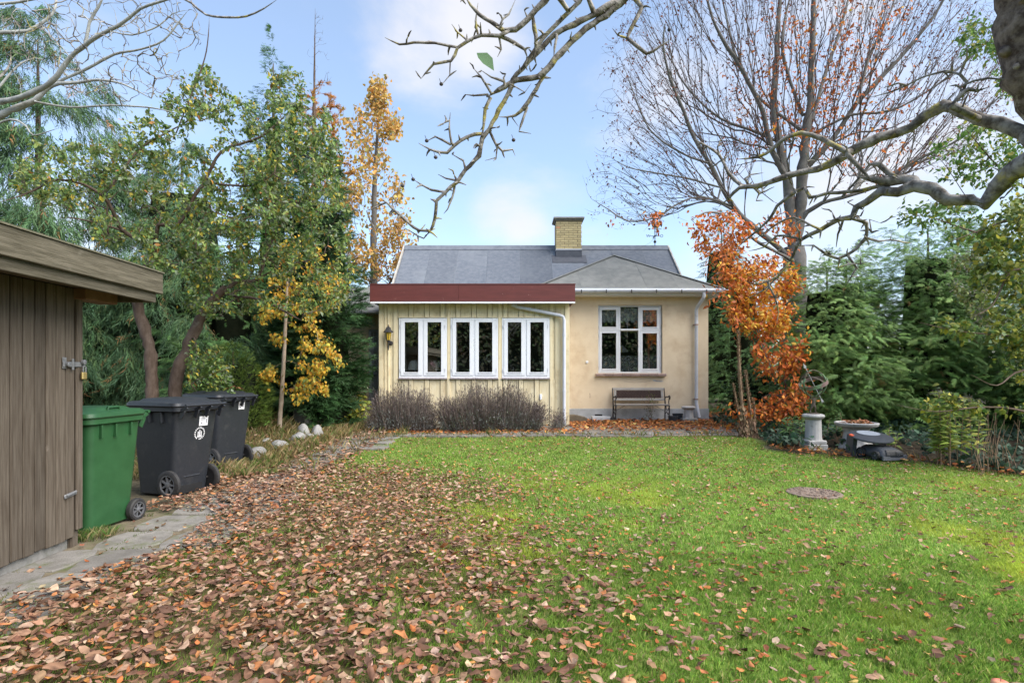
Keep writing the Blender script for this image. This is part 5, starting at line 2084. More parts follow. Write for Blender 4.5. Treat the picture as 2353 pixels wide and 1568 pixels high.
def make_small_things():
    # round rusty cover set in the lawn
    Y = 6.25
    X = (1870 - CX) / F * Y
    t = thing('round_cover', 'round rust-brown textured cover set flush in the lawn', 'cover', (X, Y, float(gz(X, Y)) + 0.01))
    b = MB()
    b.lathe([(0.28, -0.04), (0.28, 0.008), (0.265, 0.014), (0, 0.016)], 48, jitter=0.006)
    b.build('plate', M['iron_lid'], t, None, 40)
    b = MB()
    r = random.Random(4)
    for k in range(150):
        a = r.uniform(0, 6.28)
        q = 0.245 * math.sqrt(r.random())
        th = r.uniform(0, 3.1)
        c = Vector((q * math.cos(a), q * math.sin(a), 0.015))
        d = Vector((math.cos(th), math.sin(th), 0)) * 0.018
        b.tube([tuple(c - d), tuple(c + Vector((0, 0, 0.004))), tuple(c + d)], 0.006, 5)
    b.build('relief', M['iron_lid'], t)['kind'] = 'stuff'
    # fieldstones
    def stone(label, px, py, r_, seed, sq=(1, 0.8, 0.75), group=None):
        rr = random.Random(seed)
        Y = 9
        for _ in range(12):
            X = (px - CX) / F * Y
            Y = (CH - float(gz(X, Y))) * F / (py - HY)
        X = (px - CX) / F * Y
        b = MB()
        n, m = 14, 9
        ph = [rr.uniform(0, 6.28) for _ in range(6)]
        V = []
        for i in range(m + 1):
            th = math.pi * i / m
            for k in range(n):
                a = 2 * math.pi * k / n
                d = Vector((math.sin(th) * math.cos(a), math.sin(th) * math.sin(a), math.cos(th)))
                q = 1 + 0.10 * math.sin(3 * d.x + ph[0]) + 0.09 * math.sin(4 * d.y + ph[1]) + 0.08 * math.sin(5 * d.z + ph[2]) + 0.05 * math.sin(9 * d.x + ph[3]) * math.sin(8 * d.z + ph[4])
                V.append((d.x * r_ * sq[0] * q, d.y * r_ * sq[1] * q, d.z * r_ * sq[2] * q))
        Fs = [(i * n + k, i * n + (k + 1) % n, (i + 1) * n + (k + 1) % n, (i + 1) * n + k) for i in range(m) for k in range(n)]
        b.add(V, Fs)
        o = b.build('fieldstone', M['stone'], None, None, 60, (X, Y, float(gz(X, Y)) + r_ * sq[2] * 0.55))
        tag(o, label, 'stone', group)
    stone('pale rounded fieldstone lying alone next to the last bin', 589, 1052, 0.145, 1)
    G = 'fieldstones below the birch'
    stone('tall pale fieldstone at the front of the stone cluster', 684, 1018, 0.13, 2, (0.9, 0.8, 1.0), G)
    stone('largest fieldstone in the middle of the stone cluster', 697, 1004, 0.15, 3, (0.9, 0.8, 1.0), G)
    stone('fieldstone touching the end of the concrete block', 728, 1004, 0.13, 4, (0.9, 0.8, 1.0), G)
    stone('small fieldstone between the larger cluster stones', 711, 1012, 0.10, 5, (0.9, 0.8, 0.9), G)
    stone('low fieldstone at the outer end of the stone cluster', 664, 1017, 0.09, 6, (1, 0.8, 0.6), G)
    stone('dark fieldstone at the foot of the young birch', 642, 983, 0.16, 7, (1, 0.8, 0.6), G)
    stone('mossy fieldstone half sunk in the dry grass behind the last bin', 612, 976, 0.10, 8, (1, 0.8, 0.5), G)
    # low concrete block wall
    t = thing('concrete_block', 'short mossy concrete wall block beside the fieldstones', 'concrete block', (-3.95, 11.9, 0.16), R(-26))
    b = MB()
    rs = []
    for z, e in ((0, 0.02), (0.1, 0.0), (0.36, -0.01), (0.40, -0.03)):
        ring = rrect(0.34 + 2 * e, 1.35 + 2 * e, 0.03, z - 0.04 * 0, 2)
        ring = [(x + random.uniform(-0.012, 0.012), y + random.uniform(-0.012, 0.012), zz + 0.03 * (y < 0) * (zz > 0.2)) for x, y, zz in ring]
        rs.append(ring)
    b.rings(rs)
    b.build('block', M['concrete'], t)
    b = MB()
    b.box((0.0, -0.2, 0.42), (0.30, 0.5, 0.03), 0.01)
    b.build('cap_stone', M['concrete'], t)
    # windfall apples
    def windfall(label, px, py, mat):
        Y = CH * F / (py - HY)
        X = (px - CX) / F * Y
        t = thing('windfall_apple', label, 'apple', (X, Y, float(gz(X, Y)) + 0.02), 0.4)
        b = MB()
        b.lathe([(0, 0.012), (0.012, 0.0), (0.028, 0.008), (0.036, 0.03), (0.03, 0.055), (0.014, 0.062), (0, 0.052)], 18)
        b.build('fruit', mat, t, None, 60)
        b = MB()
        b.tube([(0, 0, 0.05), (0.004, 0, 0.075)], 0.002, 5)
        b.build('stem', M['stalk'], t)
    windfall('red windfall apple at the bottom right edge of the lawn', 2298, 1606, M['apple'])
    windfall('brown windfall apple at the bottom edge of the lawn', 1444, 1604, M['windfall'])


make_small_things()


# ------------------------------------------------------------------ plant tools
def norm(a):
    return a / (np.linalg.norm(a, axis=-1, keepdims=True) + 1e-12)


def frames(fwd, nrm):
    """rotation matrices whose columns are side, forward, normal"""
    f = norm(fwd)
    s = norm(np.cross(f, nrm))
    n = np.cross(s, f)
    return np.stack([s, f, n], -1)


def scatter(proto, pos, rot, size, cols, tipc=None):
    """copies of one small leaf mesh -> V, F, colours"""
    V0, F0, tip = proto
    N = len(pos)
    sz = np.asarray(size)
    sz = np.broadcast_to(sz, (N,)) if sz.ndim < 2 else sz
    if sz.ndim == 1:
        base = V0[None] * sz[:, None, None]
    else:
        base = V0[None] * sz[:, None, :]
    V = np.einsum('nij,nkj->nki', rot, base) + pos[:, None, :]
    k = len(V0)
    Fa = (F0[None] + (np.arange(N) * k)[:, None, None]).reshape(-1, F0.shape[1])
    c = np.repeat(cols[:, None, :], k, 1)
    if tipc is not None:
        c = c + (np.asarray(tipc)[None, None, :] if np.ndim(tipc) == 1 else tipc[:, None, :]) * tip[None, :, None]
    return V.reshape(-1, 3), Fa, np.clip(c.reshape(-1, 3), 0.002, 1)


def merge(parts):
    Vs, Fs, Cs = [], [], []
    o = 0
    for V, Fa, C in parts:
        Vs.append(V)
        Fs.append(Fa + o)
        Cs.append(C)
        o += len(V)
    return np.concatenate(Vs), Fs, np.concatenate(Cs)


def foliage(name, parts, mat, parent=None, off=(0, 0, 0), kind=None):
    V, Fs, C = merge(parts)
    o = link(name, mesh_np(name, V - np.asarray(off), Fs, mat, C), None, parent)
    if kind:
        o['kind'] = kind
    return o


def quads(qs):
    V = np.array([p for q in qs for p in q[0]], float)
    tip = np.array([t for q in qs for t in q[1]], float)
    Fq = np.arange(len(V)).reshape(-1, 4)
    return V, Fq, tip


def kite(p, d, l, w, n=(0, 0, 1), t0=0.2, t1=1.0):
    p = np.array(p, float)
    d = norm(np.array(d, float))
    s = norm(np.cross(d, np.array(n, float)))
    m = p + d * l * 0.45
    return ([p, m + s * w, p + d * l, m - s * w], [t0, (t0 + t1) / 2, t1, (t0 + t1) / 2])


def tris(qs):
    V = np.array([p for q in qs for p in q[0]], float)
    tip = np.array([t for q in qs for t in q[1]], float)
    return V, np.arange(len(V)).reshape(-1, 3), tip


def blade3(p, d, l, w, n=(0, 0, 1), t0=0.2, t1=1.0):
    p = np.array(p, float)
    d = norm(np.array(d, float))
    s = norm(np.cross(d, np.array(n, float)))
    return ([p + s * w, p - s * w, p + d * l], [t0, t0, t1])


def p_frond(seed, droop=0.28):
    r = np.random.default_rng(seed)
    qs = []
    for i in range(10):
        t = 0.08 + 0.86 * i / 9
        for sg in (-1, 1):
            o = np.array([0, t, -droop * t * t])
            l = 0.36 * (1 - 0.7 * t) * r.uniform(0.75, 1.2) + 0.07
            d = np.array([sg * 0.7, 0.75 + r.normal(0, 0.15), -0.3 - 0.3 * t + r.normal(0, 0.2)])
            qs.append(blade3(o, d, l, 0.026, (0, 0.2, 1), 0.1 + 0.2 * t, 0.9))
    qs.append(blade3((0, 0.75, -droop * 0.6), (0, 1, -0.45), 0.3, 0.03, (0, 0.3, 1), 0.6, 1))
    return tris(qs)


def p_sprig(seed, n=12, w=0.022, up=0.15):
    """needled shoot: side shoots all round a short axis"""
    r = np.random.default_rng(seed)
    qs = [blade3((0, 0, 0), (0, 1, 0.05), 1.0, 0.035, (0, 0, 1), 0.1, 0.9)]
    for i in range(n):
        t = 0.08 + 0.8 * i / n
        a = r.uniform(0, 6.28)
        d = np.array([math.cos(a) * 0.8, 0.75, math.sin(a) * 0.45 + up])
        qs.append(blade3((0, t, 0), d, r.uniform(0.28, 0.5) * (1.1 - 0.5 * t), w * r.uniform(0.8, 1.4), (0, 0.2, 1), 0.25, 1))
    return tris(qs)


def p_weep(seed):
    """hanging strand of fine foliage: y runs down the strand"""
    r = np.random.default_rng(seed)
    qs = []
    for i in range(13):
        t = i / 12
        a = r.uniform(0, 6.28)
        d = np.array([math.cos(a) * 0.5, 1.0, math.sin(a) * 0.5])
        qs.append(blade3((r.normal(0, 0.03), t * 0.8, r.normal(0, 0.03)), d, r.uniform(0.2, 0.42), 0.017, (r.normal(), 0, r.normal()), 0.2, 1))
    return tris(qs)


def p_leaf(fold=0.18, wid=0.3, curl=0.15):
    """simple leaf: two folded halves, 6 corners each side"""
    V = np.array([[0, 0, 0], [-wid * 0.75, 0.3, fold * 0.8], [-wid * 0.8, 0.6, fold * 0.7 - curl * 0.3], [0, 1, -curl], [wid * 0.8, 0.6, fold * 0.7 - curl * 0.3], [wid * 0.75, 0.3, fold * 0.8], [0, 0.5, 0]], float)
    Fq = np.array([[0, 6, 2, 1], [6, 3, 2, 2], [0, 5, 4, 6], [6, 4, 3, 3]])
    Ft = np.array([[0, 6, 1], [6, 2, 1], [6, 3, 2], [0, 5, 6], [5, 4, 6], [6, 4, 3]])
    return V, Ft, np.array([0, .3, .6, 1, .6, .3, .5])


def p_ivy():
    a = [(0, 0), (-0.3, -0.12), (-0.55, 0.18), (-0.28, 0.45), (-0.35, 0.7), (0, 1.0), (0.35, 0.7), (0.28, 0.45), (0.55, 0.18), (0.3, -0.12)]
    V = np.array([(0, 0.4, 0.05)] + [(x, y, -0.1 * abs(x)) for x, y in a], float)
    Ft = np.array([[0, 1 + (i + 1) % 10, 1 + i] for i in range(10)])
    return V, Ft, np.array([0.2] + [0.5] * 10)


def p_litter(seed, nl=5, nw=4):
    """dry curled leaf: 5 x 3 grid, rolled along and across"""
    r = np.random.default_rng(seed)
    V = []
    cl, cw, tw = r.uniform(-1.1, 1.3), r.uniform(0.2, 1.8) * r.choice([-1, 1]), r.uniform(-0.6, 0.6)
    wid = r.uniform(0.27, 0.42)
    fold = r.uniform(-0.15, 0.25)
    sk_ = r.uniform(0.75, 1.15, 2)
    ph = r.uniform(0, 6.28, 2)
    for i in range(nl):
        t = i / (nl - 1)
        w0 = wid * 2.15 * (0.03 + t) ** 0.62 * (1.03 - t) ** 0.85
        for j in range(nw):
            u = (j / (nw - 1) - 0.5) * 2
            w_ = w0 * sk_[int(u > 0)] * (1 + 0.14 * math.sin(t * 9 + ph[int(u > 0)]))
            th = u * cw * 0.5
            x = w_ * (math.sin(th) / (cw * 0.5 + 1e-6) if abs(cw) > 0.05 else u)
            z = w_ * (1 - math.cos(th)) / (abs(cw) * 0.5 + 1e-6) * np.sign(cw)
            al = (t - 0.5) * cl
            y = (math.sin(al) / cl if abs(cl) > 0.05 else t - 0.5)
            z2 = (1 - math.cos(al)) / (cl if abs(cl) > 0.05 else 1e9)
            x2 = x * math.cos(tw * t) - z * math.sin(tw * t)
            zz = x * math.sin(tw * t) + z * math.cos(tw * t)
            V.append((x2, y, zz + z2 + fold * w0 * abs(u) + r.normal(0, 0.045) * abs(u)))
    V = np.array(V)
    V[:, 2] -= V[:, 2].min()
    Fq = np.array([[i * nw + j, i * nw + j + 1, (i + 1) * nw + j + 1, (i + 1) * nw + j] for i in range(nl - 1) for j in range(nw - 1)])
    return V, Fq, np.repeat(np.linspace(0, 1, nl), nw)


FROND = [p_frond(s) for s in range(4)]
SPRIG = [p_sprig(s) for s in range(4)]
TUFT = [p_sprig(s, 5, 0.05) for s in range(20, 23)]
WEEP = [p_weep(s) for s in range(4)]
LEAF = [p_leaf(0.18, 0.30, 0.15), p_leaf(0.25, 0.26, 0.35), p_leaf(0.05, 0.33, -0.1)]
LANCE = [p_leaf(0.06, 0.13, 0.3), p_leaf(0.08, 0.12, 0.15)]
ROUND = [p_leaf(0.12, 0.42, 0.1), p_leaf(0.2, 0.38, 0.25)]
IVY = [p_ivy()]
LITTER = [p_litter(s) for s in range(14)]
LITTER_FAR = [p_litter(s, 4, 3) for s in range(14)]


def palette(n, cols, wts, var=0.18):
    c = np.array(cols, float)
    w_ = np.array(wts, float)
    k = rng.choice(len(c), n, p=w_ / w_.sum())
    v = 1 + rng.normal(0, var, (n, 1))
    return np.clip(c[k] * v * (1 + rng.normal(0, 0.05, (n, 3))), 0.003, 0.95)


def spread(protos, pos, fwd, nrm, size, cols, tipc=None):
    """random choice among proto leaves"""
    k = rng.integers(0, len(protos), len(pos))
    rot = frames(fwd, nrm)
    size = np.broadcast_to(np.asarray(size, float), (len(pos),)) if np.ndim(size) < 2 else size
    out = []
    for i, p in enumerate(protos):
        m = k == i
        if m.any():
            out.append(scatter(p, pos[m], rot[m], size[m], cols[m], tipc))
    return out


def rdir(n):
    return norm(rng.normal(size=(n, 3)))


# ------------------------------------------------------------------ branching skeleton
class Skel:
    def __init__(s, cap=40000):
        s.P = np.zeros((cap, 3))
        s.par = np.full(cap, -1)
        s.fix = np.zeros(cap)
        s.n = 0
        s.paths = []

    def _add(s, p, par, fix=0.0):
        i = s.n
        s.P[i] = p
        s.par[i] = par
        s.fix[i] = fix
        s.n += 1
        return i

    def limb(s, pts, rads, attach=True, step=0.06, jit=0.0):
        """traced limb: smooth curve through the points with given radii"""
        pts = np.array(pts, float)
        rads = np.interp(np.linspace(0, 1, len(pts)), np.linspace(0, 1, len(rads)), rads)
        n = len(pts)
        ids = []
        par = -1
        if attach and s.n:
            par = int(np.argmin(((s.P[:s.n] - pts[0]) ** 2).sum(1)))
            ids.append(par)
        E = np.vstack([2 * pts[0] - pts[1], pts, 2 * pts[-1] - pts[-2]])
        for i in range(n - 1):
            p0, p1, p2, p3 = E[i], E[i + 1], E[i + 2], E[i + 3]
            m = max(1, int(np.linalg.norm(p2 - p1) / step))
            for k in range(m if i < n - 2 else m + 1):
                t = k / m
                p = 0.5 * (2 * p1 + (p2 - p0) * t + (2 * p0 - 5 * p1 + 4 * p2 - p3) * t * t + (3 * p1 - p0 - 3 * p2 + p3) * t ** 3)
                r = rads[i] + (rads[i + 1] - rads[i]) * t
                p = p + rng.normal(0, jit, 3) * r
                par = s._add(p, par, r * (1 + rng.normal(0, 0.06)))
                ids.append(par)
        s.paths.append(ids)
        return ids

    def tangent(s, i):
        p = s.par[i]
        if p < 0:
            return np.array([0, 0, 1.0])
        return norm(s.P[i] - s.P[p])

    def reach(s, t, lift=0.0, zmin=-9, step=0.12, jit=0.12, up=0.1, follow=0.5, tol=None, lo=0, origin=None):
        """grow one branch from the nearest fitting node to the target"""
        n = s.n
        ou = np.array([0, 0, 1.0]) if origin is None else norm(t - origin)
        d = s.P[lo:n] - (t - ou * lift)
        c = (d * d).sum(1)
        c = np.where(s.P[lo:n, 2] < zmin, 1e9, c)
        a = lo + int(np.argmin(c))
        p = s.P[a]
        L = np.linalg.norm(t - p)
        if L < 0.03 or (tol and L > tol):
            return
        di = norm(follow * s.tangent(a) + (t - p) / L + ou * up)
        c1 = p + di * L * 0.45
        m = max(2, int(round(L / step)))
        ids = [a]
        par = a
        for k in range(1, m + 1):
            u = k / m
            q = (1 - u) ** 2 * p + 2 * u * (1 - u) * c1 + u * u * t
            q = q + rng.normal(0, jit, 3) * L / m * (u < 1)
            par = s._add(q, par)
            ids.append(par)
        s.paths.append(ids)

    def colonize(s, T, **kw):
        d = [np.min(((s.P[:s.n] - t) ** 2).sum(1)) for t in T]
        for i in np.argsort(d):
            if s.n > len(s.P) - 60:
                break
            s.reach(T[i], **kw)

    def finish(s, tip=0.0018, e=0.5, cap=9.0):
        n = s.n
        cnt = np.zeros(n)
        kids = np.zeros(n, int)
        for i in range(n):
            if s.par[i] >= 0:
                kids[s.par[i]] += 1
        for i in range(n - 1, -1, -1):
            if kids[i] == 0:
                cnt[i] = max(cnt[i], 1)
            if s.par[i] >= 0:
                cnt[s.par[i]] += cnt[i]
        s.cnt = cnt
        r = np.minimum(tip * cnt ** e, cap)
        s.r = np.where(s.fix[:n] > 0, s.fix[:n], r)

    def tubes(s, pick=None):
        groups = {}
        for ids in s.paths:
            if pick and not pick(ids):
                continue
            ids = np.array(ids)
            r = s.r[ids].copy()
            if len(r) > 1 and s.par[ids[1]] == ids[0]:
                r[0] = min(r[0], r[1] * 1.35)
            if r[-1] < 0.012:
                r[-1] *= 0.35
                if len(r) > 3:
                    r[-2] *= 0.75
            mr = r.max()
            sd = 12 if mr > 0.03 else (7 if mr > 0.012 else (5 if mr > 0.006 else 3))
            groups.setdefault((len(ids), sd), []).append((ids, r))
        Vs, Fs = [], []
        o = 0
        ref = norm(np.array([0.12, 0.98, 0.16]))
        for (m, sd), lst in groups.items():
            if m < 2:
                continue
            A = s.P[np.array([i for i, _ in lst])]
            Rr = np.array([r for _, r in lst])
            T = np.empty_like(A)
            T[:, 1:-1] = A[:, 2:] - A[:, :-2]
            T[:, 0] = A[:, 1] - A[:, 0]
            T[:, -1] = A[:, -1] - A[:, -2]
            T = norm(T)
            u = norm(np.cross(T, ref))
            v = np.cross(T, u)
            an = np.arange(sd) * 2 * math.pi / sd
            wob = 1.0
            if sd == 12:
                q = A[:, :, None, :] + 0.02 * np.cos(an)[None, None, :, None] * u[:, :, None, :] + 0.02 * np.sin(an)[None, None, :, None] * v[:, :, None, :]
                wob = 1 + 0.09 * np.sin(q[..., 0] * 47 + 2 * np.sin(an * 2)[None, None]) * np.sin(q[..., 2] * 39 + q[..., 1] * 31) + 0.05 * np.sin(an * 3 + 1)[None, None] * np.sin(q[..., 0] * 13 + q[..., 2] * 17)
                wob = wob[..., None]
            ring = A[:, :, None, :] + wob * Rr[:, :, None, None] * (u[:, :, None, :] * np.cos(an)[None, None, :, None] + v[:, :, None, :] * np.sin(an)[None, None, :, None])
            N = len(lst)
            Vs.append(ring.reshape(-1, 3))
            b = (np.arange(N) * m * sd)[:, None, None] + (np.arange(m - 1) * sd)[None, :, None] + np.arange(sd)[None, None, :]
            b2 = (np.arange(N) * m * sd)[:, None, None] + (np.arange(m - 1) * sd)[None, :, None] + ((np.arange(sd) + 1) % sd)[None, None, :]
            Fs.append((np.stack([b, b2, b2 + sd, b + sd], -1).reshape(-1, 4)) + o)
            o += N * m * sd
        return np.concatenate(Vs), Fs

    def build(s, name, mat, parent, off, pick=None):
        V, Fs = s.tubes(pick)
        return link(name, mesh_np(name, V - np.asarray(off), Fs, mat, None, True), None, parent)

    def sample(s, n, maxcnt=3, where=None):
        ok = (s.cnt <= maxcnt) & (s.par[:s.n] >= 0) & (s.fix[:s.n] == 0)
        if where is not None:
            ok &= where(s.P[:s.n])
        ids = np.nonzero(ok)[0]
        k = ids[rng.integers(0, len(ids), n)]
        u = rng.random((n, 1))
        a, b = s.P[k], s.P[s.par[k]]
        return a * u + b * (1 - u), norm(a - b)


def split_tree(sk, root, off, mat, trunk_r, twig=None):
    """trunk = the traced limbs, branches = everything grown from them"""
    sk.build('trunk', mat, root, off, lambda ids: sk.r[ids].max() >= trunk_r)
    o = sk.build('branches', twig or mat, root, off, lambda ids: sk.r[ids].max() < trunk_r)
    o['kind'] = 'stuff'
    return o


def pxpoly(n, poly, y0, y1, conv=None):
    """random points of the place seen inside an outline, between two depths"""
    a = np.array(poly, float)
    out = []
    while len(out) < n:
        x = rng.uniform(a[:, 0].min(), a[:, 0].max(), 4 * n)
        y = rng.uniform(a[:, 1].min(), a[:, 1].max(), 4 * n)
        k = in_poly(x, y, poly)
        for px, py in zip(x[k], y[k]):
            if conv:
                px, py = conv(px, py)
            out.append(P(px, py, rng.uniform(y0, y1)))
            if len(out) >= n:
                break
    return np.array(out)


def lumps(d, ph, f=2.6):
    return (np.sin(f * d[:, 0] + ph[0]) * np.sin(f * 1.1 * d[:, 2] + ph[1]) + 0.7 * np.sin(2.1 * f * d[:, 1] + ph[2]) * np.sin(1.9 * f * d[:, 2] + ph[3]) + 0.5 * np.sin(3.7 * f * d[:, 0] + ph[4]) * np.sin(3.9 * f * d[:, 2] + ph[5]))


def body_pts(n, base, h, prof, seed, amp=0.14, inner=0.3, zlo=0.03, ry=1.0, front=True):
    """points through the outer layer of a plant body of height h whose radius over height is prof(t); returns points and outward directions"""
    r = np.random.default_rng(seed)
    ph = r.uniform(0, 6.28, 6)
    tt = np.linspace(0, 1, 200)
    wts = np.array([prof(t) for t in tt]) + 0.05
    cdf = np.cumsum(wts * (tt >= zlo))
    cdf /= cdf[-1]
    t = np.interp(r.random(n), cdf, tt)
    a = r.uniform(0, 2 * math.pi, n)
    if front:
        a = np.where(np.sin(a) > 0.55, -a, a)
    rad = np.interp(t, tt, [prof(q) for q in tt])
    d = np.stack([np.cos(a), np.sin(a), (t - 0.5) * h / max(0.3, np.max(wts))], 1)
    q = 1 + amp * lumps(d, ph)
    dep = 1 - inner * r.random(n) ** 1.6
    pos = np.stack([rad * q * dep * np.cos(a), ry * rad * q * dep * np.sin(a), t * h], 1) + np.asarray(base)
    out = norm(np.stack([np.cos(a), np.sin(a), 0.25 + 0 * a], 1))
    return pos, out, t


def bough_pts(nb, per, base, h, prof, seed, amp=0.2, rise=0.35, droop=0.25, width=0.3, lo=0.35, zlo=0.04, ry=1.0):
    """points along the boughs of a conifer, with the direction of each spray"""
    r = np.random.default_rng(seed)
    ph = r.uniform(0, 6.28, 6)
    tt = np.linspace(0, 1, 200)
    wts = (np.array([prof(t) for t in tt]) + 0.22) * (tt >= zlo)
    cdf = np.cumsum(wts) / wts.sum()
    t = np.interp(r.random(nb), cdf, tt)
    a = r.uniform(0, 2 * math.pi, nb)
    a = np.where(np.sin(a) > 0.5, -a, a)
    d0 = np.stack([np.cos(a), np.sin(a), (t - 0.5) * 2], 1)
    L = np.interp(t, tt, [prof(q) for q in tt]) * (1 + amp * lumps(d0, ph)) * r.uniform(0.82, 1.12, nb) + 0.05
    k = np.repeat(np.arange(nb), per)
    n = len(k)
    s = lo + (1 - lo) * r.random(n) ** 0.7
    ca, sa = np.cos(a[k]), np.sin(a[k])
    lat = r.normal(0, 1, n) * width * np.minimum(L[k], 1.3) * (1.15 - 0.55 * s)
    x = ca * L[k] * s - sa * lat
    y = (sa * L[k] * s + ca * lat) * ry
    z = t[k] * h + L[k] * (rise * (s - 1) - droop * s * s) + r.normal(0, 0.045, n) - 0.25 * np.abs(lat)
    pos = np.stack([x, y, np.maximum(z, 0.03)], 1) + np.asarray(base)
    fw = np.stack([ca - sa * np.sign(lat) * 0.6, sa + ca * np.sign(lat) * 0.6, rise * 0.4 - 1.6 * droop * s], 1)
    return pos, norm(fw), t[k], np.stack([ca, sa, 0 * ca], 1)


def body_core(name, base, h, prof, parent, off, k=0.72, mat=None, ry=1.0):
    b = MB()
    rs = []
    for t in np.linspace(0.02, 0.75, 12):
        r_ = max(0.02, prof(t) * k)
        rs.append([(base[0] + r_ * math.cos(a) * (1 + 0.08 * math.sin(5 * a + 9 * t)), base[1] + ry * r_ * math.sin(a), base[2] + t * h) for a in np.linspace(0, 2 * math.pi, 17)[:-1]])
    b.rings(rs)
    return b.build(name, mat or M['core'], parent, off, 60)  # solid body, painted dark for the shade within the plant


# ------------------------------------------------------------------ conifers
def conifer(name, label, cat, base, h, prof, protos, n, size, cols, wts, tipc, droop=0.5, outw=0.8, seed=1, amp=0.14, inner=0.3, zlo=0.03,
            group=None, trunk_r=0.09, core=0.7, flat=True, ry=1.0, extra=None, boughs=0, bshape=(0.35, 0.25, 0.3), taper=0.35):
    t = thing(name, label, cat, base, 0, group)
    if boughs:
        pos, out, tt, rad = bough_pts(boughs, n // boughs, base, h, prof, seed, amp, *bshape, zlo=zlo, ry=ry)
        n = len(pos)
        fwd = out * outw + np.array([0, 0, -droop]) + rng.normal(0, 0.22, (n, 3))
        nr = rad * 0.8 + np.array([0, 0, 0.55]) + rng.normal(0, 0.3, (n, 3))
    else:
        pos, out, tt = body_pts(n, base, h, prof, seed, amp, inner, zlo, ry)
        fwd = out * outw + np.array([0, 0, -droop]) + rng.normal(0, 0.32, (n, 3))
        nr = np.array([0, 0, 1.0]) + out * 0.45 + rng.normal(0, 0.25, (n, 3))
    if not flat:
        nr = rdir(n)
    c = palette(n, cols, wts)
    sz = rng.uniform(size[0], size[1], n) * (1 - taper * tt)
    parts = spread(protos, pos, fwd, nr, sz, c, np.array(tipc))
    if extra:
        parts += extra
    foliage('crown', parts, M['needle'], t, base, 'stuff')
    b = MB()
    b.tube([(0, 0, -0.1), (0.02, 0, h * 0.45), (0, 0, h * 0.9)], [trunk_r, trunk_r * 0.6, 0.012], 10)
    b.build('trunk', M['bark_brown'], t, None, 50)
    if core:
        body_core('shade_core', base, h, prof, t, base, core, None, ry)
    return t


def egg(r, lo=0.75, p=0.75):
    return lambda t: r * (lo + (1 - lo) * min(1, t / 0.25)) * max(0.0, 1 - t ** 2.4) ** p


def cone(r, p=0.85, lo=0.85):
    return lambda t: r * (lo + (1 - lo) * min(1, t / 0.12)) * max(0.0, 1 - t) ** p


GREEN_TH = [(0.09, 0.175, 0.045), (0.12, 0.215, 0.054), (0.065, 0.135, 0.037), (0.16, 0.255, 0.062), (0.22, 0.13, 0.05)]


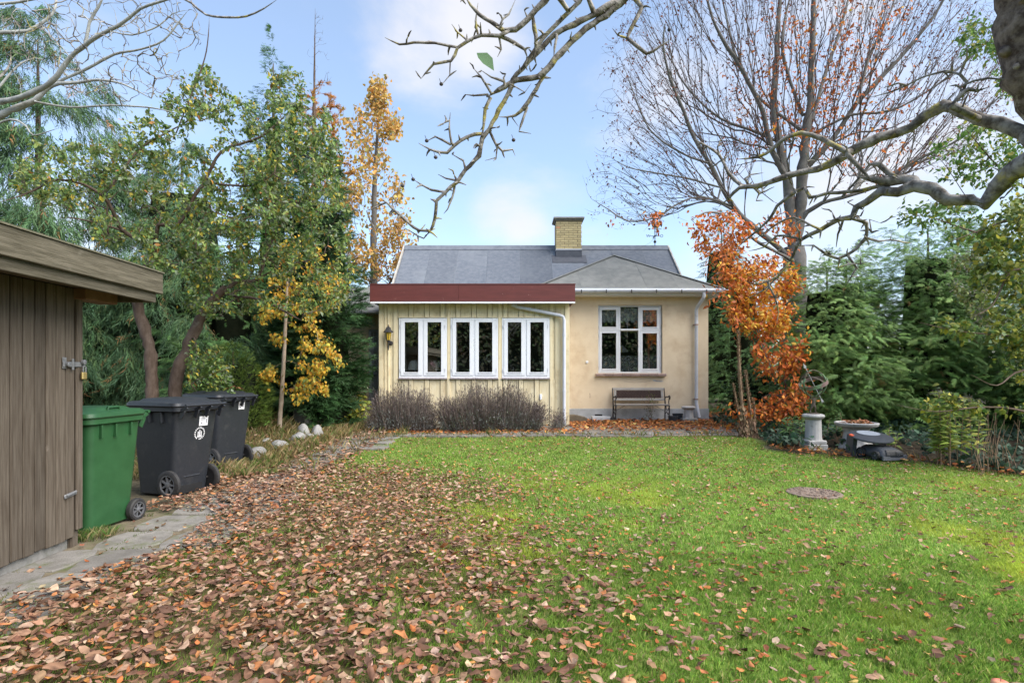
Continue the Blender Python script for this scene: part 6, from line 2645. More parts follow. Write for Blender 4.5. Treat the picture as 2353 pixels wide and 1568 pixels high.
def make_conifers():
    W = (3, 3, 2.4, 1.6, 0.12)
    tip = (0.07, 0.10, 0.02)
    G = 'feathery thujas along the right border'
    g = lambda x, y: (x, y, float(gz(x, y)))

    def thuja(label, x, y, h, r, n, seed, cols=GREEN_TH, wts=W, group=None, nb=110, size=(0.18, 0.30)):
        conifer('thuja_tree', label, 'thuja', g(x, y), h, egg(r, 0.9, 0.42), FROND, n, size, cols, wts, tip, 0.12, 0.9, seed, 0.28, 0.35, 0.02, group, boughs=nb, core=0.3, bshape=(0.65, 0.12, 0.22, 0.3))
    thuja('feathery thuja behind the sundial and the copper beech leaves', 6.75, 12.2, 3.7, 1.55, 6600, 2, group=G, nb=230)
    thuja('feathery thuja standing back between its two neighbours by the sundial', 7.75, 13.2, 4.1, 1.4, 3600, 14, group=G, nb=120)
    thuja('tallest feathery thuja behind the bird bath and robot mower', 8.55, 11.7, 4.45, 1.6, 7000, 3, group=G, nb=240)
    thuja('feathery thuja rising behind the clematis seed heads', 9.7, 12.4, 4.7, 1.5, 3800, 15, group=G, nb=140)
    thuja('feathery thuja behind the tall flower stems at the right edge', 10.2, 10.4, 4.0, 1.7, 6600, 4, group=G, nb=220)
    DG = [(0.05, 0.12, 0.04), (0.065, 0.15, 0.045)]
    thuja('dark thuja in the gap between the house corner and the border', 6.6, 16.2, 4.4, 1.3, 1500, 5, DG, (1, 1), nb=80)
    conifer('thuja_tree', 'slim dark thuja column rising behind the right end of the roof', 'thuja', g(7.55, 20.5), 7.1, egg(0.95, 0.8), FROND, 1500, (0.3, 0.46), [(0.035, 0.085, 0.03), (0.05, 0.11, 0.035)], (1, 1), tip, 0.25, 0.9, 6, 0.1, 0.3, 0.03)
    CYP = [(0.055, 0.115, 0.05), (0.075, 0.145, 0.06), (0.04, 0.085, 0.04), (0.10, 0.155, 0.055), (0.24, 0.12, 0.05)]
    WC = (3, 3, 2, 1.2, 0.3)
    G2 = 'weeping cypresses behind the apple trees'

    def cyp(label, x, y, h, prof, n, seed, nb, size=(0.25, 0.48), core=0.42):
        conifer('weeping_cypress', label, 'cypress', g(x, y), h, prof, WEEP, n, size, CYP, WC, (0.03, 0.05, 0.02), 0.8, 0.7, seed, 0.22, 0.5, 0.03, G2, 0.16, core, False, boughs=nb, bshape=(0.5, 0.35, 0.2))
    cyp('tall blue-green weeping cypress at the left edge behind the shed', -10.5, 12.6, 9.2, cone(3.4, 0.5), 12000, 7, 300, (0.45, 0.85), 0)
    cyp('weeping cypress directly behind the two apple trunks', -7.2, 12.4, 6.2, egg(2.1, 0.85), 8500, 8, 150, (0.3, 0.55))
    cyp('low weeping cypress between the shed and the green bin', -8.9, 11.4, 3.7, egg(1.6, 0.85), 4800, 9, 90)
    DK = [(0.026, 0.07, 0.026), (0.038, 0.09, 0.03), (0.02, 0.05, 0.02)]
    conifer('yew_tree', 'dense dark yew beside the entrance behind the yellow birch', 'yew', g(-4.12, 12.0), 5.9, egg(0.92, 0.95, 0.45), SPRIG, 7000, (0.22, 0.38), DK, (2, 2, 1), (0.02, 0.04, 0.008), 0.05, 1.0, 10, 0.15, 0.3, 0.02, None, 0.12, 0.7, boughs=260, bshape=(0.5, 0.1, 0.16))
    SP = [(0.06, 0.15, 0.045), (0.085, 0.19, 0.05), (0.11, 0.21, 0.05)]
    conifer('spruce_tree', 'pointed green spruce rising above the apple leaves', 'spruce', g(-6.0, 14.3), 9.6, cone(1.55, 0.85), SPRIG, 6500, (0.24, 0.44), SP, (2, 2, 1), (0.03, 0.05, 0.01), 0.05, 1.0, 11, 0.2, 0.4, 0.02, None, 0.14, 0.3, boughs=340, bshape=(0.1, 0.2, 0.18), taper=0.62)
    BR = [(0.13, 0.20, 0.04), (0.16, 0.235, 0.045), (0.095, 0.155, 0.035)]
    conifer('dwarf_conifer', 'rounded bright green dwarf conifer behind the last bin', 'conifer', g(-5.05, 10.3), 1.55, egg(0.62, 0.85, 0.6), SPRIG, 3600, (0.10, 0.17), BR, (2, 2, 1), (0.04, 0.05, 0.01), -0.2, 1.0, 12, 0.12, 0.3, 0.0, None, 0.05, 0.78)
    thuja('dark green conifer filling the space behind the dwarf conifer', -5.9, 12.0, 3.6, 1.3, 1700, 13, DG, (1, 1), nb=80)
    # larch with thin bare top and orange needles
    base = g(-6.25, 18.5)
    sk = Skel()
    sk.limb([base, P(722, 400, 18.5), P(722, 200, 18.5), P(724, 20, 18.5)], [0.13, 0.08, 0.035, 0.006], step=0.3)
    T = []
    for k in range(240):
        z = rng.uniform(4.5, 13.0)
        a = rng.uniform(0, 6.28)
        q = (13.6 - z) * 0.18 * rng.uniform(0.4, 1)
        T.append((base[0] + q * math.cos(a), base[1] + q * math.sin(a), z + 0.3 * q))
    sk.colonize(np.array(T), lift=0.1, step=0.25, jit=0.1)
    sk.finish(0.003, 0.45, 0.05)
    t = thing('larch_tree', 'larch with thin bare top and orange needles behind the spruce', 'larch', base)
    split_tree(sk, t, base, M['bark_brown'], 0.05)
    pos, d = sk.sample(2600, 3, lambda p: (p[:, 2] < 10.6) & (p[:, 0] > base[0] - 0.7))
    foliage('crown', spread(TUFT, pos, d + rng.normal(0, 0.4, d.shape), rdir(len(pos)), rng.uniform(0.12, 0.3, len(pos)),
                            palette(len(pos), [(0.50, 0.22, 0.045), (0.58, 0.30, 0.06), (0.34, 0.17, 0.05)], (2, 2, 1))), M['leaf'], t, base, 'stuff')


make_conifers()


# ------------------------------------------------------------------ broadleaved trees
def Z3(x, y):
    return 1356.9 + x * 0.4269, y * 0.4269


def Z2(x, y):
    return 814.1 + x * 0.3692, y * 0.3692


def Z1(x, y):
    return x * 0.4038, y * 0.4038


def Z6(x, y):
    return (160 + x / 2.941) * 0.9046, (640 + y / 2.941) * 0.9046


def trace(conv, pts, y0, y1):
    n = len(pts)
    out = []
    for i, (x, y) in enumerate(pts):
        px, py = conv(x, y) if conv else (x, y)
        out.append(P(px, py, y0 + (y1 - y0) * i / max(1, n - 1)))
    return out


def pr(conv_scale, rs, Y):
    return [r * conv_scale / F * Y for r in rs]


def leaves_on(sk, n, protos, size, cols, wts, maxcnt=3, where=None, hang=0.6, offs=0.03, var=0.18):
    pos, d = sk.sample(n, maxcnt, where)
    pos = pos + rng.normal(0, offs, pos.shape)
    fwd = d * 0.5 + np.array([0, 0, -hang]) + rng.normal(0, 0.55, pos.shape)
    nr = rng.normal(0, 0.7, pos.shape) + np.array([0, -0.4, 0.6])
    return spread(protos, pos, fwd, nr, rng.uniform(size[0], size[1], n), palette(n, cols, wts, var))


def make_near_apple():
    """the old apple tree at the right whose limbs cross the view"""
    base = np.array([3.05, 2.55, 0.0])
    sk = Skel(30000)
    sk.limb([base + (0, 0, -0.1), base + (-0.02, 0, 0.7), (2.95, 2.57, 1.5), (2.78, 2.6, 2.15), (2.50, 2.6, 2.55), (2.38, 2.6, 2.85), (2.33, 2.6, 3.15), (2.2, 2.7, 3.6), (1.9, 2.85, 4.05)],
            [0.17, 0.14, 0.135, 0.14, 0.135, 0.125, 0.11, 0.085, 0.06], step=0.06, jit=0.05)
    k = 0.4269
    # upper limb
    A = [(2420, 800), (2331, 720), (2200, 665), (2100, 648), (1990, 600), (1900, 568), (1800, 620), (1720, 690), (1560, 740), (1400, 810), (1330, 862), (1220, 910), (1060, 945), (900, 1000), (800, 1010), (740, 1070), (690, 1110)]
    sk.limb([(2.78, 2.6, 2.1)] + trace(Z3, A, 2.65, 3.9), pr(k, [40, 38, 34, 30, 28, 30, 32, 26, 25, 32, 29, 21, 18, 17, 12, 9, 5], 3.0), step=0.05, jit=0.06)
    B = [(2420, 830), (2331, 880), (2250, 935), (2190, 1010), (2120, 1100), (2050, 1072), (1920, 1075), (1840, 1020), (1740, 995), (1650, 1035), (1560, 1030), (1480, 1090), (1430, 1115), (1408, 1165), (1330, 1182), (1230, 1240), (1130, 1290), (1090, 1370), (1040, 1450), (930, 1560), (850, 1600)]
    sk.limb([(2.80, 2.6, 2.0)] + trace(Z3, B, 2.6, 3.9), pr(k, [56, 52, 50, 44, 40, 31, 26, 32, 38, 29, 24, 22, 21, 20, 17, 15, 12, 9, 8, 6, 4], 2.95), step=0.05, jit=0.06)
    more = [
        ([(1740, 970), (1690, 965), (1600, 980), (1520, 965), (1445, 955)], [30, 26, 24, 22, 10], 3.15, 3.3),
        ([(1640, 955), (1600, 930), (1550, 880), (1500, 885), (1470, 920)], [13, 15, 14, 12, 8], 3.2, 3.3),
        ([(1380, 820), (1300, 780), (1240, 745), (1130, 715), (1050, 738), (980, 800), (900, 845), (800, 857)], [14, 13, 12, 12, 11, 10, 8, 5], 3.3, 3.6),
        ([(1385, 835), (1440, 895), (1475, 935), (1520, 975)], [13, 12, 12, 10], 3.3, 3.25),
        ([(810, 1000), (740, 930), (690, 830), (560, 750)], [10, 9, 8, 4], 3.8, 3.9),
        ([(690, 830), (680, 790), (710, 730)], [6, 5, 3], 3.8, 3.8),
        ([(880, 1010), (905, 1040), (890, 1080)], [9, 8, 4], 3.8, 3.8),
        ([(850, 1000), (830, 960), (860, 940), (930, 930)], [9, 8, 7, 3], 3.8, 3.8),
        ([(1930, 575), (1990, 515), (2030, 480), (2080, 490), (2140, 470)], [14, 13, 11, 9, 4], 2.75, 2.7),
        ([(2000, 500), (2020, 440), (1985, 400), (2025, 320), (2025, 235)], [9, 8, 8, 7, 3], 2.75, 2.7),
        ([(1985, 400), (1900, 385), (1800, 410), (1700, 460), (1600, 500), (1480, 530)], [6, 6, 5, 5, 4, 3], 2.8, 3.2),
        ([(1985, 470), (2060, 435), (2140, 422), (2250, 430)], [6, 7, 7, 8], 2.75, 2.62),
        ([(1650, 1040), (1560, 1000), (1450, 1025), (1280, 1040), (1180, 1060), (1150, 1010), (1060, 1060), (1000, 1110), (960, 1180), (870, 1260), (790, 1330)], [10, 10, 10, 9, 9, 9, 10, 9, 8, 6, 4], 3.2, 3.8),
        ([(1400, 1175), (1480, 1200), (1480, 1280), (1430, 1340), (1330, 1390), (1270, 1370), (1200, 1320), (1130, 1320)], [10, 10, 9, 8, 8, 7, 6, 4], 3.35, 3.6),
        ([(1480, 1280), (1550, 1300), (1610, 1290), (1620, 1260)], [6, 6, 5, 3], 3.4, 3.4),
        ([(1470, 1200), (1510, 1250), (1500, 1180), (1560, 1200)], [7, 6, 5, 3], 3.4, 3.4),
        ([(1400, 1400), (1430, 1440), (1400, 1490), (1370, 1540)], [6, 6, 5, 3], 3.45, 3.5),
        ([(1340, 1390), (1330, 1440), (1390, 1420), (1450, 1420), (1500, 1405)], [6, 5, 5, 4, 2], 3.45, 3.4),
        ([(1360, 1180), (1330, 1260), (1320, 1330)], [8, 7, 4], 3.4, 3.5),
        ([(1240, 1235), (1180, 1210), (1090, 1170), (1010, 1200), (950, 1240), (880, 1290)], [7, 6, 6, 5, 4, 3], 3.5, 3.8),
        ([(1130, 1290), (1080, 1275), (1000, 1270), (930, 1330), (850, 1350)], [7, 6, 6, 4, 3], 3.5, 3.9),
        ([(1050, 1440), (1000, 1490), (900, 1530), (830, 1510)], [6, 5, 4, 3], 3.7, 3.9),
        ([(960, 1540), (990, 1600), (1010, 1680), (1000, 1740)], [6, 6, 4, 3], 3.75, 3.75),
        ([(2050, 1080), (2020, 1060), (1900, 880), (1810, 800), (1650, 690), (1540, 560)], [2.5, 2.2, 2, 2, 1.6, 1], 2.8, 3.1),
    ]
    for pts, rs, ya, yb in more:
        sk.limb(trace(Z3, pts, ya, yb), pr(k, rs, (ya + yb) / 2), step=0.045, jit=0.12)
    # limb over the middle of the view, hanging down to the roof line
    k = 0.3692
    sk.limb([(1.9, 2.85, 4.05), (1.45, 2.9, 4.0), (1.0, 2.95, 3.7), (0.75, 3.0, 3.42)], [0.055, 0.052, 0.05, 0.048], step=0.05, jit=0.05)
    C = [
        ([(1700, -40), (1640, 15), (1560, 90), (1440, 180), (1320, 290), (1220, 400), (1140, 475), (1010, 500), (900, 555), (830, 600)], [32, 30, 21, 18, 18, 19, 19, 16, 14, 9], 3.0, 3.1),
        ([(1620, 20), (1450, 110), (1290, 190), (1215, 245), (1120, 350), (1010, 460), (960, 580), (900, 690), (840, 800), (795, 860), (770, 970), (690, 1060), (640, 1130), (560, 1200), (512, 1250), (500, 1360), (470, 1440), (440, 1470)],
         [20, 18, 17, 16, 15, 15, 15, 14, 14, 15, 14, 13, 13, 12, 12, 11, 9, 6], 3.0, 3.25),
        ([(1440, -40), (1400, 10), (1300, 110), (1200, 210), (1100, 340), (1030, 450)], [14, 14, 13, 13, 13, 12], 2.95, 3.05),
        ([(1240, -60), (1190, 5), (1130, 60), (1080, 120), (1000, 190), (930, 190), (880, 160), (780, 90), (720, 30), (690, -20)], [22, 22, 20, 18, 18, 15, 13, 12, 11, 8], 2.9, 3.0),
        ([(960, 195), (900, 225), (790, 220), (700, 260), (640, 300), (600, 380), (490, 400), (440, 460), (415, 490)], [12, 12, 12, 11, 10, 9, 8, 6, 4], 2.95, 3.0),
        ([(640, 295), (500, 270), (370, 265), (280, 275), (190, 235)], [9, 8, 8, 7, 4], 3.0, 3.0),
        ([(1110, 110), (1120, 180), (1130, 280), (1110, 370)], [12, 13, 12, 10], 2.95, 3.0),
        ([(910, 225), (1000, 270), (1060, 310), (1075, 360)], [12, 12, 11, 9], 2.97, 3.0),
        ([(845, 610), (815, 680), (805, 790), (795, 850)], [12, 12, 12, 11], 3.1, 3.12),
        ([(790, 832), (700, 850), (620, 905), (575, 950), (470, 930), (400, 890)], [12, 12, 11, 10, 8, 5], 3.12, 3.1),
        ([(605, 890), (590, 800), (597, 700)], [8, 7, 4], 3.1, 3.1),
        ([(600, 900), (500, 850), (445, 880)], [8, 7, 5], 3.1, 3.1),
        ([(840, 815), (880, 900), (920, 940), (985, 930), (1000, 970)], [9, 8, 8, 7, 3], 3.12, 3.15),
        ([(885, 920), (880, 980), (810, 1000)], [7, 6, 3], 3.13, 3.13),
        ([(1175, 480), (1110, 590), (1060, 660), (1000, 720), (900, 730)], [12, 12, 14, 9, 5], 3.08, 3.1),
        ([(1075, 670), (1035, 780), (1025, 820), (1100, 832)], [8, 8, 7, 4], 3.1, 3.1),
        ([(980, 735), (1020, 790)], [5, 4], 3.1, 3.1),
        ([(470, 1435), (400, 1432), (330, 1380), (250, 1310), (200, 1260), (130, 1290), (75, 1312)], [10, 9, 9, 8, 7, 6, 3], 3.25, 3.3),
        ([(235, 1290), (238, 1220), (270, 1190)], [5, 5, 3], 3.28, 3.28),
        ([(450, 1460), (430, 1482), (350, 1440), (290, 1410)], [6, 6, 5, 3], 3.25, 3.25),
        ([(640, 1125), (570, 1110), (520, 1085)], [8, 7, 4], 3.18, 3.2),
        ([(570, 1195), (480, 1180), (420, 1150), (365, 1115)], [8, 8, 7, 4], 3.2, 3.2),
        ([(625, 1150), (610, 1230), (580, 1300), (555, 1330)], [8, 7, 6, 3], 3.2, 3.2),
        ([(1690, -30), (1745, -10), (1785, 50), (1735, 150), (1700, 240), (1760, 290), (1820, 335), (1900, 290), (1970, 250)], [16, 15, 14, 12, 11, 11, 10, 8, 4], 3.0, 2.95),
        ([(1695, 240), (1640, 220), (1605, 178)], [8, 7, 4], 2.98, 2.98),
        ([(830, 590), (740, 595), (690, 588)], [8, 7, 5], 3.1, 3.1),
        ([(850, 580), (790, 480), (745, 430)], [9, 8, 5], 3.08, 3.08),
        ([(930, 505), (850, 480), (790, 440)], [9, 7, 4], 3.06, 3.06),
        ([(770, 220), (755, 130), (770, 20)], [8, 7, 4], 2.98, 2.98),
        ([(900, 180), (920, 120), (960, 90), (1000, 0)], [8, 7, 6, 3], 2.95, 2.95),
        ([(900, 240), (915, 310), (890, 355)], [8, 7, 4], 2.97, 2.97),
        ([(700, 250), (640, 200), (605, 150)], [7, 6, 4], 3.0, 3.0),
        ([(595, 390), (590, 470), (545, 525)], [6, 6, 4], 3.0, 3.0),
        ([(690, 1050), (680, 1000), (610, 960)], [8, 7, 6], 3.17, 3.15),
        ([(1260, 220), (1245, 300), (1240, 345)], [9, 11, 6], 3.02, 3.02),
        ([(1000, 540), (1060, 575), (1100, 520)], [5, 5, 3], 3.06, 3.06),
    ]
    for pts, rs, ya, yb in C:
        sk.limb(trace(Z2, pts, ya, yb), pr(k, rs, (ya + yb) / 2), step=0.035, jit=0.14)
    # short knobbly spurs along all limbs
    n0 = sk.n
    thin = np.nonzero((sk.fix[:n0] > 0.004) & (sk.fix[:n0] < 0.045) & (sk.P[:n0, 2] > 1.5))[0]
    for i in rng.choice(thin, 560):
        L = rng.uniform(0.012, 0.05) if rng.random() < 0.86 else rng.uniform(0.06, 0.14)
        dv = norm(rng.normal(0, 1, 3) + np.array([0, 0, 0.1]))
        sk.reach(sk.P[i] + dv * (L + sk.fix[i]), step=0.025, jit=0.14, follow=0.1, up=0.1)
    sk.finish(0.0052, 0.35, 0.02)
    t = thing('apple_tree', 'old leafless apple tree with lichened limbs reaching across the sky', 'apple tree', base)
    tr = [p for p in sk.paths[:1]]
    sk.build('trunk', M['bark_gnarl'], t, base, lambda ids: ids is sk.paths[0])
    sk.build('limbs', M['bark_apple'], t, base, lambda ids: ids is not sk.paths[0] and sk.r[ids].max() >= 0.012)
    sk.build('spurs', M['bark_apple'], t, base, lambda ids: sk.r[ids].max() < 0.012)['kind'] = 'stuff'
    # burrs on the trunk
    b = MB()
    r = random.Random(2)
    P0 = sk.P
    ids = sk.paths[0]
    for k_ in range(46):
        i = ids[r.randrange(int(len(ids) * 0.35), int(len(ids) * 0.85))]
        a = r.uniform(0, 6.28)
        q = sk.r[i]
        c = P0[i] + np.array([math.cos(a), math.sin(a) * 0.8, r.uniform(-0.5, 0.5)]) * q * 0.92
        s = r.uniform(0.012, 0.036)
        b.lathe([(0, -s), (s * 0.8, -s * 0.5), (s, 0), (s * 0.7, s * 0.6), (0, s * 0.9)], 9, tuple(c), Matrix.Rotation(r.uniform(0, 3), 3, 'X'), 0.2)
    b.build('burrs', M['bark_gnarl'], t, base, 60)['kind'] = 'stuff'
    # the one green leaf still hanging, and shrivelled fruit
    px, py = Z2(760, 330)
    p0 = P(px, py, 2.95)
    foliage('leaf', [scatter(p_leaf(0.1, 0.42, 0.2), np.array([p0]), frames(np.array([[0.75, -0.1, -0.6]]), np.array([[0.2, -0.8, 0.5]])), np.array([0.125]), np.array([(0.06, 0.15, 0.05)]))], M['leaf'], t, base)
    for x, y in ((1958, 187), (300, 1157), (365, 1117), (450, 877), (505, 980), (540, 525), (660, 190), (990, 873)):
        px, py = Z2(x, y)
        c = P(px, py, 3.05)
        b = MB()
        b.lathe([(0, -0.010), (0.009, -0.005), (0.0105, 0.002), (0.006, 0.009), (0, 0.008)], 10, tuple(c), None, 0.1)
        b.tube([tuple(c), tuple(c + np.array([-0.01, 0, 0.03]))], 0.0015, 5)
        b.build('shrivelled_fruit', M['furn'], t, base, 60)


make_near_apple()


def make_pale_tree():
    """pale bare limbs at the top left"""
    base = np.array([-6.9, 6.2, 0.0])
    sk = Skel(20000)
    Y = 6.2
    sk.limb([base, base + (0.1, 0, 1.6), base + (0.35, 0, 3.0)], [0.15, 0.12, 0.1], step=0.2)
    L = [
        ([(-260, 640), (-60, 590), (60, 570), (180, 530), (300, 460), (400, 330), (480, 260), (560, 205), (700, 130), (800, 50), (930, 5), (1040, -30)], [19, 17, 16, 15, 14, 13, 12, 11, 9, 7, 6, 5], 6.2, 5.4),
        ([(-240, 760), (-50, 680), (60, 630), (200, 570), (300, 485), (450, 470), (560, 455), (700, 480), (860, 560)], [20, 18, 17, 14, 11, 8, 7, 5, 3], 6.2, 6.0),
        ([(485, 255), (510, 130), (560, 40), (600, -40)], [9, 8, 7, 6], 5.9, 5.8),
        ([(-200, 190), (100, 182), (190, 160), (300, 80), (320, -10)], [11, 10, 9, 7, 6], 6.2, 6.3),
        ([(-200, 30), (60, 18), (200, -5)], [8, 8, 7], 6.2, 6.2),
        ([(200, 580), (400, 610), (650, 600), (870, 615), (1010, 645)], [6, 6, 5, 4, 2], 6.1, 6.1),
        ([(310, 475), (500, 390), (650, 310), (800, 280), (930, 230), (1030, 110), (1070, 60)], [8, 8, 7, 6, 5, 4, 2], 6.1, 5.9),
        ([(640, 180), (750, 200), (900, 150), (980, 80), (1060, 60)], [4, 4, 4, 3, 2], 5.8, 5.8),
        ([(1000, -25), (1090, 20), (1170, 85), (1300, 100), (1400, 95), (1500, 50), (1575, 0)], [6, 6, 6, 6, 5, 4, 2], 5.4, 5.2),
        ([(330, 380), (340, 270), (240, 170), (120, 150)], [4, 4, 3, 2], 6.0, 6.1),
        ([(-100, 740), (60, 680), (150, 720), (190, 770), (330, 730)], [6, 6, 5, 4, 2], 6.1, 6.0),
        ([(-40, 540), (40, 440), (120, 360), (200, 330)], [7, 6, 5, 3], 6.2, 6.3),
        ([(-40, 470), (20, 420), (60, 360), (60, 290)], [7, 6, 5, 3], 6.2, 6.3),
    ]
    for pts, rs, ya, yb in L:
        sk.limb(trace(Z1, pts, ya, yb), pr(0.4038, rs, (ya + yb) / 2), step=0.07, jit=0.08)
    poly = [(0, 20), (330, -20), (1080, -30), (1180, 200), (1080, 330), (1060, 480), (900, 560), (560, 600), (400, 540), (250, 420), (60, 420), (0, 200)]
    T = pxpoly(520, poly, 5.4, 6.6, Z1)
    sk.colonize(T, lift=0.03, step=0.06, jit=0.16, follow=0.8, up=0.0, tol=0.8, lo=8)
    sk.finish(0.0034, 0.36, 0.015)
    t = thing('bare_tree', 'leafless tree with pale grey limbs above the shed roof', 'tree', base)
    split_tree(sk, t, base, M['bark_pale'], 0.014, M['bark_apple'])


make_pale_tree()


def make_left_apples():
    G = 'apple trees behind the bins'
    cols = [(0.15, 0.235, 0.06), (0.21, 0.29, 0.075), (0.10, 0.175, 0.05), (0.30, 0.34, 0.10), (0.55, 0.43, 0.06), (0.48, 0.22, 0.06), (0.24, 0.29, 0.18)]
    wts = (3, 3.2, 2.4, 1.8, 0.9, 0.25, 2.4)
    # first tree: curved trunk, broad crown to the left
    base = np.array(P(350, 905, 8.0))
    base[2] = float(gz(base[0], base[1]))
    sk = Skel(30000)
    sk.limb([base, P(347, 840, 8.0), P(336, 770, 8.0), P(318, 710, 8.0), P(322, 672, 7.9), P(345, 600, 7.8), P(352, 565, 7.8)], [0.085, 0.078, 0.075, 0.07, 0.062, 0.055, 0.05], step=0.08, jit=0.05)
    for pts, rs, ya, yb in [
        ([(880, 1400), (760, 1350), (680, 1290), (640, 1200), (580, 1110), (480, 1050)], [12, 11, 10, 10, 9, 6], 7.8, 7.0),
        ([(580, 1110), (660, 1020), (750, 900), (830, 820), (930, 765), (1050, 700)], [8, 7, 7, 6, 5, 4], 7.1, 7.4),
        ([(880, 1400), (890, 1330), (900, 1280), (1020, 1270), (1110, 1110), (1160, 1040), (1230, 900), (1300, 840), (1480, 780), (1600, 680), (1640, 640)], [12, 11, 11, 10, 10, 9, 8, 7, 7, 5, 3], 7.8, 7.6),
        ([(1165, 1040), (1300, 1052), (1420, 1060), (1480, 1040), (1560, 990)], [6, 6, 5, 4, 3], 7.7, 7.3),
        ([(660, 1300), (560, 1270), (420, 1240), (340, 1240)], [6, 5, 4, 3], 7.6, 7.0),
        ([(480, 1050), (330, 1020), (200, 1080), (100, 1120), (0, 1150)], [6, 5, 5, 4, 3], 7.0, 6.6),
        ([(1000, 760), (1080, 560), (1150, 380), (1180, 250), (1190, 100)], [4, 4, 4, 3, 2], 7.4, 7.2),
    ]:
        sk.limb(trace(Z1, pts, ya, yb), pr(0.4038, rs, 7.6), step=0.09, jit=0.1)
    poly = [(20, 430), (60, 310), (220, 330), (300, 290), (360, 220), (460, 150), (520, 170), (560, 240), (640, 150), (700, 170), (760, 270), (800, 380), (780, 480), (640, 520), (480, 560), (440, 640), (330, 620), (240, 560), (110, 470)]
    T = pxpoly(600, poly, 6.6, 8.6)
    sk.colonize(T, lift=0.1, step=0.12, jit=0.14, follow=0.5, up=0.15, lo=12)
    sk.finish(0.0026, 0.42, 0.03)
    t = thing('apple_tree', 'leafy apple tree with curved trunk rising behind the green bin', 'apple tree', base, 0, G)
    split_tree(sk, t, base, M['bark_brown'], 0.012)
    foliage('crown', leaves_on(sk, 13500, LEAF, (0.04, 0.078), cols, wts, 3), M['leaf'], t, base, 'stuff')
    # second tree: leaning trunk, crown to the right
    base = np.array(P(393, 908, 8.2))
    base[2] = float(gz(base[0], base[1]))
    sk = Skel(30000)
    sk.limb([base, P(405, 870, 8.2), P(430, 805, 8.2), P(447, 760, 8.2), P(480, 700, 8.2), P(520, 660, 8.2)], [0.095, 0.088, 0.08, 0.075, 0.06, 0.055], step=0.08, jit=0.05)
    for pts, rs, ya, yb in [
        ([(1120, 330), (1200, 290), (1300, 220), (1450, 205), (1500, 60), (1560, -80), (1640, -200), (1700, -330)], [16, 15, 13, 12, 10, 9, 7, 4], 8.2, 8.3),
        ([(1200, 300), (1310, 335), (1400, 338), (1540, 380), (1650, 440), (1780, 510)], [10, 10, 10, 9, 8, 5], 8.2, 7.6),
        ([(1120, 330), (1060, 160), (1000, 0), (1010, -160), (1080, -330)], [12, 10, 9, 7, 4], 8.2, 8.6),
        ([(1450, 205), (1640, 100), (1850, 60), (2000, -20)], [7, 6, 5, 3], 8.2, 8.0),
        ([(980, 640), (1000, 760), (960, 900), (930, 980)], [5, 4, 3, 2], 8.1, 7.9),
    ]:
        sk.limb(trace(Z6, pts, ya, yb), pr(0.3076, rs, 8.2), step=0.09, jit=0.1)
    poly = [(440, 620), (470, 520), (540, 400), (620, 300), (700, 250), (780, 310), (800, 420), (800, 560), (815, 640), (800, 700), (760, 720), (640, 700), (560, 720), (470, 730), (400, 700)]
    T = pxpoly(520, poly, 7.4, 9.2)
    T = np.concatenate([T, pxpoly(45, [(440, 780), (520, 800), (540, 900), (470, 930), (430, 880)], 7.7, 8.3)])
    sk.colonize(T, lift=0.1, step=0.12, jit=0.14, follow=0.5, up=0.1, lo=6)
    sk.finish(0.0026, 0.42, 0.03)
    t = thing('apple_tree', 'leafy apple tree with leaning trunk behind the charcoal bins', 'apple tree', base, 0, G)
    split_tree(sk, t, base, M['bark_brown'], 0.012)
    foliage('crown', leaves_on(sk, 11500, LEAF, (0.04, 0.078), cols, wts, 3), M['leaf'], t, base, 'stuff')


make_left_apples()


def make_birch():
    Y = 10.6
    base = np.array(P(641, 972, Y))
    base[2] = float(gz(base[0], base[1]))
    sk = Skel(16000)
    sk.limb([base, P(650, 860, Y), P(656, 740, Y), P(662, 620, Y), P(672, 520, Y)], [0.042, 0.036, 0.028, 0.018, 0.006], step=0.1, jit=0.05)
    T = np.concatenate([pxpoly(120, [(590, 740), (640, 560), (700, 560), (790, 620), (800, 690), (760, 740), (800, 830), (740, 860), (700, 790), (620, 800)], Y - 0.8, Y + 0.6),
                        pxpoly(30, [(690, 780), (750, 850), (750, 910), (700, 940), (660, 920), (680, 860)], Y - 0.6, Y + 0.2),
                        pxpoly(12, [(590, 870), (640, 830), (640, 880)], Y - 0.4, Y + 0.2)])
    sk.colonize(T, lift=-0.05, step=0.14, jit=0.1, follow=0.2, up=0.35)
    sk.finish(0.0022, 0.4, 0.012)
    t = thing('birch_tree', 'young slender birch with drooping bright yellow leaves', 'birch', base)
    split_tree(sk, t, base, M['bark_birch'], 0.02)
    foliage('crown', leaves_on(sk, 3300, ROUND, (0.05, 0.08), [(0.62, 0.42, 0.05), (0.66, 0.36, 0.04), (0.5, 0.46, 0.08), (0.22, 0.27, 0.07), (0.52, 0.24, 0.04)], (3, 2, 2, 1.2, 0.7), 3, None, 1.1, 0.05), M['leaf'], t, base, 'stuff')


make_birch()


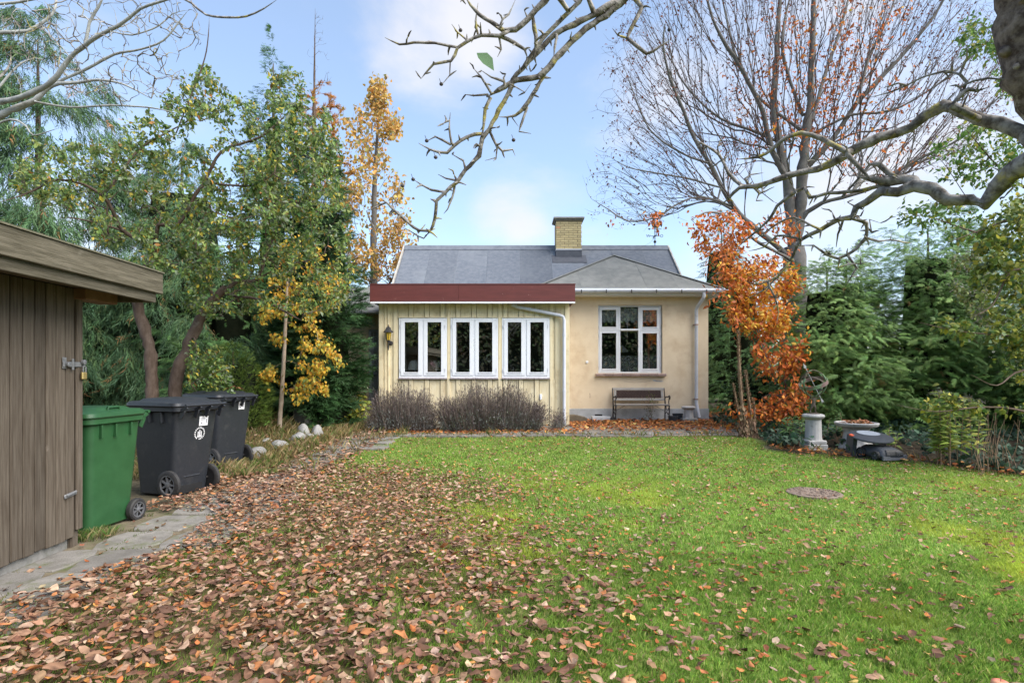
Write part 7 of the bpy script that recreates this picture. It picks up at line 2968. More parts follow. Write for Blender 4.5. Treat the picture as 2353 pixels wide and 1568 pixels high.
def make_back_trees():
    # tall yellow tree behind the house
    Y = 19.5
    base = np.array(P(862, 900, Y))
    base[2] = float(gz(base[0], base[1]))
    sk = Skel(20000)
    sk.limb([base, P(858, 600, Y), P(862, 400, Y), P(870, 250, Y), P(866, 170, Y)], [0.14, 0.11, 0.07, 0.03, 0.01], step=0.3, jit=0.05)
    T = np.concatenate([pxpoly(70, [(845, 230), (858, 165), (880, 165), (890, 235), (870, 270)], Y - 0.7, Y + 0.7), pxpoly(40, [(885, 260), (915, 250), (922, 300), (890, 320)], Y - 0.5, Y + 0.5), pxpoly(260, [(770, 250), (830, 230), (880, 330), (925, 400), (955, 470), (950, 600), (925, 650), (860, 660), (800, 640), (780, 420)], Y - 1.6, Y + 1.4)])
    sk.colonize(T, lift=0.5, step=0.25, jit=0.1, follow=0.4, up=0.4, zmin=2.0)
    sk.finish(0.004, 0.42, 0.05)
    t = thing('poplar_tree', 'tall slim tree with golden leaves behind the left roof end', 'poplar', base)
    split_tree(sk, t, base, M['bark_beech'], 0.05)
    foliage('crown', leaves_on(sk, 3600, ROUND, (0.10, 0.165), [(0.60, 0.38, 0.10), (0.52, 0.33, 0.09), (0.40, 0.35, 0.12), (0.62, 0.33, 0.09)], (3, 2, 1.2, 2), 3, None, 0.9, 0.1), M['leaf'], t, base, 'stuff')
    # bare shrub against the gable
    Y = 18.6
    base = np.array(P(905, 850, Y))
    base[2] = float(gz(base[0], base[1]))
    sk = Skel(8000)
    sk.limb([base, P(900, 740, Y), P(896, 640, Y)], [0.05, 0.04, 0.02], step=0.2)
    T = pxpoly(130, [(850, 640), (870, 540), (910, 480), (935, 500), (928, 560), (925, 640)], Y - 0.8, Y + 0.8)
    sk.colonize(T, lift=0.4, step=0.2, jit=0.12, up=0.3)
    sk.finish(0.0045, 0.4, 0.03)
    t = thing('bare_shrub', 'thin nearly bare shrub against the left gable end', 'shrub', base)
    split_tree(sk, t, base, M['bark_brown'], 0.02)
    foliage('crown', leaves_on(sk, 420, ROUND, (0.07, 0.12), [(0.5, 0.3, 0.08), (0.45, 0.2, 0.06)], (1, 1), 3, None, 0.8, 0.05), M['leaf'], t, base, 'stuff')


make_back_trees()


def make_beech():
    Y = 14.0
    base = np.array(P(1826, 900, Y))
    base[2] = float(gz(base[0], base[1]))
    sk = Skel(60000)
    k = 0.4269
    sk.limb([base, P(1826, 700, Y)] + trace(Z3, [(1098, 1450), (1092, 1330)], Y, Y), [0.30, 0.27, 0.25, 0.24], step=0.25)
    S = [
        ([(1092, 1330), (1078, 1150), (1065, 1000), (1035, 880), (1000, 700), (985, 560), (1000, 300), (1010, 100), (1030, -160)], [30, 29, 25, 22, 18, 16, 14, 12, 8], 14, 14.2),
        ([(1100, 1300), (1130, 1100), (1142, 900), (1160, 700), (1180, 550), (1190, 300), (1200, 0), (1210, -250)], [28, 28, 26, 22, 17, 15, 12, 8], 14, 13.6),
        ([(1055, 960), (980, 820), (925, 600), (870, 480), (800, 350), (700, 200), (640, 50), (600, -120)], [16, 14, 13, 11, 10, 8, 6, 4], 14, 13.2),
        ([(1145, 920), (1200, 860), (1300, 750), (1430, 560), (1560, 420), (1700, 270), (1850, 80), (1960, -120)], [16, 15, 13, 12, 11, 9, 7, 4], 14, 13.0),
        ([(1105, 1230), (1165, 1140), (1250, 1090), (1400, 1050), (1550, 1000), (1700, 890), (1850, 815), (1990, 745), (2100, 610), (2240, 490)], [15, 14, 11, 9, 8, 8, 7, 6, 5, 3], 14, 12.4),
        ([(1085, 1400), (1000, 1320), (900, 1240), (800, 1150), (700, 1000), (640, 880), (560, 750), (500, 600), (430, 430), (390, 250), (400, 130)], [17, 16, 15, 13, 12, 11, 10, 9, 7, 5, 3], 14, 12.8),
        ([(770, 1110), (600, 1060), (480, 1090), (350, 1170), (200, 1190), (100, 1130), (5, 1070)], [6, 5, 5, 4, 4, 3, 2], 13.2, 12.4),
        ([(1140, 620), (1060, 400), (1030, 200), (1080, -50)], [9, 8, 7, 5], 13.9, 14.5),
        ([(1195, 640), (1260, 400), (1330, 200), (1400, -50)], [10, 9, 8, 5], 13.8, 14.6),
        ([(1150, 720), (1050, 640), (940, 560), (850, 450), (780, 300), (740, 150), (700, -50)], [9, 8, 8, 7, 6, 5, 4], 13.9, 14.8),
        ([(1190, 720), (1400, 620), (1600, 600), (1800, 500), (2000, 350), (2180, 180)], [8, 7, 6, 5, 4, 3], 13.8, 12.5),
        ([(1000, 760), (860, 700), (700, 640), (560, 520), (460, 380), (420, 240)], [8, 7, 6, 5, 4, 3], 14.1, 14.8),
        ([(640, 880), (480, 820), (320, 700), (230, 500), (180, 360)], [6, 5, 4, 3, 2], 13.2, 13.6),
        ([(1430, 560), (1500, 300), (1600, 100), (1650, -60)], [8, 7, 5, 4], 13.5, 14.2),
        ([(700, 1010), (520, 960), (340, 930), (200, 900), (110, 850)], [6, 5, 4, 3, 2], 13.2, 13.0),
    ]
    for pts, rs, ya, yb in S:
        sk.limb(trace(Z3, pts, ya, yb), pr(k, rs, (ya + yb) / 2), step=0.2, jit=0.1)
    # copper-leaved lower boughs
    for pts in ([(1085, 1400), (990, 1350), (880, 1290), (760, 1180), (640, 1140), (540, 1180)], [(1090, 1450), (960, 1480), (840, 1500), (720, 1460), (640, 1500)],
                [(1080, 1600), (980, 1680), (900, 1760), (940, 1900), (1000, 2050)], [(1080, 1560), (960, 1600), (860, 1680), (800, 1780)]):
        sk.limb(trace(Z3, pts, 13.8, 11.2), pr(k, [10, 8, 7, 5, 3], 13), step=0.2, jit=0.1)
    n1 = sk.n
    CL = [(70, [(1590, 560), (1605, 500), (1660, 470), (1720, 520), (1730, 580), (1640, 610)], 10.9, 12.0),
          (75, [(1610, 640), (1640, 600), (1790, 590), (1840, 640), (1790, 690), (1680, 670), (1630, 690)], 10.6, 11.8),
          (60, [(1640, 690), (1700, 680), (1830, 690), (1800, 770), (1720, 790), (1690, 740)], 10.5, 11.6),
          (60, [(1720, 800), (1840, 770), (1850, 860), (1770, 880)], 10.4, 11.5),
          (50, [(1750, 900), (1860, 870), (1865, 940), (1800, 970), (1750, 960)], 10.4, 11.4),
          (14, [(1640, 940), (1760, 930), (1740, 985), (1690, 980)], 10.3, 11.0),
          (22, [(1760, 470), (1830, 440), (1850, 560), (1790, 590)], 11.5, 13.0)]
    sk.colonize(np.concatenate([pxpoly(*q) for q in CL]), lift=0.05, step=0.14, jit=0.12, follow=0.5, up=0.0, zmin=0.6)
    n2 = sk.n
    poly = [(60, 1130), (90, 850), (130, 350), (200, 20), (380, -250), (1000, -350), (1700, -250), (2100, -50), (2280, 250), (2230, 650), (1900, 880), (1500, 1010), (1250, 900), (1000, 760), (850, 900), (600, 1060), (420, 1180), (250, 1230)]
    T = pxpoly(2500, poly, 12.0, 16.0, Z3)
    sk.colonize(T, lift=0.8, step=0.25, jit=0.06, follow=0.6, up=0.25, zmin=3.2, origin=np.array([base[0], base[1], 3.0]))
    # fine end twigs
    tips = np.array([ids[-1] for ids in sk.paths if sk.fix[ids[-1]] == 0 and ids[-1] >= n2])
    for i in rng.choice(tips, 5200):
        sk.reach(sk.P[i] + norm(sk.tangent(i) + rng.normal(0, 0.6, 3)) * rng.uniform(0.25, 0.7), step=0.2, jit=0.08, follow=0.8, up=0.1, origin=np.array([base[0], base[1], 3.0]))
    sk.finish(0.0029, 0.42, 0.05)
    t = thing('beech_tree', 'big many-stemmed beech with copper leaves on its lower boughs', 'beech', base)
    split_tree(sk, t, base, M['bark_beech'], 0.022, M['twig_red'])
    ORA = [(0.60, 0.18, 0.035), (0.50, 0.13, 0.03), (0.68, 0.26, 0.045), (0.36, 0.11, 0.035), (0.72, 0.42, 0.05)]
    low = lambda p: (p[:, 2] < 4.6) & (p[:, 0] < 7.4) & (p[:, 1] < 12.9)

    def mid(p):
        return low(p) & (p[:, 2] > 2.1) & (p[:, 2] < 3.4) & (p[:, 0] > 4.3)
    parts = leaves_on(sk, 4300, LEAF, (0.07, 0.115), ORA, (3, 3, 1.6, 2.4, 0.6), 4, low, 0.5, 0.09, 0.25)
    parts += leaves_on(sk, 1500, LEAF, (0.07, 0.115), [(0.68, 0.40, 0.04), (0.64, 0.27, 0.035), (0.7, 0.48, 0.08)], (2, 2, 1), 4, mid, 0.5, 0.06)
    foliage('copper_leaves', parts, M['leaf'], t, base, 'stuff')
    up = lambda p: p[:, 2] > 4.4
    parts = leaves_on(sk, 5600, LEAF, (0.045, 0.08), [(0.17, 0.055, 0.03), (0.12, 0.045, 0.03), (0.24, 0.07, 0.03)], (2, 2, 1), 2, up, 0.6, 0.05)
    cen = lambda p: (p[:, 2] > 4.0) & (np.abs(p[:, 0] - base[0] - 0.2) < 1.5 + 0.0 * p[:, 2]) & (p[:, 2] < 9.5)
    parts += leaves_on(sk, 1700, LEAF, (0.075, 0.11), ORA, (3, 3, 1.4, 2, 0.2), 5, cen, 0.6, 0.06)
    foliage('crown', parts, M['leaf'], t, base, 'stuff')


make_beech()


def make_shrubs():
    # leafy shrub entering from the right edge
    Y = 7.4
    base = np.array([7.6, Y, 0.0])
    base[2] = float(gz(base[0], base[1]))
    sk = Skel(20000)
    sk.limb([base, base + (0.0, 0, 1.2), base + (-0.2, 0, 2.4), base + (-0.4, 0, 3.2)], [0.06, 0.05, 0.035, 0.012], step=0.12, jit=0.05)
    D = lambda x, y: (x, y)
    for pts, ya in (([(2500, 1010), (2352, 945), (2250, 935), (2150, 945), (2060, 930)], 7.3), ([(2450, 800), (2352, 775), (2300, 770), (2200, 760), (2110, 740)], 7.3),
                    ([(2480, 880), (2352, 850), (2290, 885), (2230, 860)], 7.2), ([(2450, 540), (2352, 500), (2250, 530), (2170, 560)], 7.4), ([(2430, 640), (2330, 620), (2280, 700), (2230, 730)], 7.2)):
        sk.limb(trace(None, pts, ya, ya - 0.3), [0.02, 0.016, 0.01, 0.006, 0.003], step=0.1, jit=0.1)
    T = np.concatenate([pxpoly(190, [(2352, 430), (2290, 440), (2230, 600), (2250, 700), (2300, 830), (2360, 900), (2420, 600)], 6.9, 7.9),
                        pxpoly(13, [(2050, 925), (2130, 900), (2352, 925), (2352, 960), (2150, 965)], 7.0, 7.4),
                        pxpoly(13, [(2100, 730), (2200, 740), (2352, 790), (2352, 830), (2220, 790)], 7.0, 7.4)])
    sk.colonize(T, lift=0.05, step=0.1, jit=0.14)
    sk.finish(0.0022, 0.42, 0.02)
    t = thing('leafy_shrub', 'yellow-green leafy shrub with arching sprays at the right edge', 'shrub', base)
    split_tree(sk, t, base, M['bark_brown'], 0.012)
    foliage('crown', leaves_on(sk, 4300, ROUND, (0.045, 0.085), [(0.17, 0.22, 0.04), (0.26, 0.28, 0.055), (0.10, 0.17, 0.04), (0.42, 0.38, 0.06), (0.13, 0.19, 0.10)], (3, 3, 2, 1.2, 1.4), 3, None, 0.5, 0.04), M['leaf'], t, base, 'stuff')
    # pear-like tree with small green leaves above it
    Y = 8.6
    base = np.array([9.2, Y, 0.0])
    base[2] = float(gz(base[0], base[1]))
    sk = Skel(20000)
    sk.limb([base, base + (-0.1, 0, 2.0), base + (-0.4, 0, 4.2), base + (-0.8, 0, 6.5)], [0.1, 0.08, 0.06, 0.03], step=0.2, jit=0.05)
    for pts in ([(2480, 480), (2352, 430), (2290, 380), (2230, 310), (2210, 290)], [(2500, 200), (2380, 130), (2300, 90), (2260, 60)], [(2480, 620), (2330, 560), (2230, 530), (2140, 500), (2080, 490)]):
        sk.limb(trace(None, pts, Y, Y - 0.4), [0.025, 0.02, 0.012, 0.006, 0.003], step=0.15, jit=0.1)
    T = np.concatenate([pxpoly(110, [(2140, 340), (2200, 280), (2352, 290), (2352, 440), (2240, 430), (2150, 400)], Y - 0.6, Y + 0.6),
                        pxpoly(50, [(2200, 40), (2310, 60), (2320, 230), (2270, 160), (2200, 100)], Y - 0.4, Y + 0.6),
                        pxpoly(55, [(2040, 490), (2180, 450), (2280, 500), (2240, 560), (2100, 520)], Y - 0.5, Y + 0.4)])
    sk.colonize(T, lift=0.05, step=0.12, jit=0.12)
    sk.finish(0.0024, 0.42, 0.02)
    t = thing('pear_tree', 'sparse small-leaved green tree behind the old apple limbs', 'tree', base)
    split_tree(sk, t, base, M['bark_brown'], 0.012)
    foliage('crown', leaves_on(sk, 1900, LEAF, (0.06, 0.095), [(0.10, 0.19, 0.04), (0.15, 0.24, 0.05), (0.34, 0.33, 0.06)], (3, 2, 1), 3, None, 0.5, 0.05), M['leaf'], t, base, 'stuff')
    # fluffy clematis seed heads on the thuja
    b = MB()
    t = thing('clematis_vine', 'clematis vine with fluffy pale seed heads over the right thuja', 'vine', (8.6, 9.6, float(gz(8.6, 9.6))))
    off = np.array(t.location)
    sk = Skel(6000)
    sk.limb([off, off + (0.2, -0.1, 1.2), off + (0.5, -0.2, 2.4), off + (0.4, -0.3, 3.2)], [0.012, 0.01, 0.008, 0.005], step=0.12)
    T = pxpoly(70, [(2170, 590), (2230, 570), (2290, 640), (2290, 760), (2230, 740), (2190, 660)], 8.7, 9.4)
    sk.colonize(T, step=0.12, jit=0.15)
    sk.finish(0.002, 0.3, 0.006)
    sk.build('stem', M['stalk'], t, off)
    pos, d = sk.sample(900, 3)
    pos = pos + rng.normal(0, 0.05, pos.shape)
    foliage('seed_heads', spread(TUFT, pos, rdir(900), rdir(900), rng.uniform(0.04, 0.09, 900), palette(900, [(0.42, 0.40, 0.36), (0.34, 0.31, 0.27)], (1, 1))), M['leaf'], t, off, 'stuff')
    foliage('foliage', leaves_on(sk, 900, ROUND, (0.05, 0.08), [(0.14, 0.20, 0.06), (0.24, 0.27, 0.08)], (1, 1), 3), M['leaf'], t, off, 'stuff')

    # lavender along the sunroom
    def lavender(label, cx, y, wx, h, n, seed, green=0.0):
        base = np.array([cx, y, float(gz(cx, y))])
        t = thing('lavender_bush', label, 'lavender', base)
        a = rng.uniform(-1, 1, n)
        b_ = rng.uniform(-1, 1, n)
        hh = h * (0.3 + 0.7 * np.sqrt(np.clip(1 - np.abs(a) ** 2.2, 0, 1)) + 0.1 * np.sin(a * 9 + cx * 5)) * rng.uniform(0.45, 1.08, n)
        root = np.stack([a * wx * 0.42, b_ * 0.28, 0 * a], 1) + base
        tip_ = np.stack([a * wx * 0.5 + rng.normal(0, 0.06, n), b_ * 0.42 - 0.06 + rng.normal(0, 0.05, n), hh], 1) + base
        d = tip_ - root
        L = np.linalg.norm(d, axis=1)
        stem = quads([([np.array(q, float) for q in ((-0.5, 0, 0), (-0.4, 0.55, 0.02), (0.3, 1, 0), (0.5, 0.05, 0))], [0, 0.5, 1, 0])])
        V0, F0, tp = stem
        rot = frames(d, rng.normal(0, 1, (n, 3)))
        size3 = np.stack([np.full(n, 0.004), L, np.full(n, 0.15)], 1)
        cs = palette(n, [(0.19, 0.155, 0.135), (0.26, 0.215, 0.19), (0.13, 0.105, 0.09), (0.33, 0.28, 0.25)], (2, 2, 2, 1))
        foliage('stems', [scatter(stem, root, rot, size3, cs)], M['dryleaf'], t, base, 'stuff')
        m = n * 2
        k = rng.integers(0, n, m)
        u = rng.uniform(0.72, 1.0, (m, 1))
        pos = root[k] + d[k] * u
        foliage('spent_flowers', spread(TUFT, pos, d[k] + rng.normal(0, 0.15, (m, 3)), rdir(m), rng.uniform(0.035, 0.07, m), palette(m, [(0.16, 0.125, 0.115), (0.25, 0.21, 0.19), (0.10, 0.08, 0.075)], (2, 1, 2))), M['dryleaf'], t, base, 'stuff')
        m = int(n * 2.0)
        k = rng.integers(0, n, m)
        u = rng.uniform(0.08, 0.55, (m, 1))
        pos = root[k] + d[k] * u + rng.normal(0, 0.03, (m, 3)) + np.array([0, -0.04, 0])
        cg = palette(m, [(0.30, 0.33, 0.31), (0.20, 0.22, 0.19), (0.10, 0.13, 0.07) if green else (0.12, 0.12, 0.10)], (2, 2, 1 + 4 * green))
        foliage('leaves', spread(LANCE, pos, d[k] + rng.normal(0, 0.4, (m, 3)), rdir(m), rng.uniform(0.035, 0.06, m), cg), M['leaf'], t, base, 'stuff')
    lavender('faded lavender bush below the sunroom window nearest the lantern', -2.17, 11.4, 1.36, 0.86, 2500, 1)
    lavender('wide faded lavender bush below the middle and right sunroom windows', -0.42, 11.42, 2.2, 0.88, 4200, 2, 0.5)
    lavender('low sprig of lavender at the foot of the rain pipe', 0.95, 11.75, 0.3, 0.38, 200, 4)

    # plant with yellowing leaves by the entrance
    base = np.array([-3.4, 12.35, 0.0])
    base[2] = float(gz(base[0], base[1]))
    t = thing('hydrangea_bush', 'low bush with yellow-green rounded leaves beside the entrance', 'bush', base)
    n = 420
    pos, out, tt = body_pts(n, base, 0.72, lambda q: 0.42 * max(0.0, 1 - q ** 2) ** 0.5, 21, 0.1, 0.5, 0.15)
    foliage('leaves', spread(ROUND, pos, out + rng.normal(0, 0.5, (n, 3)) + np.array([0, 0, -0.4]), np.array([0, -0.5, 0.9]) + rng.normal(0, 0.4, (n, 3)), rng.uniform(0.08, 0.14, n),
                               palette(n, [(0.26, 0.30, 0.05), (0.36, 0.33, 0.05), (0.17, 0.22, 0.04), (0.42, 0.30, 0.05)], (3, 2, 2, 0.6))), M['leaf'], t, base, 'stuff')
    b = MB()
    for k in range(9):
        a = k * 0.7
        b.tube([(0, 0, 0), (0.12 * math.cos(a), 0.12 * math.sin(a), 0.3), (0.25 * math.cos(a), 0.25 * math.sin(a), 0.6)], 0.006, 5)
    b.build('stems', M['stalk'], t)

    # phlox-like perennials
    def perennial(name, label, cat, px, py, Y, h, n_st, spread_, col_, wts_, flower=None, leafsz=(0.09, 0.13), seed=0):
        base = np.array(P(px, py, Y))
        base[2] = float(gz(base[0], base[1]))
        r = random.Random(seed)
        t = thing(name, label, cat, base)
        b = MB()
        parts = []
        tops = []
        for k in range(n_st):
            x, y = r.uniform(-spread_, spread_), r.uniform(-0.12, 0.12)
            hh = h * r.uniform(0.75, 1.05)
            lx = r.uniform(-0.08, 0.08)
            pts = [(x, y, 0), (x + lx * 0.4, y, hh * 0.5), (x + lx, y, hh)]
            b.tube(pts, [0.006, 0.005, 0.003], 5)
            tops.append((x + lx, y, hh))
            m = int(hh / 0.045)
            q = np.repeat(np.linspace(0.3, 1.0, m), 2)[:, None]
            pos = base + np.array(pts[0]) * (1 - q) + np.array(pts[2]) * q
            a = np.arange(2 * m) * 1.7 + np.tile([0, math.pi], m)
            fw = np.stack([np.cos(a), np.sin(a) * 0.6, np.full(2 * m, 0.15)], 1) + rng.normal(0, 0.2, (2 * m, 3))
            parts += spread(LANCE, pos, fw, np.array([0, -0.7, 0.7]) + rng.normal(0, 0.25, (2 * m, 3)), rng.uniform(leafsz[0], leafsz[1], 2 * m) * (1.15 - 0.5 * q[:, 0]), palette(2 * m, col_, wts_))
        b.build('stems', M['stalk'], t)
        foliage('leaves', parts, M['leaf'], t, base, 'stuff')
        if flower:
            for x, y, z in tops:
                m = 40
                pos = base + np.array([x, y, z]) + rng.normal(0, 1, (m, 3)) * np.array([0.045, 0.045, 0.025])
                foliage('seed_head', spread(SPRIG, pos, rdir(m), rdir(m), rng.uniform(0.02, 0.04, m), palette(m, [flower], (1,))), M['dryleaf'], t, base, 'stuff')
    YG = [(0.22, 0.30, 0.05), (0.30, 0.37, 0.06), (0.48, 0.43, 0.07), (0.14, 0.22, 0.045)]
    perennial('phlox_clump', 'tall leafy flower stems with pale dry heads in the border', 'flower clump', 2205, 1022, 7.9, 1.0, 10, 0.27, YG, (3, 3, 1, 2), (0.42, 0.36, 0.32), (0.13, 0.18), seed=1)
    perennial('phlox_clump', 'shorter leafy flower stems left of the dry-headed ones', 'flower clump', 2152, 1014, 8.0, 0.68, 5, 0.13, YG, (3, 3, 1, 2), None, (0.12, 0.16), seed=2)
    perennial('spurge_plant', 'small bright green rosette plant behind the robot mower', 'plant', 2042, 1008, 9.1, 0.34, 4, 0.07, [(0.16, 0.25, 0.04), (0.24, 0.30, 0.06)], (1, 1), None, (0.11, 0.16), seed=3)
    perennial('tall_herb', 'soft green leafy herb beside the sundial column', 'plant', 1826, 1000, 9.7, 0.45, 7, 0.22, [(0.08, 0.17, 0.05), (0.12, 0.22, 0.06)], (1, 1), None, (0.12, 0.18), seed=4)
    perennial('tall_herb', 'dark green leafy herb between the sundial column and bird bath', 'plant', 1918, 1000, 9.9, 0.5, 7, 0.2, [(0.06, 0.13, 0.035), (0.09, 0.17, 0.04)], (1, 1), None, (0.08, 0.13), seed=5)
    # dry stalks
    def dry(label, px, py, Y, n, w_, h, seed):
        base = np.array(P(px, py, Y))
        base[2] = float(gz(base[0], base[1]))
        r = random.Random(seed)
        t = thing('dry_stalks', label, 'dry stalks', base)
        for k in range(n):
            b = MB()
            x = r.uniform(-w_, w_)
            lx = r.uniform(-0.22, 0.22)
            hh = h * r.uniform(0.5, 1.1)
            b.tube([(x, r.uniform(-0.15, 0.15), 0), (x + lx * 0.4, 0, hh * 0.5), (x + lx, r.uniform(-0.1, 0.1), hh)], [0.004, 0.0034, 0.0018], 5)
            b.build('stalk', M['stalk'], t)
    dry('thin tan dry stalks at the right edge of the border', 2312, 1060, 7.5, 30, 0.42, 0.7, 1)
    dry('thin pale dry stalks beside the tall leafy flower stems', 2240, 1030, 8.0, 16, 0.25, 1.0, 2)

    # mullein seed stalks
    def mullein(label, pts, r0, seed):
        base = np.array(P(*pts[0]))
        base[2] = float(gz(base[0], base[1]))
        r = random.Random(seed)
        t = thing('mullein_stalk', label, 'mullein', base, 0, 'dry mullein stalks by the beech')
        wp = [base] + [P(*q) for q in pts[1:]]
        b = MB()
        b.tube([tuple(p) for p in wp], [r0 * 0.6] * (len(wp) - 1) + [0.006], 8)
        b.build('stalk', M['stalk'], t, base, 50)
        Lw = [np.linalg.norm(wp[i + 1] - wp[i]) for i in range(len(wp) - 1)]
        n = int(sum(Lw) * 430)
        u = rng.uniform(0, 1, n) ** 1.0
        cum = np.concatenate([[0], np.cumsum(Lw)]) / sum(Lw)
        W_ = np.array(wp)
        pos = np.stack([np.interp(u, cum, W_[:, i]) for i in range(3)], 1)
        o = rdir(n)
        rad = r0 * (1.15 - 0.75 * u)
        low = u < 0.3
        pos = pos + o * rad[:, None] * np.array([1, 1, 0.5])
        fw = np.where(low[:, None], np.array([0, 0, -1.0]) + o * 0.4, o * 0.6 + np.array([0, 0, 0.8]))
        sz = np.where(low, rng.uniform(0.06, 0.14, n), rng.uniform(0.02, 0.035, n))
        foliage('seed_capsules', spread(LEAF, pos, fw, o + rng.normal(0, 0.3, (n, 3)), sz, palette(n, [(0.26, 0.17, 0.105), (0.20, 0.125, 0.075), (0.33, 0.235, 0.15)], (2, 2, 1))), M['dryleaf'], t, base, 'stuff')
    Ym = 10.4
    mullein('tallest dry mullein stalk beside the copper beech leaves', [(1712, 1000, Ym), (1704, 930, Ym), (1698, 850, Ym), (1696, 758, Ym)], 0.05, 1)
    mullein('middle dry mullein stalk of the group by the beech', [(1728, 998, Ym), (1722, 930, Ym), (1712, 850, Ym)], 0.042, 2)
    mullein('shortest dry mullein stalk of the group by the beech', [(1733, 995, Ym), (1733, 950, Ym), (1730, 915, Ym)], 0.03, 3)
    mullein('leaning dry mullein side stalk at the left of the group', [(1708, 990, Ym), (1693, 930, Ym), (1684, 880, Ym)], 0.03, 4)

    # ivy carpet of the border
    n = 6500
    x = rng.uniform(4.2, 10.5, n * 4)
    y = rng.uniform(6.0, 14.5, n * 4)
    k = in_poly(x, y, BED) & ~((x < 5.2) & (y > 12.2)) & ~((np.abs(x - 4.95) < 0.24) & (y < 9.4) & (y > 8.7)) & ~((np.abs(x - 5.62) < 0.5) & (y < 9.3))
    edge = ~in_poly(x, y - 0.9, BED)
    k &= (rng.random(len(x)) < np.where(edge, 1.0, 0.45))
    x, y = x[k][:n], y[k][:n]
    n = len(x)
    hgt = rng.uniform(0.02, 0.14, n) + 0.08 * np.sin(x * 3.1) * np.sin(y * 2.3) + 0.06
    z = gz(x, y) + np.clip(hgt, 0.01, 0.3)
    pos = np.stack([x, y, z], 1)
    nr = np.array([0, -0.35, 1.0]) + rng.normal(0, 0.45, (n, 3))
    o = foliage('ivy', spread(IVY, pos, rng.normal(0, 1, (n, 3)) + np.array([0, -0.5, 0]), nr, rng.uniform(0.05, 0.095, n), palette(n, [(0.035, 0.075, 0.045), (0.05, 0.10, 0.06), (0.07, 0.125, 0.075), (0.025, 0.05, 0.03)], (2, 2, 1, 2))), M['leaf'])
    tag(o, 'dark bluish ivy carpet covering the border soil', 'ivy', kind='stuff')
    # rambling shrub leaves in the gap by the house corner
    base = np.array([5.9, 13.9, float(gz(5.9, 13.9))])
    t = thing('laurel_bush', 'dark glossy laurel bush in the passage by the house corner', 'laurel', base)
    n = 1500
    prof = egg(0.75, 0.9, 0.6)
    pos, out, tt = body_pts(n, base, 1.35, prof, 31, 0.15, 0.45, 0.0)
    foliage('leaves', spread(LEAF, pos, out + rng.normal(0, 0.5, (n, 3)) + np.array([0, 0, -0.3]), out + rng.normal(0, 0.5, (n, 3)) + np.array([0, 0, 0.5]), rng.uniform(0.07, 0.11, n),
                               palette(n, [(0.03, 0.07, 0.025), (0.045, 0.10, 0.03), (0.07, 0.14, 0.04)], (2, 2, 1))), M['leaf'], t, base, 'stuff')
    body_core('shade_core', base, 1.35, prof, t, base, 0.7)


make_shrubs()


# ------------------------------------------------------------------ garden beyond and behind
def make_surroundings():
    # hedge and trees of the neighbouring gardens behind the house
    n = 9000
    x = rng.uniform(-24, 28, n)
    y = rng.uniform(24, 29, n)
    h = 2.6 + 1.1 * np.sin(x * 0.55) + 0.7 * np.sin(x * 1.7 + 1)
    z = rng.random(n) ** 0.7 * h
    pos = np.stack([x, y, z], 1)
    c = palette(n, [(0.05, 0.10, 0.03), (0.08, 0.13, 0.04), (0.20, 0.15, 0.05), (0.03, 0.06, 0.025)], (3, 2, 1, 2))
    o = foliage('treeline', spread(ROUND, pos, rdir(n), rdir(n), rng.uniform(0.25, 0.5, n), c), M['leaf'])
    tag(o, 'far hedges and shrubs of neighbouring gardens behind the house', 'treeline', kind='stuff')
    # dark hedge closing the garden behind the left-hand trees
    base = np.array([-9.5, 15.8, float(gz(-9.5, 15.8))])
    t = thing('conifer_hedge', 'dark boundary hedge seen between the trunks at the left', 'hedge', base)
    n = 6000
    x = rng.uniform(-16, -4.6, n)
    z = rng.random(n) * (3.9 + 0.6 * np.sin(x * 1.3) + 0.4 * np.sin(x * 3.1))
    y = 15.8 + rng.uniform(-0.5, 0.4, n) + 0.3 * np.sin(x * 2.2) * np.sin(z * 2)
    c = palette(n, [(0.05, 0.11, 0.04), (0.075, 0.14, 0.05), (0.03, 0.07, 0.03), (0.17, 0.10, 0.05)], (3, 2, 2, 0.4))
    foliage('leaves', spread(LEAF, np.stack([x, y, z], 1), rng.normal(0, 0.6, (n, 3)) + np.array([0, -0.3, -0.6]), np.array([0, -1.0, 0.3]) + rng.normal(0, 0.5, (n, 3)), rng.uniform(0.14, 0.28, n), c), M['needle'], t, base, 'stuff')
    b = MB()
    b.span(-6.5, 4.8, 0.3, 0.6, 0, 3.5)
    b.build('shade_core', M['core'], t)  # solid slab, its dark colour standing in for the hedge's inner shade
    # tall hedge behind the camera that the windows mirror
    base = np.array([0, -8.0, 0])
    t = thing('tall_hedge', 'tall garden hedge behind the viewer mirrored in the windows', 'hedge', base)
    n = 9000
    x = rng.uniform(-15, 15, n)
    z = rng.random(n) * (6.2 + 0.8 * np.sin(x * 0.9) + 0.5 * np.sin(x * 2.3))
    y = -8 + rng.uniform(-0.6, 0.5, n) + 0.25 * np.sin(x * 2) * np.sin(z * 1.9)
    pos = np.stack([x, y, z], 1)
    c = palette(n, [(0.24, 0.29, 0.12), (0.32, 0.28, 0.16), (0.42, 0.30, 0.18), (0.14, 0.17, 0.08)], (3, 2, 2, 2))
    foliage('leaves', spread(LEAF, pos, rdir(n), np.array([0, 1.0, 0.3]) + rng.normal(0, 0.5, (n, 3)), rng.uniform(0.16, 0.34, n), c), M['leaf'], t, base, 'stuff')
    b = MB()
    b.span(-15, 15, -0.7, -0.3, 0, 5.9)
    b.build('shade_core', M['core'], t)  # solid wall behind the leaves, shade painted into its colour


make_surroundings()


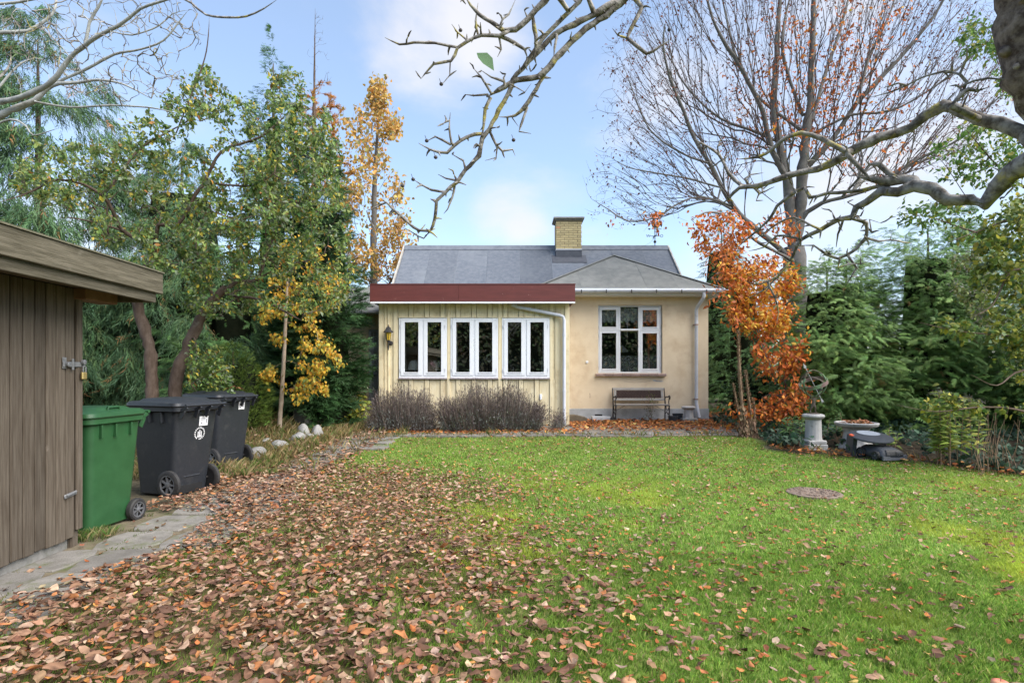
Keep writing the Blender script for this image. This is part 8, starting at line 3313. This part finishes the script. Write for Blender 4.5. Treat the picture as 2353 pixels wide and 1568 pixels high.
# ------------------------------------------------------------------ lawn and fallen leaves
def drift_at(x, y):
    """how thickly the blown leaves lie"""
    edge = 0.15 - 0.32 * np.clip(y - 4.2, 0, 9) + 0.25 * np.sin(y * 2.1)
    heavy = sst(1.5, -1.2, x - edge) * sst(9.2, 6.6, y)
    patch = 0.45 + 0.75 * (0.5 + 0.5 * np.sin(x * 2.3 + 1.3 * np.sin(y * 1.9)) * np.sin(y * 2.7 + np.sin(x * 1.1)))
    return heavy, patch


def make_grass():
    def blades(n, xr, yr, hgt, wid, keep, colf, name_parts, one=False):
        x = rng.uniform(*xr, n)
        y = rng.uniform(*yr, n)
        # only where the camera could see the turf
        k = keep(x, y) & (np.abs(x) < y * 0.95 + 1.6)
        x, y = x[k], y[k]
        m = len(x)
        z = gz(x, y)
        a = rng.uniform(0, 2 * math.pi, m)
        clump = 0.5 + 0.5 * np.sin(x * 5.1 + np.sin(y * 3.3)) * np.sin(y * 4.7 + np.sin(x * 2.9))
        h = rng.uniform(hgt[0], hgt[1], m) * (0.75 + 0.5 * clump)
        ln = rng.uniform(0.15, 0.9, m) * h
        dx, dy = np.cos(a), np.sin(a)
        w_ = rng.uniform(wid[0], wid[1], m)
        sx, sy = -dy * w_, dx * w_
        b = np.stack([x, y, z], 1)
        V = np.stack([b + np.stack([sx, sy, 0 * sx], 1), b - np.stack([sx, sy, 0 * sx], 1),
                      b + np.stack([dx * ln * 0.35 + sx * 0.7, dy * ln * 0.35 + sy * 0.7, h * 0.62], 1),
                      b + np.stack([dx * ln, dy * ln, h], 1)], 1)
        if one:
            V = V[:, [0, 1, 3]]
        q = V.shape[1]
        Ft = np.array([[0, 1, 2]]) if one else np.array([[0, 1, 2], [1, 3, 2]])
        Fa = (Ft[None] + (np.arange(m) * q)[:, None, None]).reshape(-1, 3)
        c = colf(x, y, m)
        c4 = np.repeat(c[:, None, :], q, 1)
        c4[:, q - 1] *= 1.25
        name_parts.append((V.reshape(-1, 3), Fa, np.clip(c4.reshape(-1, 3), 0, 1)))

    def lawn(x, y):
        cov = in_poly(x, y, LAWN) & ~((x - 3.32) ** 2 + ((y - 6.25) ** 2) < 0.29 ** 2)
        hv, pt = drift_at(x, y)
        return cov & (rng.random(x.shape) > 0.8 * sst(0.35, 0.95, hv) * np.clip(pt, 0.3, 1))

    def green(x, y, m):
        c = palette(m, [(0.19, 0.32, 0.05), (0.235, 0.37, 0.065), (0.15, 0.27, 0.045), (0.31, 0.415, 0.085), (0.48, 0.43, 0.18)], (3, 3, 2, 2, 0.8), 0.2)
        n1 = np.sin(x * 1.3 + 1.1 * np.sin(y * 0.9 + 0.4)) * np.sin(y * 1.1 + 0.7 * np.sin(x * 1.7)) + 0.5 * np.sin(x * 3.7 + y * 2.1) * np.sin(y * 3.1 - x)
        moss = sst(0.1, 0.8, n1) * sst(8.5, 5.0, y) * sst(-2.5, 0.2, x)
        mc = np.array([0.43, 0.48, 0.06])
        c = c * (1 - 0.7 * moss[:, None]) + mc * (0.7 * moss[:, None]) * (1 + rng.normal(0, 0.12, (m, 1)))
        v = 1 + 0.16 * np.sin(x * 6.3 + 2 * np.sin(y * 2.2)) * np.sin(y * 5.9 + 1.5 * np.sin(x * 2.6)) + 0.10 * np.sin(x * 15 + y * 4) * np.sin(y * 17 - x * 3)
        c = c * v[:, None]
        dry = sst(8.2, 10.4, y) * 0.18 + sst(4.0, 6.2, x) * 0.14
        return c * (1 - dry[:, None]) + np.array([0.20, 0.19, 0.06]) * dry[:, None]
    parts = []
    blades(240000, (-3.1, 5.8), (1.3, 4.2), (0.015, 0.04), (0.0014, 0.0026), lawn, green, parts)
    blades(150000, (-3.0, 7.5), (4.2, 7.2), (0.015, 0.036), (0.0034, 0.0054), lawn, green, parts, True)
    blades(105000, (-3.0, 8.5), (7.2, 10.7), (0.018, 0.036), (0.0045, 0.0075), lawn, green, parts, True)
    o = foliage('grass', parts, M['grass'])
    tag(o, 'bright green lawn grass with yellow moss patches', 'grass', kind='stuff')
    parts = []

    def straw(x, y, m):
        return palette(m, [(0.30, 0.22, 0.10), (0.22, 0.20, 0.08), (0.12, 0.17, 0.04), (0.36, 0.28, 0.15)], (2, 2, 1.5, 1), 0.16)

    def verge(x, y):
        keep = ~in_poly(x, y, LAWN) & (x < -2.0) & (x > -6.3) & (y > 7.0) & (y < 13.2)
        path = (np.abs(x + 2.85 - 0.3 * sst(8.5, 10.5, y)) < 0.42) & (y < 11.3)
        return keep & ~(path & (rng.random(x.shape) < 0.88)) & ~((x + 3.95) ** 2 / 0.09 + (y - 11.9) ** 2 / 0.6 < 1)
    blades(26000, (-6.3, -2.0), (7.0, 13.2), (0.04, 0.17), (0.003, 0.006), verge, straw, parts)

    def fringe(x, y):
        return (((x > 4.0) & in_poly(x, y, BED) & ~in_poly(x, y - 0.55, BED)) & (rng.random(x.shape) < 0.35)) | ((y > 10.45) & (y < 10.62) & (x > -2.2) & (x < 4.4))
    blades(26000, (-2.3, 8.5), (6.0, 12.5), (0.05, 0.15), (0.003, 0.005), fringe, straw, parts)

    def tufts(x, y):
        k = ((x + 3.42) ** 2 + (y - 4.62) ** 2 < 0.03) | ((x + 3.5) ** 2 + (y - 7.35) ** 2 < 0.05) | ((x + 3.45) ** 2 + (y - 8.0) ** 2 < 0.06) | ((x + 3.15) ** 2 + (y - 7.4) ** 2 < 0.02)
        return k
    blades(12000, (-3.8, -3.0), (4.4, 8.4), (0.03, 0.10), (0.0008, 0.0015), tufts, lambda x, y, m: palette(m, [(0.12, 0.2, 0.05), (0.3, 0.27, 0.12)], (2, 1.4)), parts)

    def cracks(x, y):
        fx = np.abs(((y - 2.1 + 0.24) / 0.485) % 1.0 - 0.5)
        return (x < -2.5) & (x > -3.55) & (y > 2.0) & (y < 6.2) & ((fx > 0.455) | (np.abs(x + 3.04) < 0.02)) & (np.sin(x * 7 + y * 5) > 0.1)
    blades(22000, (-3.6, -2.4), (2.0, 6.4), (0.015, 0.045), (0.0015, 0.003), cracks, lambda x, y, m: palette(m, [(0.10, 0.15, 0.03), (0.22, 0.2, 0.08)], (2, 1)), parts)
    o = foliage('weedy_grass', parts, M['grass'])
    tag(o, 'straw-coloured rough grass along the path, bank and border edges', 'grass', kind='stuff')


make_grass()


def make_litter():
    BROWN = [(0.25, 0.14, 0.085), (0.32, 0.195, 0.125), (0.17, 0.09, 0.055), (0.40, 0.27, 0.19), (0.36, 0.15, 0.06), (0.42, 0.30, 0.205), (0.11, 0.06, 0.04)]
    BW = (3, 2.6, 2.4, 1.5, 1.0, 0.7, 1.2)
    OR = [(0.40, 0.15, 0.045), (0.32, 0.105, 0.035), (0.50, 0.22, 0.07), (0.24, 0.09, 0.045), (0.52, 0.34, 0.12)]
    OW = (3, 3, 2, 2, 0.7)
    X, Y, S, C, Z = [], [], [], [], []

    def put(x, y, s, c, z):
        X.append(x)
        Y.append(y)
        S.append(s)
        C.append(c)
        Z.append(z)
    # thick drift from the path to the middle of the lawn, thinning to the right
    n = 105000
    x = rng.uniform(-3.6, 7.5, n)
    y = rng.uniform(1.9, 10.5, n)
    heavy, patch = drift_at(x, y)
    heavy *= np.where(in_poly(x, y, LAWN), 1.0, np.where(y > 5.4, 0.75, 0.05))
    lawn = in_poly(x, y, LAWN)
    light = np.where(lawn, 0.20 + 0.10 * sst(8.0, 3.0, y) * sst(4, 0, x), 0.03) * patch
    drift = heavy ** 1.4 * (0.32 + 0.46 * patch) + 0.4 * sst(-0.6, -1.8, x) * sst(4.6, 3.2, y) * heavy
    k = rng.random(n) < np.clip(drift + light * 0.8, 0, 0.85)
    x, y, hv = x[k], y[k], heavy[k]
    n = len(x)
    near_or = (rng.random(n) < np.where(hv > 0.4, 0.08, 0.4))
    thin = np.where(hv > 0.35, 1.0, 0.9)
    c = np.where(near_or[:, None], palette(n, OR, OW), palette(n, BROWN, BW))
    s = np.where(near_or, rng.uniform(0.028, 0.046, n), rng.uniform(0.028, 0.060, n) * (1 + 0.35 * (rng.random(n) < 0.12)))
    s = s * thin * (1 + 0.12 * sst(5.0, 3.2, y))
    put(x, y, s, c, np.where(lawn[k], 0.022, 0.028) + rng.uniform(0, 0.05, n) * hv)
    # carpet of small copper leaves along the house and the border
    n = 5200
    x = rng.uniform(-2.4, 5.4, n)
    y = rng.uniform(10.65, 13.7, n)
    strip = np.where(x > 1.25, sst(11.0, 11.7, y), sst(10.7, 10.85, y) * sst(11.6, 11.2, y)) * np.where(x > 4.5, 0.8, 1)
    blocked = (x < 1.25) & (y > 12.2)
    k = (rng.random(n) < strip * 0.9 + 0.14) & ~blocked
    x, y = x[k], y[k]
    n = len(x)
    put(x, y, rng.uniform(0.06, 0.10, n), palette(n, OR, OW), 0.012 + rng.uniform(0, 0.03, n))
    n = 1500
    x = rng.uniform(4.2, 9, n * 3)
    y = rng.uniform(6, 11, n * 3)
    k = (in_poly(x, y + 0.15, BED)) & ~in_poly(x, y - 0.35, BED)
    x, y = x[k][:n], y[k][:n]
    n = len(x)
    put(x, y, rng.uniform(0.05, 0.085, n), palette(n, OR, OW), 0.03 + rng.uniform(0, 0.05, n))
    n = 520
    x = rng.uniform(4.8, 6.0, n)
    y = rng.uniform(12.0, 17, n)
    put(x, y, rng.uniform(0.06, 0.1, n), palette(n, OR, OW), 0.02 + rng.uniform(0, 0.03, n))
    # a thinner cover on path and bank at the left
    n = 2300
    x = rng.uniform(-4.6, -2.3, n)
    y = rng.uniform(5.3, 12.2, n)
    k = ~((x < -3.35) & (y < 7.0))
    x, y = x[k], y[k]
    n = len(x)
    put(x, y, rng.uniform(0.05, 0.1, n), palette(n, BROWN, BW), 0.03 + rng.uniform(0, 0.02, n))
    x, y, s = np.concatenate(X), np.concatenate(Y), np.concatenate(S)
    c, z = np.concatenate(C), np.concatenate(Z)
    keep = np.abs(x) < y * 0.93 + 0.25
    # nothing lies inside walls, bins or pots
    keep &= ~((x < -3.3) & (y < 4.5)) & ~((x < -3.38) & (y > 4.6) & (y < 5.35)) & ~((x < -3.42) & (y > 5.95) & (y < 6.65))
    x, y, s, c, z = x[keep], y[keep], s[keep], c[keep], z[keep]
    n = len(x)
    pos = np.stack([x, y, gz(x, y) + z], 1)
    a = rng.uniform(0, 2 * math.pi, n)
    tilt = rng.normal(0, 0.28, (n, 3))
    fwd = np.stack([np.cos(a), np.sin(a), rng.normal(0, 0.22, n)], 1)
    nr = np.array([0, 0, 1.0]) + tilt
    rot = frames(fwd, nr)
    vis = np.abs(x) < y * 0.9
    score = np.where(vis & (y > 2.45), s / y, 0)
    big = np.argsort(-score)[:300]
    mask = np.ones(n, bool)
    mask[big] = False
    root_me = None
    parts = []
    kind = rng.integers(0, len(LITTER), n)
    for i in range(len(LITTER)):
        for pr_, m in ((LITTER[i], mask & (kind == i) & (y < 3.7)), (LITTER_FAR[i], mask & (kind == i) & (y >= 3.7))):
            q = scatter(pr_, pos[m], rot[m], s[m], c[m])
            parts.append((q[0], q[1], np.clip(q[2] * (1 + rng.normal(0, 0.22, (len(q[2]), 1))), 0.01, 1)))
    o = foliage('leaf_litter', parts, M['dryleaf'])
    tag(o, 'brown and copper fallen leaves strewn over lawn, path and walk', 'fallen leaves', kind='stuff')
    # the nearest leaves, each a piece of its own
    cache = {}
    for i in big:
        key = (int(kind[i]), int(np.argmin([np.abs(np.array(q) - c[i]).sum() for q in BROWN])))
        if key not in cache:
            V0, F0, tp = LITTER[key[0]]
            cc = np.clip(np.array(BROWN[key[1]]) * (1 + rng.normal(0, 0.22, (len(V0), 1))), 0.01, 1)
            cache[key] = mesh_np('fallen_leaf', V0, F0, M['dryleaf'], cc)
        ob = bpy.data.objects.new('fallen_leaf', cache[key])
        col.objects.link(ob)
        ob.parent = o
        mw = Matrix(rot[i].tolist()).to_4x4()
        ob.rotation_euler = mw.to_euler()
        ob.location = pos[i]
        ob.scale = (s[i],) * 3
    # leaves lying in the bird bath
    t, bx, by, bz = BATH
    m = 60
    a = rng.uniform(0, 6.28, m)
    q = 0.24 * np.sqrt(rng.random(m))
    pos = np.stack([bx + q * np.cos(a), by + q * np.sin(a), bz - 0.03 + rng.uniform(0, 0.05, m)], 1)
    ob = foliage('leaf_pile', spread(LITTER, pos, rng.normal(0, 1, (m, 3)) * np.array([1, 1, 0.2]), np.array([0, 0, 1.0]) + rng.normal(0, 0.3, (m, 3)), rng.uniform(0.07, 0.11, m), palette(m, [(0.32, 0.14, 0.07), (0.24, 0.11, 0.06), (0.4, 0.2, 0.1)], (1, 1, 1))), M['dryleaf'])
    tag(ob, 'brown leaves piled in the bowl of the bird bath', 'leaves', kind='stuff')
    # sprig of leaves on the last bin's lid
    m = 26
    pos = np.stack([rng.uniform(-4.25, -3.8, m), rng.uniform(7.6, 8.1, m), np.full(m, 1.10) + rng.uniform(0, 0.02, m)], 1)
    ob = foliage('lid_leaves', spread(LEAF, pos, rng.normal(0, 1, (m, 3)) * np.array([1, 1, 0.2]), np.array([0, 0, 1.0]) + rng.normal(0, 0.3, (m, 3)), rng.uniform(0.06, 0.1, m), palette(m, [(0.12, 0.18, 0.05), (0.3, 0.28, 0.06), (0.3, 0.15, 0.07)], (2, 1, 1))), M['leaf'])
    tag(ob, 'green and yellow leaves scattered on the lid of the last bin', 'leaves', kind='stuff')


make_litter()
